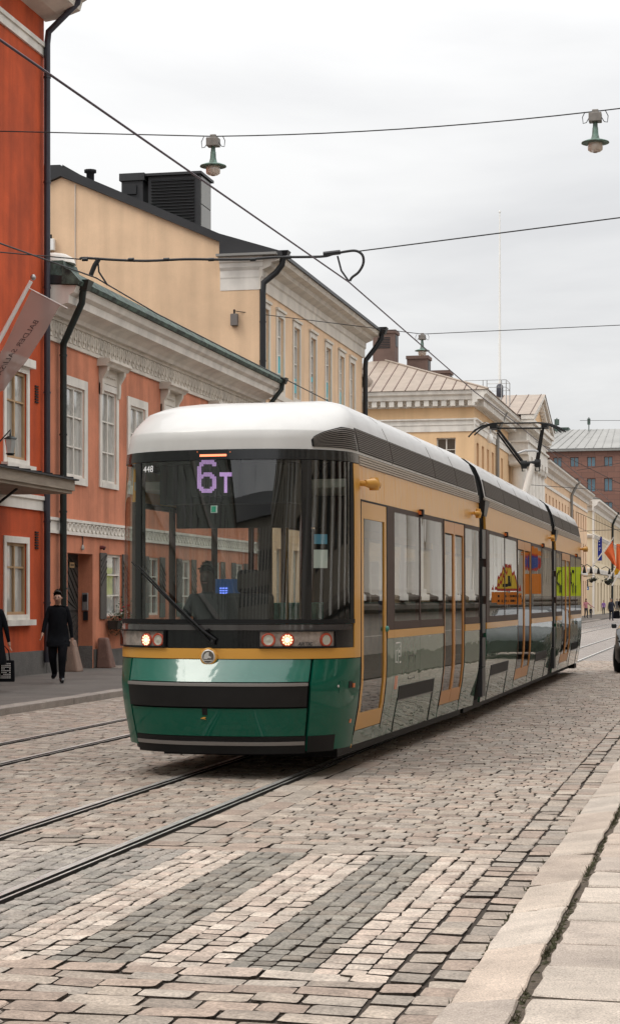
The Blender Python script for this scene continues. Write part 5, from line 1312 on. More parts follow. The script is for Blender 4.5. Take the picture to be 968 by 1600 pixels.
fpatch('valance', pSl, pS + 0.0, 0.24, 0.40, TMATT, 0.0, 0.03, 4)
fpatch('valance_strip', pSl + 0.02, pS - 0.02, 0.318, 0.352, LIP, 0.012, 0.03, 3)
fpatch('corner_panel', pS + 0.012, H90, 0.26, 1.105, GREEN, 0.004, 0.03, 12)
fpatch('corner_panel', -H90, pSl - 0.012, 0.30, 1.105, GREEN, 0.004, 0.03, 12)
fpatch('corner_step', pS + 0.014, phi_px(522, 0.4), 0.25, 0.40, TMATT, 0.010, 0.03, 3)
fpatch('front_backing', -H90, H90, 0.25, 1.43, TMATT, -0.05, 0.01, 30)
def fframe(px, py):
    ph, z = front_at(px, py); o = Vector(FS(ph, z)); du = (Vector(FS(ph + 0.01, z)) - Vector(FS(ph - 0.01, z))).normalized(); dv = (Vector(FS(ph, z + 0.01)) - Vector(FS(ph, z - 0.01))).normalized()
    n = du.cross(dv).normalized()
    return o, du, dv, n
def fdisc(mb, fr, prof, n=20, m=0, cap=True):           # lathe around the surface normal
    o, du, dv, nn = fr; vs = []; fs = []
    for r, h in prof:
        for j in range(n):
            a = 2 * math.pi * j / n; vs.append(o + du * (r * math.cos(a)) + dv * (r * math.sin(a)) + nn * h)
    for k in range(len(prof) - 1):
        for j in range(n): fs.append((k * n + j, k * n + (j + 1) % n, (k + 1) * n + (j + 1) % n, (k + 1) * n + j))
    mb.mesh(vs, fs, m, True)
    if cap: mb.face(vs[-n:], m)
    return mb
def fquad(mb, fr, poly, h, m=0):
    o, du, dv, nn = fr; mb.prism(poly, lambda p, q, w: o + du * p + dv * q + nn * w, 0, h, m); return mb
# headlights
for (a, b) in (((194, 988), (258.5, 1013)), ((405.5, 988.5), (520, 1013))):
    p0, z1 = front_at(*a); p1, z0 = front_at(*b)
    z0, z1 = 1.228, 1.362
    hl = part(MB().slab(FS, frange(p0, p1, 24), frange(z0, z1, 5), 0.008, 0.02), 'headlight', mat('reflector_bowl', (0.62, 0.52, 0.46), 0.4, 0.1, var=0.5, vscale=18))
    part(MB().slab(FS, frange(p0, p1, 24), frange(z0, z1, 5), 0.032, 0.002), 'headlight_lens', LENS)
    rim = MB()
    for q0, q1, y0, y1 in ((p0 - .012, p1 + .012, z0 - .012, z0), (p0 - .012, p1 + .012, z1, z1 + .012), (p0 - .012, p0, z0, z1), (p1, p1 + .012, z0, z1)): rim.slab(FS, frange(q0, q1, 16), frange(y0, y1, 2), 0.034, 0.03)
    part(rim, 'headlight_rim', TMATT)
for (px, lit) in ((231, True), (249, False), (419, False), (448, True), (507.5, False)):
    fr = fframe(px, 1000)
    rg = MB(); fdisc(rg, fr, [(0.066, 0.006), (0.066, 0.022), (0.058, 0.027), (0.047, 0.022)], 24, 0, False); part(rg, 'lamp_ring', REDR)
    mb = MB()
    if lit:
        fdisc(mb, fr, [(0.026, 0.022), (0.026, 0.026)], 16)
        for j in range(10):
            a = 2 * math.pi * j / 10; o, du, dv, nn = fr; f2 = (o + du * 0.041 * math.cos(a) + dv * 0.041 * math.sin(a), du, dv, nn); fdisc(mb, f2, [(0.009, 0.022), (0.009, 0.027)], 8)
        part(mb, 'lit_lamp', LEDW)
    else:
        fdisc(mb, fr, [(0.046, 0.022), (0.03, 0.015), (0.012, 0.022)], 16); part(mb, 'lamp_bowl', mat('grey_lamp_bowl', (0.70, 0.68, 0.58), 0.35, 0.1) if 'grey_lamp_bowl' not in bpy.data.materials else bpy.data.materials['grey_lamp_bowl'])
vs, fs = text_geo('ARTIC', 0.052); fr = fframe(476.5, 1006.5); mb = MB(); fquad(mb, fr, [(-.062, -.022), (.062, -.022), (.062, .022), (-.062, .022)], 0.008); pl = part(mb, 'name_plate', mat('plate_grey', (0.3, 0.26, 0.24), 0.5))
o, du, dv, nn = fr; mb = MB(); mb.mesh([o + du * (x + y * 0.15) + dv * y * 0.8 + nn * 0.0095 for x, y, z in vs], fs); part(mb, 'name_lettering', TMATT, pl)
# maker's badge on the nose: round, with a winged arrow
fr = fframe(327, 1026); mb = MB(); fdisc(mb, fr, [(0.083, 0.005), (0.083, 0.028), (0.074, 0.034)], 28); bd = part(mb, 'badge', GOLD)
mb = MB(); fdisc(mb, fr, [(0.066, 0.03), (0.066, 0.036), (0.056, 0.0365)], 28); part(mb, 'badge_ring', CHROME, bd)
mb = MB(); fdisc(mb, fr, [(0.055, 0.034), (0.055, 0.0372)], 28); part(mb, 'badge_field', mat('badge_dark', (0.10, 0.09, 0.08), 0.4), bd)
o, du, dv, nn = fr
mb = MB()
f2 = (o + nn * 0.0373, du, dv, nn)
fquad(mb, f2, [(-.042, -.020), (-.036, .018), (-.014, .040), (.010, .044), (.006, .010), (.030, -.004), (.026, -.014), (.0, -.012), (-.010, -.022)], 0.004)
fquad(mb, f2, [(-.034, -.030), (.034, -.030), (.034, -.038), (-.034, -.038)], 0.004); fquad(mb, f2, [(-.042, -.026), (-.030, -.034), (-.042, -.042)], 0.004); fquad(mb, f2, [(.030, -.026), (.042, -.034), (.030, -.042)], 0.004)
part(mb, 'badge_emblem', CHROME, bd)
# small fittings of the front
fr = fframe(533, 1073); mb = MB(); fquad(mb, fr, [(-.04, -.055), (.045, -.055), (.045, .055), (-.04, .055)], 0.006); ap = part(mb, 'access_flap', GREEN)
fr = fframe(527, 1072); mb = MB(); fdisc(mb, fr, [(0.012, 0.006), (0.012, 0.012)], 10); part(mb, 'lock', CHROME, ap)
fr = fframe(546.5, 1069.5); mb = MB(); fquad(mb, fr, [(-.04, -.03), (.04, -.03), (.04, .03), (-.04, .03)], 0.008); rf1 = part(mb, 'reflector_housing', TMATT)
fr = fframe(551, 1070.5); mb = MB(); fquad(mb, fr, [(-.022, -.020), (.022, -.020), (.022, .020), (-.022, .020)], 0.014); part(mb, 'reflector', AMBER, rf1)
fr = fframe(546, 1126); mb = MB(); fquad(mb, fr, [(-.02, -.018), (.02, -.018), (.02, .018), (-.02, .018)], 0.01); part(mb, 'reflector', AMBER)
fr = fframe(320, 1112); mb = MB(); fquad(mb, fr, [(-.025, -.03), (.025, -.03), (.025, .04), (-.025, .04)], 0.008); hk = part(mb, 'tow_cover', TMATT)
fr = fframe(318, 1122); mb = MB(); fquad(mb, fr, [(-.028, -.004), (.0, .012), (.028, .010), (.012, .0), (.024, -.012), (.010, -.006)], 0.012); part(mb, 'tow_hook', GOLD, hk)
fr = fframe(550, 1165); mb = MB(); fquad(mb, fr, [(-.012, .014), (.014, .016), (.004, -.02), (-.004, -.02), (.004, .006), (-.012, .004)], 0.006); part(mb, 'yellow_mark', GOLD)
led = MB(); p0 = phi_px(313, 3.0); p1 = phi_px(354, 3.0); led.slab(FS, frange(p0, p1, 5), frange(2.985, 3.005, 2), 0.012, 0.006); part(led, 'marker_light', LEDR)
for px in (309, 360): fr = fframe(px, 706.5); mb = MB(); fdisc(mb, fr, [(0.006, 0.006), (0.006, 0.012)], 8); part(mb, 'marker_end', AMBER)
vs, fs = text_geo('448', 0.088); fr = fframe(233.5, 734); o, du, dv, nn = fr; mb = MB(); mb.mesh([o + du * x + dv * y + nn * 0.014 for x, y, z in vs], fs); part(mb, 'fleet_number', mat('number_white', (0.85, 0.85, 0.85), 0.5))
fr = fframe(333, 795); o, du, dv, nn = fr; f2 = (o - nn * 0.03, du, dv, nn); mb = MB(); fquad(mb, f2, [(-.032, -.034), (.032, -.034), (.032, .034), (-.032, .034)], 0.003); sk = part(mb, 'sticker', mat('sticker_white', (0.75, 0.8, 0.78), 0.5))
mb = MB(); f2 = (o - nn * 0.026, du, dv, nn); fquad(mb, f2, [(-.024, -.027), (.018, -.027), (.018, .027), (-.024, .027)], 0.002); part(mb, 'sticker_field', mat('sticker_green', (0.0, 0.42, 0.25), 0.5), sk)
for (px, py, w, h, c) in ((503, 842, .07, .045, 'card_blue'), (503, 873, .075, .085, 'card_white')):
    o, du, dv, nn = fframe(px, py); mb = MB(); fquad(mb, (o - nn * 0.03, du, dv, nn), [(-w, -h), (w, -h), (w, h), (-w, h)], 0.003); part(mb, 'notice_card', mat(c, (0.10, 0.3, 0.45) if c == 'card_blue' else (0.7, 0.72, 0.70), 0.6))
# wiper
def fpt(px, py, off): 
    ph, z = front_at(px, py); return FS(ph, z, off)
mb = MB(); mb.tube([fpt(338, 1000, 0.04), fpt(320, 985, 0.06), fpt(270, 935, 0.05), fpt(222, 884, 0.035)], [0.016, 0.013, 0.011, 0.008], 8); mb.tube([fpt(330, 1004, 0.04), fpt(310, 982, 0.05), fpt(262, 930, 0.045)], 0.008, 6)
mb.tube([fpt(209, 878, 0.02), fpt(258, 930, 0.02), fpt(312, 986, 0.02)], [0.006, 0.009, 0.006], 6); mb.lathe([(0.02, -0.03), (0.024, 0.0), (0.01, 0.02)], fpt(334, 1002, 0.04), 10); wp = part(mb, 'wiper', TMATT)
fr = fframe(327, 984); mb = MB(); fdisc(mb, fr, [(0.014, 0.0), (0.014, 0.05), (0.006, 0.06)], 10); part(mb, 'washer_nozzle', TMATT)
# destination display: LED dots behind the glass
yd = 0.42
mb = MB()
xa, za = local_at(296, 717, yd); xb, zb = local_at(372, 775, yd)
mb.slab(lambda u, v, off=0: map1(u, yd + 0.02 - off, v), [xa, xb], [zb, za], 0, 0.1); dd = part(mb, 'destination_display', mat('display_black', (0.012, 0.013, 0.014), 0.5))
SIX = ["..XXXXXX.", ".XXXXXXXX", ".XX....XX", "XX.......", "XX.......", "XX.......", "XX.XXXX..", "XXXXXXXX.", "XXX...XXX", "XX.....XX", "XX.....XX", "XX.....XX", "XX.....XX", "XXX...XXX", ".XXXXXXX.", "..XXXXX.."]
TEE = ["XXXXXXXX", "XXXXXXXX", "...XX...", "...XX...", "...XX...", "...XX...", "...XX...", "...XX...", "...XX...", "...XX..."]
db = MB()
def dots(bm, px0, py0, px1, py1):
    for r_, row in enumerate(bm):
        for c, ch in enumerate(row):
            if ch == 'X':
                for sx in (0.25, 0.75):
                    for sy in (0.25, 0.75):
                        px = px0 + (px1 - px0) * (c + sx) / len(row); py = py0 + (py1 - py0) * (r_ + sy) / len(bm)
                        x, z = local_at(px, py, yd); t = 0.0037
                        db.face([map1(x - t, yd, z - t), map1(x + t, yd, z - t), map1(x + t, yd, z + t), map1(x - t, yd, z + t)])
dots(SIX, 308, 719, 338, 770); dots(TEE, 343, 738, 362, 770)
part(db, 'route_number', VIOLET, dd)
xb2, _ = local_at(362, 720, yd - 0.02); xb3, zb3 = local_at(372, 771, yd - 0.02)
# upper black mask inside the screen
part(MB().slab(lambda u, v, off=0: FS(u, v, -0.09), frange(pL, pR, 24), frange(2.60, 2.95, 4), 0, 0.0), 'visor_panel', mat('visor_dark', (0.012, 0.012, 0.013), 0.5)) if False else None
mb = MB(); mb.slab(lambda u, v, off=0: map1(u, 0.72 - off, v), [-.66, .66], [2.56, 2.94], 0, -0.2); part(mb, 'cab_ceiling_box', CABIN)
# --- interior
def lbox(mb, mp, x0, x1, y0, y1, z0, z1, m=0):
    P = [mp(x, y, z) for z in (z0, z1) for y in (y0, y1) for x in (x0, x1)]
    return mb.mesh(P, [(0, 2, 3, 1), (4, 5, 7, 6), (0, 1, 5, 4), (2, 6, 7, 3), (0, 4, 6, 2), (1, 3, 7, 5)], m)
mb = MB(); lbox(mb, map1, -1.0, 1.0, 1.1, 8.4, .34, .40); lbox(mb, map1, -.6, .6, .5, 1.1, .34, .4); lbox(mb, map2, -1.0, 1.0, 25.6, 43, .34, .40); part(mb, 'floor', CABIN)
mb = MB(); lbox(mb, map1, -1.05, 1.05, .9, 8.4, 2.72, 2.8); lbox(mb, map2, -1.05, 1.05, 25.6, 43, 2.72, 2.8); part(mb, 'ceiling', CABINL)
mb = MB(); lbox(mb, map1, -.62, .62, .45, .95, .4, 1.36); lbox(mb, map1, -.45, .45, .42, .6, 1.36, 1.44); part(mb, 'dashboard', CABIN)
mb = MB(); lbox(mb, map1, -.18, -.06, 2.3, 2.36, .4, 2.72); lbox(mb, map1, .5, .72, 2.3, 2.36, .4, 2.72); lbox(mb, map1, -1.08, .72, 2.3, 2.36, .4, 1.25); lbox(mb, map1, -1.08, .72, 2.3, 2.36, 2.4, 2.72); part(mb, 'cab_partition', CABIN)
x0, z0 = local_at(343, 905, 2.2); x1, z1 = local_at(371, 968, 2.2)
mb = MB(); lbox(mb, map1, x0, x1, 2.05, 2.28, z1, z0); tk = part(mb, 'ticket_machine', mat('ticket_blue', (0.012, 0.10, 0.30), 0.4, emit=(0.01, 0.06, 0.2), estr=0.25))
mb = MB()
for r_ in range(3):
    for c in range(3): lbox(mb, map1, x0 + .05 + c * .03, x0 + .07 + c * .03, 2.04, 2.05, z0 - .1 - r_ * .025, z0 - .088 - r_ * .025)
part(mb, 'ticket_screen', mat('screen_blue', (0.1, 0.15, 0.8), 0.4, emit=(0.2, 0.3, 1.0), estr=1.5), tk)
sb = MB(); lbox(sb, map1, -.27, .23, 1.25, 1.4, .85, 1.72); lbox(sb, map1, -.13, .1, 1.27, 1.37, 1.72, 1.95); lbox(sb, map1, -.27, .23, .85, 1.3, .75, .9); part(sb, 'driver_seat', CABIN, bevel=0.04)
def seat(mp, x, y, name='seat'):
    mb = MB(); lbox(mb, mp, x - .21, x + .21, y, y + .42, .82, .9); lbox(mb, mp, x - .21, x + .21, y + .4, y + .47, .85, 1.62); part(mb, name, SEATG, bevel=0.02)
for y in (2.7, 3.55, 4.4, 5.25, 6.1, 6.95):
    for x in (-.85, -.4): seat(map1, x, y)
for y in (2.7, 3.6, 4.5):
    for x in (.45, .88): seat(map1, x, y)
for y in (26, 27, 28, 32.2, 33.2, 34.2, 40, 41): 
    for x in (-.85, .85): seat(map2, x, y)
for (x, y) in ((-.15, 3.3), (.2, 5.4), (.2, 7.2)):
    part(MB().tube([map1(x, y, .4), map1(x, y, 2.72)], 0.018, 8), 'grab_pole', GOLD)
for y in (29.4, 31.8, 37.5, 39.9): part(MB().tube([map2(.5, y, .4), map2(.5, y, 2.72)], 0.018, 8), 'grab_pole', GOLD)
# --- side panels, windows and doors
Z_BELT = (1.262, 1.345); Z_WIN = (1.345, 2.62); Z_UP = (2.62, 2.94)
LZS = [.26, .36, .5, .62, .74, .85, 1.0, 1.26]
def body_side(mp, sg, y0, y1, bays, belt=True):
    SG = SIDEG if sg > 0 else CLEARG
    S = side(mp, sg)
    part(MB().slab(S, frange(y0, y1, 8), frange(*Z_UP, 4), 0.0, 0.03), 'cantrail_panel', GOLDS)
    mb = MB()
    for k in range(4): mb.slab(S, frange(y0, y1, 4), [2.945 + k * .025, 2.945 + k * .025 + .017], 0.012, 0.03)
    mb.slab(S, frange(y0, y1, 3), [2.942, 3.048], -0.004, 0.01)
    part(mb, 'ribbed_strip', RIB)
    for (a, b, kind) in bays:
        if kind in ('win', 'pillar', 'panel'):
            part(MB().slab(S, frange(a + .004, b - .004, 5), LZS, 0.0, 0.03), 'side_panel', GREENS)
            part(MB().slab(S, [a + .002, b - .002], frange(*Z_BELT, 2), 0.008, 0.03), 'belt_strip', GOLD)
        if kind == 'pillar' or kind == 'panel':
            part(MB().slab(S, [a + .002, b - .002], frange(1.348, 2.617, 4), 0.002, 0.05), 'pillar', FRAME)
        if kind == 'win':
            f = MB(); z0, z1 = 1.348, 2.617
            for (q0, q1, v0, v1) in ((a + .002, b - .002, z0, z0 + .085), (a + .002, b - .002, z1 - .05, z1), (a + .002, a + .035, z0 + .085, z1 - .05), (b - .035, b - .002, z0 + .085, z1 - .05)):
                f.slab(S, [q0, q1], frange(v0, v1, 3), 0.002, 0.05)
            wo = part(f, 'window_frame', FRAME)
            part(MB().slab(S, frange(a + .035, b - .035, 6), frange(z0 + .085, z1 - .05, 5), -0.002, 0.004), 'window_pane', SG, wo)
        if kind in ('door', 'door1'):
            zb, zt = .40, 2.60
            leaves = [(a + .02, (a + b) / 2 - .006), ((a + b) / 2 + .006, b - .02)] if kind == 'door' else [(a + .03, b - .03)]
            fw = .05 if kind == 'door' else .095
            ZS = [.40, .5, .62, .74, .85, 1.0, 1.4, 2.0, 2.6]
            part(MB().slab(S, [a, b], frange(.26, .395, 3), 0.0, 0.03), 'door_sill', GREENS)
            rimm = MB(); rimm.slab(S, [a, a + .018], [.36] + ZS[1:] + [2.618], 0.004, 0.05); rimm.slab(S, [b - .018, b], [.36] + ZS[1:] + [2.618], 0.004, 0.05); rimm.slab(S, [a + .018, b - .018], [2.602, 2.618], 0.004, 0.05); part(rimm, 'door_seal', TMATT)
            for (l0, l1) in leaves:
                f = MB(); f.slab(S, [l0, l0 + fw], ZS, 0.0, 0.04); f.slab(S, [l1 - fw, l1], ZS, 0.0, 0.04)
                f.slab(S, [l0 + fw, l1 - fw], [.40, .5, .56], 0.0, 0.04); f.slab(S, [l0 + fw, l1 - fw], [2.46 if kind == 'door' else 2.44, 2.60], 0.0, 0.04)
                do_ = part(f, 'door', GOLD if kind == 'door1' else COPPER)
                part(MB().slab(S, frange(l0 + fw, l1 - fw, 4), [.56, .62, .74, .85, 1.0, 1.4, 1.9, 2.44], -0.012, 0.004), 'door_glass', SIDEG, do_)
B1 = [(1.14, 2.36, 'door1'), (2.36, 2.70, 'pillar'), (2.70, 4.15, 'win'), (4.15, 5.62, 'win'), (5.66, 7.12, 'door'), (7.16, 8.33, 'win')]
body_side(map1, 1, 1.12, 8.35, B1)
body_side(map1, -1, 1.12, 8.35, [(1.12, 2.3, 'win'), (2.3, 3.8, 'win'), (3.8, 5.3, 'win'), (5.3, 6.8, 'win'), (6.8, 8.33, 'win')])
B2 = [(25.64, 25.95, 'pillar'), (25.95, 27.84, 'win'), (27.84, 29.56, 'win'), (29.6, 31.66, 'door'), (31.7, 33.58, 'win'), (33.58, 35.52, 'win')]
body_side(map2, 1, 25.62, 35.54, B2)
body_side(map2, -1, 25.62, 35.54, [(25.64 + 1.65 * k, 25.64 + 1.65 * (k + 1), 'win') for k in range(6)])
B3 = [(36.42, 37.66, 'win'), (37.7, 39.72, 'door'), (39.76, 41.2, 'win'), (41.2, 42.8, 'win')]
body_side(map2, 1, 36.4, 42.82, B3)
body_side(map2, -1, 36.4, 42.82, [(36.4 + 1.6 * k, 36.4 + 1.6 * (k + 1), 'win') for k in range(4)])
# bogie slots and hatch seams
def slot(mp, a, b, z0=.60, z1=.745):
    S = side(mp, 1); part(MB().slab(S, frange(a, b, 3), frange(z0, z1, 3), 0.005, 0.02), 'bogie_slot', TMATT)
    part(MB().slab(S, frange(a, b, 3), [z0 - .012, z0 - .002], 0.008, 0.02), 'slot_edge', LIP)
    part(MB().slab(S, [b + .01, b + .05], [.26, .4, .62, z1], 0.005, 0.02), 'skirt_gap', TMATT); part(MB().slab(S, [a - .03, a - .01], [.26, .4, .62, z0], 0.005, 0.02), 'skirt_gap', TMATT)
slot(map1, 3.05, 5.05); slot(map2, 26.3, 28.4); slot(map2, 32.6, 34.6); slot(map2, 40.2, 42.0)
S1 = side(map1, 1)
mb = MB()
for y in (3.5, 3.86): mb.slab(S1, [y, y + .008], [.80, 1.05], 0.003, 0.006)
for z in (.80, 1.045): mb.slab(S1, [3.5, 3.868], [z, z + .006], 0.003, 0.006)
part(mb, 'hatch_seam', TMATT)
# white marks low on the first panel and the small lock
mb = MB()
for (y, z, w, h) in ((2.80, 1.20, .22, .012), (2.78, 1.0, .02, .13), (2.83, 1.0, .03, .012), (2.83, 1.12, .03, .012), (2.9, .99, .012, .16), (2.96, 1.06, .05, .012), (2.96, 1.1, .05, .03), (3.05, 1.05, .012, .16), (3.02, 1.16, .03, .012), (3.0, .99, .06, .02)): mb.slab(S1, [y, y + w], [z, z + h], 0.003, 0.004)
part(mb, 'door_pictograms', mat('mark_white', (0.75, 0.75, 0.72), 0.5))
mb = MB()
for k in range(3): mb.slab(S1, [2.80 + k * .05, 2.83 + k * .05], [.72, .86], 0.003, 0.004)
part(mb, 'warning_mark', AMBER)
# blue poster on the cab door glass
mb = MB(); mb.slab(S1, [2.06, 2.24], [1.47, 1.75], -0.02, 0.004); ps = part(mb, 'door_poster', mat('poster_blue', (0.02, 0.20, 0.5), 0.5))
mb = MB(); mb.slab(S1, [2.09, 2.2], [1.50, 1.53], -0.014, 0.004); mb.slab(S1, [2.09, 2.15], [1.69, 1.71], -0.014, 0.004); part(mb, 'poster_text', M['white_paint'], ps)
# door button
mb = MB(); mb.lathe([(0.03, 0), (0.03, 0.02), (0.015, 0.03)], map1(1.15, 2.31, 1.36), 12, axis='x'); part(mb, 'door_button', mat('button_green', (0.05, 0.25, 0.2), 0.4))
mb = MB(); mb.slab(S1, [6.62, 6.72], [1.42, 1.75], -0.02, 0.004); part(mb, 'door_poster', bpy.data.materials['poster_blue'])
# side cameras and lamps
def cam_pod(mp, y, z, big=True):
    mb = MB(); s_ = .8 if big else 0.55
    P = lambda a, b, c: mp(1.13 + a, y + b, z + c)
    mb.tube([P(-.02, 0, 0), P(.10 * s_, 0, 0)], .035 * s_, 8); mb.tube([P(.08 * s_, -.02, 0), P(.15 * s_, .06, .0), P(.17 * s_, .26 * s_, .0)], [.04 * s_, .065 * s_, .05 * s_], 10); mb.lathe([(.06 * s_, -.06), (.075 * s_, 0), (.05 * s_, .06)], P(.15 * s_, .16 * s_, .0), 12)
    o = part(mb, 'side_camera', GOLD); mb = MB(); mb.lathe([(.028 * s_, -.02), (.034 * s_, 0), (.01, .02)], P(.17 * s_, .28 * s_, -.02), 10, axis='y'); part(mb, 'camera_lens', TBLACK, o)
cam_pod(map1, 1.15, 2.77, True); cam_pod(map1, 7.75, 2.78, False); cam_pod(map2, 34.9, 2.80, False); cam_pod(map2, 42.6, 2.80, True)
def side_lamp(mp, y):
    S = side(mp, 1); mb = MB(); mb.slab(S, [y - .09, y + .09], [2.60, 2.64], 0.03, 0.03); o = part(mb, 'side_lamp', AMBER); part(MB().slab(S, [y - .04, y + .04], [2.58, 2.66], 0.045, 0.045), 'lamp_cap', TMATT, o)
side_lamp(map1, 4.15); side_lamp(map2, 27.9); side_lamp(map2, 33.6); side_lamp(map2, 41.2)
# --- roof
def roof_piece(mp, y0, y1, name='roof'):
    zs = [3.05, 3.1, 3.18, 3.27, 3.33, 3.38, 3.46, 3.52, 3.58, 3.62, 3.66, 3.69, 3.71, 3.72]
    pts = [(W(z), z) for z in zs]; arch = pts + [(-w, z) for w, z in pts[::-1]][1:]
    mb = MB(); mb.grid(lambda u, v: mp(arch[int(v)][0], u, arch[int(v)][1]), frange(y0, y1, 4), list(range(len(arch))), 0)
    mb.face([mp(x, y0, z) for x, z in arch], 1); mb.face([mp(x, y1, z) for x, z in arch], 1)
    return part(mb, name, [ROOFW, TMATT])
# front cap lofted from the header band up and back
lv = [(3.05, 0.0), (3.14, .0), (3.222, .006), (3.238, .02), (3.30, .11), (3.38, .25), (3.46, .44), (3.52, .68), (3.58, 1.05), (3.63, 1.45), (3.67, 1.9), (3.70, 2.4), (3.716, 2.9)]
rows_ = []
phs = frange(-H90, H90, 41)
for z, o_ in lv:
    w = W(z)
    row = [map1(-w, 8.35, z), map1(-w, 4.5, z)]
    for ph in phs:
        s, c = math.sin(ph), max(0, math.cos(ph)); row.append(map1(w * math.copysign(abs(s) ** EXP, s), (lean(3.05) + o_) * c + (NOSE_L + o_ * .6) * (1 - c ** EXP) + (o_ * .0), z))
    row += [map1(w, 4.5, z), map1(w, 8.35, z)]
    rows_.append(row)
mb = MB(); n = len(rows_[0])
mb.mesh([p for r_ in rows_ for p in r_], [(j * n + i, j * n + i + 1, (j + 1) * n + i + 1, (j + 1) * n + i) for j in range(len(rows_) - 1) for i in range(n - 1)], 0, True)
top_ = rows_[-1]
for i in range(n // 2): mb.face([top_[i], top_[i + 1], top_[n - 2 - i], top_[n - 1 - i]], 0, True)
mb.face([r_[0] for r_ in rows_] + [r_[-1] for r_ in rows_[::-1]], 1)
rc = part(mb, 'roof', [ROOFW, TMATT])
roof_piece(map2, 25.62, 35.54); 
roof_piece(map2, 36.4, 42.82)
def louvres(mp, y0, y1, seams):
    S = side(mp, 1); ys = [y0] + seams + [y1]
    for a, b in zip(ys, ys[1:]):
        mb = MB(); mb.slab(S, [a + .012, b - .012], frange(3.075, 3.305, 4), 0.004, 0.02, 0)
        for k in range(11): mb.slab(S, [a + .02, b - .02], [3.084 + k * .0198, 3.084 + k * .0198 + .010], 0.014, 0.014, 1)
        part(mb, 'louvre_panel', [TMATT, LOUV])
    for y in seams: part(MB().slab(S, [y - .006, y + .006], frange(3.06, 3.62, 10), 0.003, 0.01), 'roof_seam', LIP)
louvres(map1, 1.15, 8.3, [2.75, 5.2, 6.7]); louvres(map2, 25.75, 35.5, [28.0, 30.1, 32.2, 34.0]); louvres(map2, 36.45, 42.7, [38.2, 40.2])
# louvre tapering round the front corner
def capS(ph, t, off=0.0):                      # follows the cap between its first levels
    z = 3.05 + t * .26; w = W(z) + off; o_ = .0 if t < .68 else .11 * (t - .68) / .3
    s, c = math.sin(ph), max(0, math.cos(ph))
    return map1(w * math.copysign(abs(s) ** EXP, s), (lean(3.05) + o_) * c + (NOSE_L + o_ * .6) * (1 - c ** EXP) - off * c, z)
mb = MB(); p0 = phi_px(487, 3.1)
def capL(ph, t, off=0.0): return capS(ph, .10 + (t - .10) * (.30 + .70 * min(1, max(0, (ph - p0) / .45)) ** .6), off)
mb.slab(capL, frange(p0, H90, 20), frange(.10, .90, 4), 0.006, 0.02, 0)
for k in range(10): mb.slab(capL, frange(p0 + .02, H90, 20), [.13 + k * .077, .13 + k * .077 + .035], 0.016, 0.014, 1)
part(mb, 'louvre_panel', [TMATT, LOUV])
mb = MB(); S = side(map1, 1)
# --- gangway bellows
def bellows(m0, y0, m1, y1):
    mb = MB(); N_ = 9; zs = [.3, .5, .85, 1.2, 2.2, 2.95, 3.1, 3.27, 3.38, 3.46, 3.58, 3.66, 3.71]
    ring0 = [(W(z), z) for z in zs]; ring_ = ring0 + [(-w, z) for w, z in ring0[::-1]]
    rings = []
    for k in range(N_):
        t = k / (N_ - 1); dip = .03 if k % 2 else .0
        row = []
        for w, z in ring_:
            a = Vector(m0(math.copysign(abs(w) - .035 - dip, w), y0, z + (-.01 - dip * .5 if z > 3.2 else 0))); b = Vector(m1(math.copysign(abs(w) - .035 - dip, w), y1, z + (-.01 - dip * .5 if z > 3.2 else 0))); row.append(a.lerp(b, t))
        rings.append(row)
    n = len(ring_)
    mb.mesh([p for r_ in rings for p in r_], [(k * n + i, k * n + (i + 1) % n, (k + 1) * n + (i + 1) % n, (k + 1) * n + i) for k in range(N_ - 1) for i in range(n)], 0, False)
    o = part(mb, 'gangway_bellows', TMATT)
    mid0, mid1 = Vector(m0(1.15, y0 + .1, 0)), Vector(m1(1.15, y1 - .1, 0)); c = (mid0 + mid1) / 2
    mb = MB()
    for z in (.55, .95, 1.4, 1.9, 2.4): mb.box(c.x - .05, c.x + .012, c.y - .17, c.y + .17, z - .19, z + .2)
    part(mb, 'gangway_shield', mat('shield_black', (0.018, 0.019, 0.022), 0.4) if 'shield_black' not in bpy.data.materials else bpy.data.materials['shield_black'], o)
    mb = MB(); mb.tbox((c.x - .05, c.x + .03, c.y - .14, c.y + .14), (c.x - .05, c.x + .06, c.y - .24, c.y + .24), 2.78, 2.98); part(mb, 'rain_funnel', bpy.data.materials['shield_black'], o)
bellows(map1, 8.36, map2, 25.61); bellows(map2, 35.55, map2, 36.39)
# --- tail
def TS(phi, z, off=0.0):
    s, c = math.sin(phi), max(0, math.cos(phi)); return map2((W(z) + off) * math.copysign(abs(s) ** EXP, s), 43.55 - .73 * (1 - c ** EXP) - .1 * max(0, (z - 1.2) / 2) * c + off * c, z)
ph = frange(-H90, H90, 25)
part(MB().slab(TS, ph, LZS, 0, .03), 'tail_panel', GREEN); part(MB().slab(TS, ph, [1.262, 1.345], .006, .03), 'tail_belt', GOLD); part(MB().slab(TS, ph, frange(1.348, 2.617, 6), 0, .01), 'tail_window', SIDEG); part(MB().slab(TS, ph, frange(2.62, 3.05, 4), 0, .03), 'tail_header', GOLDS)
mb = MB(); mb.slab(TS, ph, [3.05, 3.1, 3.18, 3.27, 3.33, 3.38, 3.46, 3.52, 3.58, 3.62, 3.66, 3.69, 3.71], 0, .02)
part(mb, 'tail_cap', ROOFW)
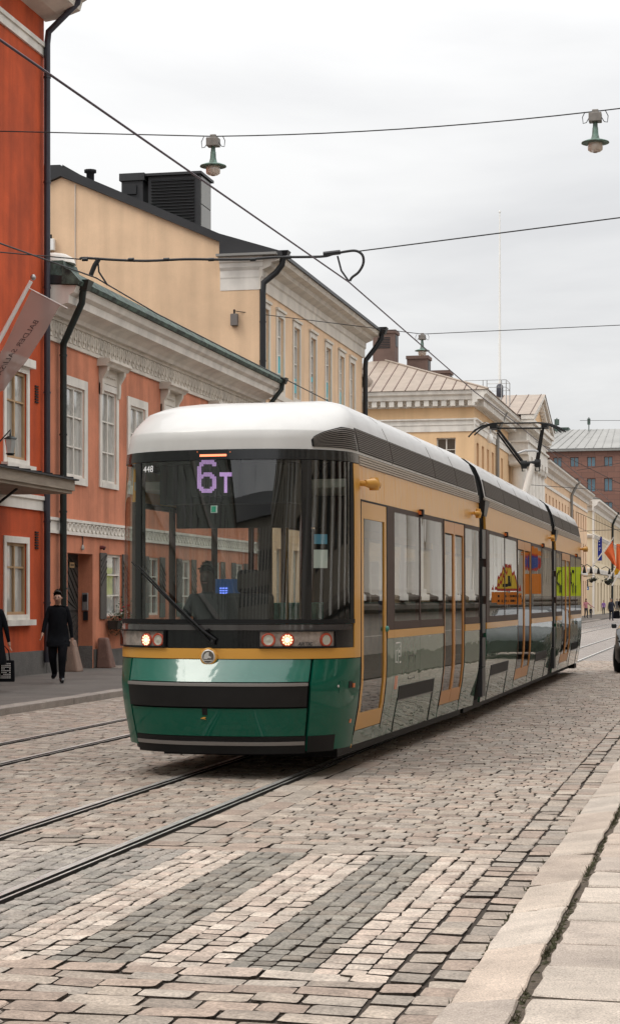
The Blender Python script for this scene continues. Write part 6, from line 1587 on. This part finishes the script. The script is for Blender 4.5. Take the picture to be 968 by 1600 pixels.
# --- underframe and bogies
mb = MB(); lbox(mb, map1, -.88, .88, 1.3, 8.4, .13, .33); lbox(mb, map2, -.88, .88, 25.3, 42.6, .13, .33); part(mb, 'underframe', TMATT)
for (mp, y) in ((map1, 4.0), (map2, 27.4), (map2, 33.6), (map2, 40.6)):
    mb = MB(); lbox(mb, mp, -.62, .62, y - .9, y + .9, .2, .42); bg_ = part(mb, 'bogie', TMATT)
    for dy in (-.85, .85):
        for x in (-.5, .5): mb = MB(); c = mp(x, y + dy, .29); mb.lathe([(.29, -.06), (.29, .0), (.27, .06)], c, 20, axis='x'); part(mb, 'wheel', M['rail_dark'], bg_)
mb = MB(); lbox(mb, map2, .65, 1.0, 42.7, 43.3, .12, .22); part(mb, 'rear_lifeguard', TMATT)
# --- pantograph
Yp = 40.3
PB = lambda px, py: PY(px, py, Yp)
pg = MB()
xb_, zb_ = PB(826, 745)
cx = -4.4
def pp(px, py, dy=0.0):
    x, z = PY(px, py, Yp + dy); return (x, Yp + dy, z)
mast = MB(); mast.tube([pp(813, 795), pp(832, 725)], .075, 10); pgo = part(mast, 'pantograph_arm', M['white'])
mb = MB(); mb.tube([pp(817, 726), pp(841, 723)], .055, 8); mb.lathe([(.09, -.06), (.09, .06)], pp(818, 726), 10, axis='x'); mb.lathe([(.09, -.06), (.09, .06)], pp(839, 724), 10, axis='x'); part(mb, 'pantograph_knuckle', TMATT)
mb = MB(); mb.tube([pp(818, 725), pp(778, 672)], [.035, .025], 8); mb.tube([pp(815, 728, .1), pp(776, 676, .1)], .022, 6); mb.tube([pp(839, 723), pp(848, 668)], [.033, .025], 8); mb.tube([pp(836, 725, .1), pp(845, 672, .1)], .022, 6); part(mb, 'upper_frame', TMATT)
mb = MB(); mb.tube([pp(808, 708), pp(820, 704), pp(835, 704), pp(843, 707)], .025, 6); part(mb, 'cross_tube', M['steel'])
mb = MB()
for i, (dy, w0, w1) in enumerate(((-.18, 733, 874), (.18, 742, 881), (.0, 738, 878))):
    mb.tube([pp(w0 - 2, 683 - i * 3, dy), pp(w0 + 8, 672 - i, dy), pp(w0 + 20, 665, dy), pp(w0 + 36, 661.5, dy), pp(w1 - 36, 660.5, dy), pp(w1 - 20, 663, dy), pp(w1 - 6, 669, dy), pp(w1 + 2, 676 - i, dy)], .017, 6)
mb.tube([pp(772, 669), pp(850, 669)], .02, 6); mb.box(*[v for v in (pp(766, 668)[0], pp(777, 668)[0])], Yp - .22, Yp + .22, pp(770, 671)[2], pp(770, 664)[2]); mb.box(pp(846, 668)[0], pp(855, 668)[0], Yp - .22, Yp + .22, pp(850, 669)[2], pp(850, 663)[2])
part(mb, 'pantograph_head', TMATT)
mb = MB()
for px in (818, 839): mb.tube([pp(px - 3, 728), pp(px - 3, 736), pp(px + 3, 736), pp(px + 3, 728)], .015, 5)
part(mb, 'pantograph_loop', TMATT)
# driver at the controls
dr = empty('person', (0, 0, 0))
dc = mat('driver_dark', (0.02, 0.022, 0.026), 0.8); dsk = mat('driver_skin_in_shade', (0.07, 0.042, 0.032), 0.6)  # skin darkened so its colour carries the shade of the cab
person('', (0, 0, 0), 0, 1.70, dc, dc, 'dark', sit=True, arm_l=(.5, 0), arm_r=(.5, 0), parent=dr, skin=dsk)
x, z = local_at(323, 900, 1.1)
dr.location = map1(x, 1.12, z - 1.60); dr.rotation_euler = (0, 0, -TA); tag(dr, 'dark-clad tram driver seated behind the windscreen', 'person')
# ================================================================ overhead wires and street lamps
def wire(name, pts, r, m, lab, cat='wire', sag=0.0, n=10, group=None):
    P = []
    for a, b in zip(pts, pts[1:]):
        for k in range(n):
            t = k / n; P.append((a[0] + (b[0] - a[0]) * t, a[1] + (b[1] - a[1]) * t, a[2] + (b[2] - a[2]) * t - sag * 4 * t * (1 - t)))
    P.append(pts[-1])
    o = MB().tube(P, r, 6).build(name, m); tag(o, lab, cat, group); return o
def at_x(px, py, X): y, z = PX(px, py, X); return (X, y, z)
def at_y(px, py, Y): x, z = PY(px, py, Y); return (x, Y, z)
zc_ = 5.42
# contact wires above the two tracks
p1 = at_x(0, 62, -4.4); p2 = at_x(545, 441, -4.4); p3 = at_x(742, 613, -4.4)
wire('contact_wire', [(-4.45, -10, p1[2] + .0), p1, p2, p3, (-4.4, 40.3, 5.44), (-4.4, 110, 5.5), (-4.4, 250, 5.5)], 0.009, M['contact'], 'dark purple contact wire running down to the tram pantograph')
w2 = at_x(0, 380, -7.62); w2b = at_x(150, 434, -7.62); w2c = at_x(245, 490, -7.62)
wire('contact_wire', [(-7.62, -10, w2[2]), w2, w2b, w2c, (-7.62, 60, 5.5), (-7.62, 250, 5.5)], 0.009, M['wire'], 'thin contact wire above the empty track, crossing the green copper gutter')
# cross span with its thick insulated cable and hangers
YS = 22.3
a = at_y(125, 405, YS); b = at_y(340, 405.5, YS); c = at_y(500, 401, YS); d = at_y(535, 396, YS)
e_ = empty('span_cable', (a[0], YS, a[2])); tag(e_, 'thick black insulated span cable with a drooping loop between the two contact wires', 'cable')
lp_ = [at_y(px, py, YS) for px, py in ((500, 401), (520, 397), (540, 393), (556, 392), (566, 399), (567, 412), (560, 425), (550, 433), (546, 439))]
MB().tube(smooth_path([a, at_y(132, 403, YS), at_y(180, 406, YS), at_y(230, 407.5, YS), at_y(290, 405, YS), b, at_y(390, 405, YS), at_y(430, 402, YS)] + lp_, 4), 0.016, 8).build('cable', M['wire'], e_)
mb = MB()
for px in (133, 205, 260, 330, 395, 450): q = at_y(px, 405.5 if px < 420 else 402, YS); mb.lathe([(.022, -.035), (.022, .035)], q, 8, axis='x')
mb.tube([at_y(505, 397, YS), at_y(531, 394, YS)], .03, 6); mb.build('clamp', M['black'], e_)
MB().tube([at_y(155, 404, YS), at_y(148, 415, YS), at_y(142, 430, YS)], .03, 6).build('hanger', M['black'], e_); MB().tube([at_y(153, 405, YS), at_y(155, 425, YS), at_y(168, 445, YS)], .012, 5).build('hanger', M['black'], e_); MB().tube([at_y(527, 400, YS), at_y(533, 423, YS), at_y(545, 440, YS)], .012, 5).build('hanger', M['black'], e_)
wire('span_wire', [(FX, YS, at_y(-90, 390, YS)[2]), at_y(0, 394, YS), a], 0.008, M['wire'], 'thin span wire from the red house to the thick insulated cable')
wire('span_wire', [at_y(556, 393, YS), at_y(968, 340, YS), (4.2, YS, 6.6)], 0.008, M['wire'], 'thin span wire running from the cable loop up over the street to the colonnaded house')
YL = 30.0
l0, l1, l2, l3 = at_y(0, 205, YL), at_y(333, 213, YL), at_y(929, 174, YL), None
wire('lamp_wire', [(FX, YL, l0[2] + .1), l0, l1], 0.010, M['wire'], 'lamp span wire from the red house to the first hanging lamp')
wire('lamp_wire', [l1, l2], 0.010, M['wire'], 'lamp span wire between the two large hanging lamps', sag=0.08)
wire('lamp_wire', [l2, (4.2, YL, l2[2] + .4)], 0.010, M['wire'], 'lamp span wire from the second hanging lamp to the colonnaded house')
YF = 58.0
f0 = (-14.78, 56.2, 10.55); f1 = at_y(659, 522, YF); f2 = at_y(968, 508, YF)
wire('lamp_wire', [f0, f1], 0.012, M['wire'], 'span wire from the junction box on the yellow gable to the far hanging lamp')
wire('lamp_wire', [f1, f2, (4.2, YF, f2[2] + .2)], 0.012, M['wire'], 'span wire from the far hanging lamp to the colonnaded house')
for (a_, b_, lab) in ((at_y(905, 657, 150), at_y(1000, 657, 150), 'faint wire in front of the pale metal roof of the office block'), (at_y(836, 690, 110), at_y(1000, 772, 110), 'fine slanting wire crossing the brown office block'), (at_y(900, 735, 120), at_y(1000, 718, 120), 'fine wire across the windows of the brown office block'), (at_y(820, 757, 115), at_y(1000, 770, 115), 'fine wire in front of the long cream house'), (at_y(905, 830, 130), at_y(1000, 826, 130), 'fine wire above the blue banner'), (at_y(900, 800, 125), at_y(1000, 845, 125), 'fine wire slanting across the cream corner house')):
    wire('span_wire', [a_, b_], 0.018, M['wire'], lab)
LAMPG = mat('lamp_verdigris', (0.16, 0.27, 0.22), 0.6, 0.3, col2=(0.07, 0.08, 0.07), vscale=14)
LAMPB = mat('lamp_box_grey', (0.22, 0.20, 0.18), 0.6, var=0.3, vscale=9); OPAL = mat('opal_glass', (0.62, 0.52, 0.44), 0.25, coat=1.0); SHADE = mat('lamp_shade_under', (0.30, 0.22, 0.17), 0.6)
def lamp(p, lab, s=1.0):
    x, y, z = p; e = empty('hanging_lamp', p); tag(e, lab, 'street lamp', 'lamps hung over the street')
    mb = MB(); mb.box(x - .10 * s, x + .10 * s, y - .09 * s, y + .09 * s, z - .17 * s, z - .03 * s); mb.box(x - .05 * s, x + .05 * s, y - .03, y + .03, z - .03 * s, z + .03 * s); mb.build('terminal_box', LAMPB, e, .01)
    mb = MB()
    for sg in (-1, 1): mb.tube([(x + sg * .16 * s, y, z), (x + sg * .2 * s, y, z - .08 * s), (x + sg * .19 * s, y, z - .18 * s), (x + sg * .14 * s, y, z - .17 * s), (x + sg * .10 * s, y, z - .1 * s)], .007, 5)
    mb.build('cable_loop', M['wire'], e)
    MB().lathe([(.035 * s, -.17 * s), (.04 * s, -.25 * s), (.045 * s, -.26 * s), (.05 * s, -.36 * s), (.07 * s, -.44 * s), (.10 * s, -.46 * s)], (x, y, z), 14).build('neck', LAMPG, e)
    MB().lathe([(.08 * s, -.445 * s), (.15 * s, -.46 * s), (.215 * s, -.485 * s), (.22 * s, -.50 * s), (.2 * s, -.505 * s)], (x, y, z), 24).build('shade', [LAMPG], e)
    MB().lathe([(.21 * s, -.503 * s), (.1 * s, -.5 * s)], (x, y, z), 24).build('shade_underside', SHADE, e)
    MB().lathe([(.115 * s, -.5 * s), (.12 * s, -.56 * s), (.115 * s, -.61 * s), (.08 * s, -.635 * s), (.02 * s, -.645 * s)], (x, y, z), 18).build('opal_bowl', OPAL, e)
    MB().lathe([(.035 * s, -.64 * s), (.03 * s, -.60 * s)], (x, y, z - .01), 8).build('bowl_boss', SHADE, e)
lamp(l1, 'verdigris hanging street lamp above the tram roof, between the black roof and the second lamp'); lamp(l2, 'verdigris hanging street lamp on the wire above the flagpole side of the street'); lamp(f1, 'farther hanging street lamp above the brown chimneys of the tan roof', 1.05)

# ================================================================ things at the left edge
# white flag with mirrored lettering on a slanting pole
fe = empty('banner_flag', (FX, 34.3, 5.8)); tag(fe, 'sheer greyish flag with mirrored dark lettering on a white pole of the red house', 'flag')
Yf = 34.3
b0 = at_y(-38, 601, Yf); tip = at_y(50, 440, Yf)
MB().tube([(FX, Yf, b0[2] - .1), b0, at_y(5, 521, Yf), at_y(49, 439, Yf)], [.045, .045, .045, .038], 10).build('pole', M['white_paint'], fe)
MB().lathe([(.02, -.05), (.05, -.02), (.055, .02), (.03, .06)], at_y(52, 434, Yf), 12).build('finial', M['steel'], fe)
MB().tube([at_y(45, 450, Yf - .02), at_y(106, 482, Yf - .02)], .012, 6).build('crossbar', M['white_paint'], fe)
P = [at_y(50, 454, Yf), at_y(95, 477, Yf), at_y(9, 610, Yf), at_y(-36, 627, Yf)]
def FL(u, v, off=0.0):
    A = [P[0][i] + (P[1][i] - P[0][i]) * u for i in range(3)]; B = [P[3][i] + (P[2][i] - P[3][i]) * u for i in range(3)]
    bulge = 0.05 * math.sin(math.pi * v) * u
    return (A[0] + (B[0] - A[0]) * v + bulge, Yf - .03 + .07 * math.sin(u * 6 + v * 5) * v + .03 * math.sin(v * 17 + u * 3) * v + off, A[2] + (B[2] - A[2]) * v)
flm = bpy.data.materials.new('sheer_flag'); flm.use_nodes = True; nt = flm.node_tree; pb = nt.nodes['Principled BSDF']; pb.inputs['Base Color'].default_value = (0.34, 0.25, 0.225, 1); pb.inputs['Roughness'].default_value = 0.9
tr = nt.nodes.new('ShaderNodeBsdfTranslucent'); tr.inputs[0].default_value = (0.4, 0.3, 0.26, 1); ad = nt.nodes.new('ShaderNodeMixShader'); ad.inputs[0].default_value = .3; tp = nt.nodes.new('ShaderNodeBsdfTransparent'); ad2 = nt.nodes.new('ShaderNodeMixShader'); ad2.inputs[0].default_value = .12
nt.links.new(pb.outputs[0], ad.inputs[1]); nt.links.new(tr.outputs[0], ad.inputs[2]); nt.links.new(ad.outputs[0], ad2.inputs[1]); nt.links.new(tp.outputs[0], ad2.inputs[2]); nt.links.new(ad2.outputs[0], nt.nodes['Material Output'].inputs[0])
cl = MB().slab(FL, frange(0, 1, 16), frange(0, 1, 24), 0, -.006).build('cloth', flm, fe)
vs, fs = text_geo('BALDER SALI/SAL', .2, 'LEFT')
mxw = max(v[0] for v in vs)
mb = MB(); mb.mesh([FL(0.62 - 0.30 * x / mxw - y * 1.1, 0.22 + 0.60 * x / mxw, -0.012) for x, y, z in vs], fs); mb.build('lettering', mat('letter_brown', (0.07, 0.05, 0.05), 0.9), cl)
# pedestrians
BLK = mat('black_cloth', (0.009, 0.0095, 0.012), 0.95, var=0.4, vscale=9, spec=.1); NAVY = mat('navy_cloth', (0.012, 0.016, 0.03), 0.9); PINK = mat('pink_cloth', (0.42, 0.17, 0.2), 0.9); PURP = mat('purple_cloth', (0.2, 0.1, 0.3), 0.9); GREYC = mat('grey_cloth', (0.12, 0.12, 0.13), 0.9)
mx_, my_ = GP(91, 1067, LZ)
person('young man in black coat and black trousers walking past the doorway', (mx_, my_, LZ - .004), R(14), 1.70, BLK, BLK, 'dark', stride=.95, coat=BLK, coat_hem=.70, arm_l=(.25, .03), arm_r=(-.1, .02), head_drop=.12, flare=.03, baggy=1.25)
wx_, wy_ = GP(-12, 1083, LZ)
person('long-haired person in a black coat holding a tote bag beside the red house', (wx_, wy_, LZ - .008), R(190), 1.66, BLK, BLK, 'dark', stride=.3, coat=BLK, coat_hem=.5, arm_l=(0, .04), arm_r=(0, .05), hairlong=True, flare=.05)
bg_ = empty('tote_bag', (0, 0, 0)); hx, hy_ = GP(4, 1080, LZ); 
mb = MB(); mb.tbox((-.17, .17, -.06, .06), (-.16, .16, -.045, .045), .0, .36); mb.build('bag_body', BLK, bg_, .015)
mb = MB()
for s in (-1, 1): mb.tube([(-.09, s * .03, .35), (-.07, s * .02, .52), (0, 0, .60), (.07, s * .02, .52), (.09, s * .03, .35)], .009, 6)
mb.build('handle', BLK, bg_)
mb = MB()
for r_ in range(9):
    for c in range(7):
        if rs.random() < .8: mb.box(-.11 + c * .033, -.09 + c * .033, -.064, -.061, .06 + r_ * .03, .075 + r_ * .03)
mb.build('white_print', M['white_paint'], bg_)
bg_.location = (hx + .04, hy_, LZ + .16); bg_.rotation_euler = (0, 0, R(14)); tag(bg_, 'black tote bag with white print held by the person in black', 'bag')
q = GP(954, 970, 0); person('man in dark suit with white shirt carrying a black bag', (q[0], q[1], 0), R(12), 1.80, NAVY, NAVY, 'grey', stride=.5, coat=NAVY, coat_hem=.78, arm_r=(.1, .05))
hb = empty('hand_bag', (0, 0, 0)); MB().tbox((-.3, .3, -.1, .1), (-.22, .22, -.07, .07), 0, .62).build('bag_body', BLK, hb, .05)
MB().tube([(-.12, 0, .6), (-.08, 0, .78), (.08, 0, .78), (.12, 0, .6)], .018, 6).build('handle', BLK, hb); hb.location = (q[0] + .42, q[1] + .05, .18); tag(hb, 'large black bag in the hand of the suited man', 'bag')
q = (-12.6, 172.0); x_, y_ = GP(914.5, 966, LZ); person('woman in pink top and dark trousers with an arm held out', (x_, y_, LZ), R(30), 1.64, PINK, NAVY, 'dark', stride=.3, arm_l=(.6, .2), arm_r=(.5, .35), hairlong=True)
x_, y_ = GP(922, 966, LZ); person('small child in dark clothes beside the woman in pink', (x_, y_, LZ), R(10), .95, NAVY, NAVY, 'dark', stride=.3)
x_, y_ = GP(942, 960.5, LZ); person('person in purple jacket near the shop front', (x_, y_, LZ), R(0), 1.5, PURP, NAVY, 'blond', stride=.2)
for k, (px, py, c, lab) in enumerate(((930, 957.5, BLK, 'person in black standing at the shop door'), (963, 957, GREYC, 'person in grey behind the suited man'), (967, 957, BLK, 'person in black at the parked tables'))):
    x_, y_ = GP(px, py, LZ); person(lab, (x_, y_, LZ), R(20 * k), 1.7, c, c, 'dark', stride=.2)
# clipped shrub in a tub by the shop
x_, y_ = GP(932, 957, LZ); e = empty('potted_shrub', (x_ - .2, y_ + 3, LZ)); tag(e, 'dark clipped shrub in a tub at the shop door', 'shrub')
MB().lathe([(.4, 0), (.55, .8), (.6, .85)], (x_ - .2, y_ + 3, LZ), 12).build('tub', M['black'], e); mb = MB(); rf = random.Random(4)
for j in range(420):
    v = Vector((rf.gauss(0, .35), rf.gauss(0, .35), rf.uniform(.7, 2.6))); a = Vector((rf.uniform(-1, 1), rf.uniform(-1, 1), rf.uniform(-1, 1))).normalized() * .1; b_ = a.cross(Vector((.3, .5, rf.uniform(-1, 1)))).normalized() * .07; c = v + Vector((x_ - .2, y_ + 3, LZ)); mb.face([c - a, c + b_, c + a, c - b_])
mb.build('foliage', mat('shrub_leaf', (0.025, 0.045, 0.02), .7, var=.4), e)['kind'] = 'stuff'

# ================================================================ parked cars on the right
def car(paint, name='parked_car'):
    r = empty(name, (0, 0, 0))
    L_, Wd = 4.4, .9
    #         y     z_low  z_belt  z_top  w_low w_belt w_top
    st = [(-2.2, .42, .66, .66, .62, .64, .64), (-2.12, .26, .74, .74, .74, .74, .74), (-1.8, .22, .86, .87, .86, .83, .78), (-1.15, .22, .95, .97, .9, .88, .8), (-.95, .22, .98, 1.02, .9, .885, .74), (-.2, .22, 1.0, 1.42, .9, .885, .66), (.3, .22, 1.0, 1.47, .9, .885, .65), (1.0, .22, 1.0, 1.44, .9, .885, .64), (1.75, .24, 1.0, 1.12, .88, .86, .68), (2.05, .3, .95, .97, .8, .78, .7), (2.2, .45, .8, .82, .68, .66, .6)]
    def ringp(s):
        y, zl, zb, zt, wl, wb, wt = s
        half = [(wl * .92, zl), (wl, zl + .12), (wl * 1.0, (zl + zb) / 2), (wb, zb), (wt + .03, zt - .06 if zt - zb > .1 else zt - .005), (wt - .05, zt), (0, zt + .02)]
        return [(x, y, z) for x, z in half] + [(-x, y, z) for x, z in half[::-1][1:]]
    rows_ = [ringp(s) for s in st]; n = len(rows_[0])
    mb = MB(); mb.v = [p for rr in rows_ for p in rr]
    for j in range(len(rows_) - 1):
        for i in range(n - 1):
            cab = i in (3, n - 5) and 4 <= j <= 7
            front = j in (4,) and i in (4, 5, n - 7, n - 6) or j in (7,) and i in (4, 5, n - 7, n - 6)
            mb.f.append((j * n + i, j * n + i + 1, (j + 1) * n + i + 1, (j + 1) * n + i)); mb.m.append(1 if (cab or front) else 0); mb.sm.append(True)
    mb.face(rows_[0]); mb.face(rows_[-1][::-1]); mb.face([p for p in [rr[0] for rr in rows_]] + [rr[-1] for rr in rows_[::-1]])
    mb.build('body', [paint, M['pane_dark']], r, center=False)
    for y in (-1.38, 1.35):
        for s in (-1, 1):
            t = MB(); t.lathe([(.2, s * -.11), (.31, s * -.1), (.325, 0), (.31, s * .1), (.22, s * .11)], (s * .8, y, .325), 22, axis='x'); w = t.build('wheel', TMATT, r)
            t = MB(); t.lathe([(.21, 0), (.2, s * .02), (.05, s * .03)], (s * .905, y, .325), 14, axis='x'); t.build('rim', M['steel'], w)
    for s in (-1, 1):
        MB().tbox((s * .45, s * .74, -2.2, -2.1), (s * .5, s * .78, -2.08, -1.95), .62, .76).build('headlight', M['pane_dark'], r)
        MB().tbox((s * .45, s * .7, 2.12, 2.2), (s * .5, s * .74, 2.0, 2.12), .68, .84).build('tail_light', REDR, r)
        MB().tbox((s * .9, s * 1.01, -.62, -.52), (s * .9, s * 1.02, -.6, -.5), 1.0, 1.10).build('wing_mirror', paint, r, .02)
    MB().box(-.5, .5, -2.225, -2.16, .34, .5).build('grille', TMATT, r)
    return r
PD = mat('car_black', (0.006, 0.007, 0.009), .35, spec=.25); PWh = mat('car_white', (.75, .75, .75), .3, coat=1.0); PG = mat('car_silver', (.35, .36, .37), .35, .5, coat=1.0)
c0 = car(PD); cx_, cy_ = GP(953, 1052, 0)
c0.location = (cx_ + .95, cy_ + 2.0, 0); tag(c0, 'black car parked at the kerb just behind the tram, the first of its row', 'car', 'cars parked along the kerb')
for k, (Y_, pn, lab) in enumerate(((51.5, None, 'black car parked second in the row'), (57.5, None, 'black car parked third in the row'), (63.5, None, 'black car parked fourth in the row'), (69.5, None, 'black car parked fifth in the row'), (75.5, PWh, 'white car parked last but one in the row'), (82, PG, 'silver car parked last in the row'))):
    o = copy_tree(c0, None, (cx_ + 1.1, Y_, 0), 0, {'car_black': pn} if pn else None); tag(o, lab, 'car', 'cars parked along the kerb')
# ================================================================ right-hand facade (seen mirrored in the tram)
rh = empty('colonnaded_house', (8, 50, 0)); tag(rh, 'pale grey house with white half columns on a moulded base along the slab pavement', 'house')
RXf = 4.6
fnr = lambda u, v, w: (RXf - w, u, v)
hol = [(u - .55, u + .55, z, z + h) for u in [-18.75 + 2.5 * k for k in range(64)] for z, h in ((2.6, 2.3), (6.3, 2.2))]
mb = MB(); wall_holes(mb, fnr, -20, 140, 0, 11.2, hol, .3); mb.face([(RXf, -20, 0), (RXf + 10, -20, 0), (RXf + 10, -20, 11.2), (RXf, -20, 11.2)]); mb.build('wall', mat('pale_grey_stucco', (.42, .37, .30), .85, var=.12, vscale=.5), rh)
mb = MB()
for u in [-18.75 + 2.5 * k for k in range(64)]:
    for z, h in ((2.6, 2.3), (6.3, 2.2)): fbox(mb, fnr, u - .55, u + .55, z, z + h, -.3, -.25)
mb.build('panes', M['pane_dark'], rh)['kind'] = 'stuff'
mb = MB(); mb.exy([(RXf, 1.3), (RXf - .3, 1.3), (RXf - .45, 1.4), (RXf - .45, 1.52), (RXf - .3, 1.6), (RXf - .42, 1.68), (RXf - .42, 1.76), (RXf - .2, 1.85), (RXf, 1.9)], -20, 140); mb.build('base_moulding', mat('grey_base', (.17, .14, .115), .8, var=.3, vscale=2), rh)
mb = MB(); mb.exy([(RXf, 0), (RXf - .32, 0), (RXf - .32, .62), (RXf - .28, .64), (RXf - .28, 1.298), (RXf, 1.298)], -20, 140); mb.build('plinth', mat('pale_plinth', (.50, .45, .39), .85, var=.25, vscale=1.5), rh)
cm_ = MB().lathe([(.46, 1.65), (.46, 1.8), (.4, 1.86), (.42, 1.95), (.36, 2.02), (.34, 5), (.3, 9.2), (.36, 9.3), (.44, 9.5)], (RXf - .12, 0, 0), 14)
c0_ = cm_.build('column', mat('column_white', (.85, .83, .78), .7), rh)
for k in range(1, 40): o = c0_.copy(); COL.objects.link(o); o.location.y = c0_.location.y + 2.5 * k
c0_.location.y += 0
mb = MB(); mb.exy([(RXf, 9.5), (RXf - .4, 9.5), (RXf - .45, 10.3), (RXf - .9, 10.6), (RXf - 1.0, 11.0), (RXf, 11.3)], -20, 140); mb.build('entablature', M['white'], rh)
MB().exy([(RXf - 1.0, 11.31), (RXf + 10, 11.31), (RXf + 5, 13.5)], -20, 140).build('roof', M['roof_grey'], rh)
# added unseen house: cuts off the low sky, gives the windscreen pale reflections
bh = empty('added_end_house', (-5, -52, 0)); tag(bh, 'added unseen pale house with white pilasters, cutting off the low sky', 'house')
fnb = lambda u, v, w: (u, -50 + w, v)
hol = [(u - .6, u + .6, z, z + 2) for u in [-22 + 3 * k for k in range(12)] for z in (1.5, 5, 8.5, 12)]
mb = MB(); wall_holes(mb, fnb, -26, 16, 0, 17, hol, .2); mb.build('wall', mat('umber_stucco', (.46, .42, .35), .9, var=.2, vscale=.5), bh)
for k in range(14): MB().box(-24.2 + 3 * k, -23.5 + 3 * k, -50, -49.5, 0, 16).build('pilaster', M['white'], bh)
mb = MB()
for h in hol: fbox(mb, fnb, h[0], h[1], h[2], h[3], -.2, -.15)
mb.build('panes', M['pane_dark'], bh)['kind'] = 'stuff'
MB().exx([(-49.4, 17.01), (-62, 17.01), (-56, 21)], -26.5, 16.5).build('roof', M['roof_black'], bh)
# street signs on the right pavement, seen mirrored in the tram
SO = mat('sign_orange', (.75, .22, .02), .6); SY = mat('sign_yellow', (.80, .55, .05), .6); SR = mat('sign_red_edge', (.5, .04, .03), .6); SB_ = mat('sign_blue_face', (.03, .06, .3), .6); SYG = mat('sign_yellow_green', (.62, .75, .02), .6)
def post(e, x, y, h): MB().tube([(x, y, 0), (x, y, h)], .03, 8).build('post', M['steel'], e)
def tri(x, y, z, w, lab):
    e = empty('roadworks_sign', (x, y, 0)); tag(e, lab, 'sign', 'roadworks signs on the slab pavement'); post(e, x, y, z + .5)
    f = lambda k: [(-w * k, -.35 * k), (w * k, -.35 * k), (0, .55 * k)]
    MB().prism(f(1), lambda p, q, ww: (x + p, y - .04 + ww, z + q), -.01, .01).build('red_triangle', SR, e); MB().prism(f(.78), lambda p, q, ww: (x + p, y - .052 + ww, z + q), -.002, .001).build('yellow_field', SY, e)
    mb = MB(); mb.prism([(-.08, -.2), (-.02, .15), (.04, .12), (.02, -.05), (.1, -.2)], lambda p, q, ww: (x + p, y - .056 + ww, z + q), -.002, .001); mb.box(x + .05, x + .2, y - .058, y - .055, z - .22, z - .12); mb.build('digger_figure', M['black'], e)
    MB().box(x - .42, x + .42, y - .05, y - .03, z - .78, z - .42).build('text_board', SO, e)
    mb = MB(); rr = random.Random(2)
    for r_ in range(2):
        for c in range(9):
            if rr.random() < .8: mb.box(x - .36 + c * .08, x - .31 + c * .08, y - .055, y - .0505, z - .7 + r_ * .15, z - .63 + r_ * .15)
    mb.build('text_strokes', M['black'], e)
tri(.35, 60, 2.3, .42, 'red and yellow roadworks triangle over an orange board, nearer the tram front'); tri(.75, 62.5, 2.35, .42, 'red and yellow roadworks triangle over an orange board, behind the first one')
for k, (x, y) in enumerate(((.6, 70), (.9, 73))):
    e = empty('no_stopping_sign', (x, y, 0)); tag(e, ('blue and red no-stopping disc over an orange plate', 'blue and red no-stopping disc over an orange plate, next to the yellow-green board')[k], 'sign', 'no-stopping signs on the slab pavement'); post(e, x, y, 3.6)
    MB().lathe([(.32, -.05), (.32, -.03)], (x, y, 3.1), 20, axis='y').build('red_ring', SR, e); MB().lathe([(.25, -.056), (.25, -.051)], (x, y, 3.1), 20, axis='y').build('blue_disc', SB_, e)
    MB().box(x - .3, x + .3, y - .05, y - .03, 1.9, 2.65).build('orange_plate', SO, e); MB().prism([(-.4, 3.42), (.4, 3.42), (0, 3.75)], lambda p, q, w: (x + p, y - .04 + w, q), 0, .02).build('small_triangle', SO, e)
e = empty('diversion_board', (.3, 84, 0)); tag(e, 'yellow-green diversion board with black curved arrows on posts', 'sign'); post(e, -.1, 86, 3.2); post(e, .9, 86, 3.2)
MB().box(-.5, 1.3, 85.9, 85.95, 1.85, 3.2).build('board', SYG, e)
mb = MB()
for x in (-.2, .35, .95): mb.tube([(x, 85.89, 2.0), (x, 85.89, 2.3), (x + .18, 85.89, 2.5), (x + .18, 85.89, 2.8), (x, 85.89, 3.05)], .05, 6)
mb.build('arrows', M['black'], e)
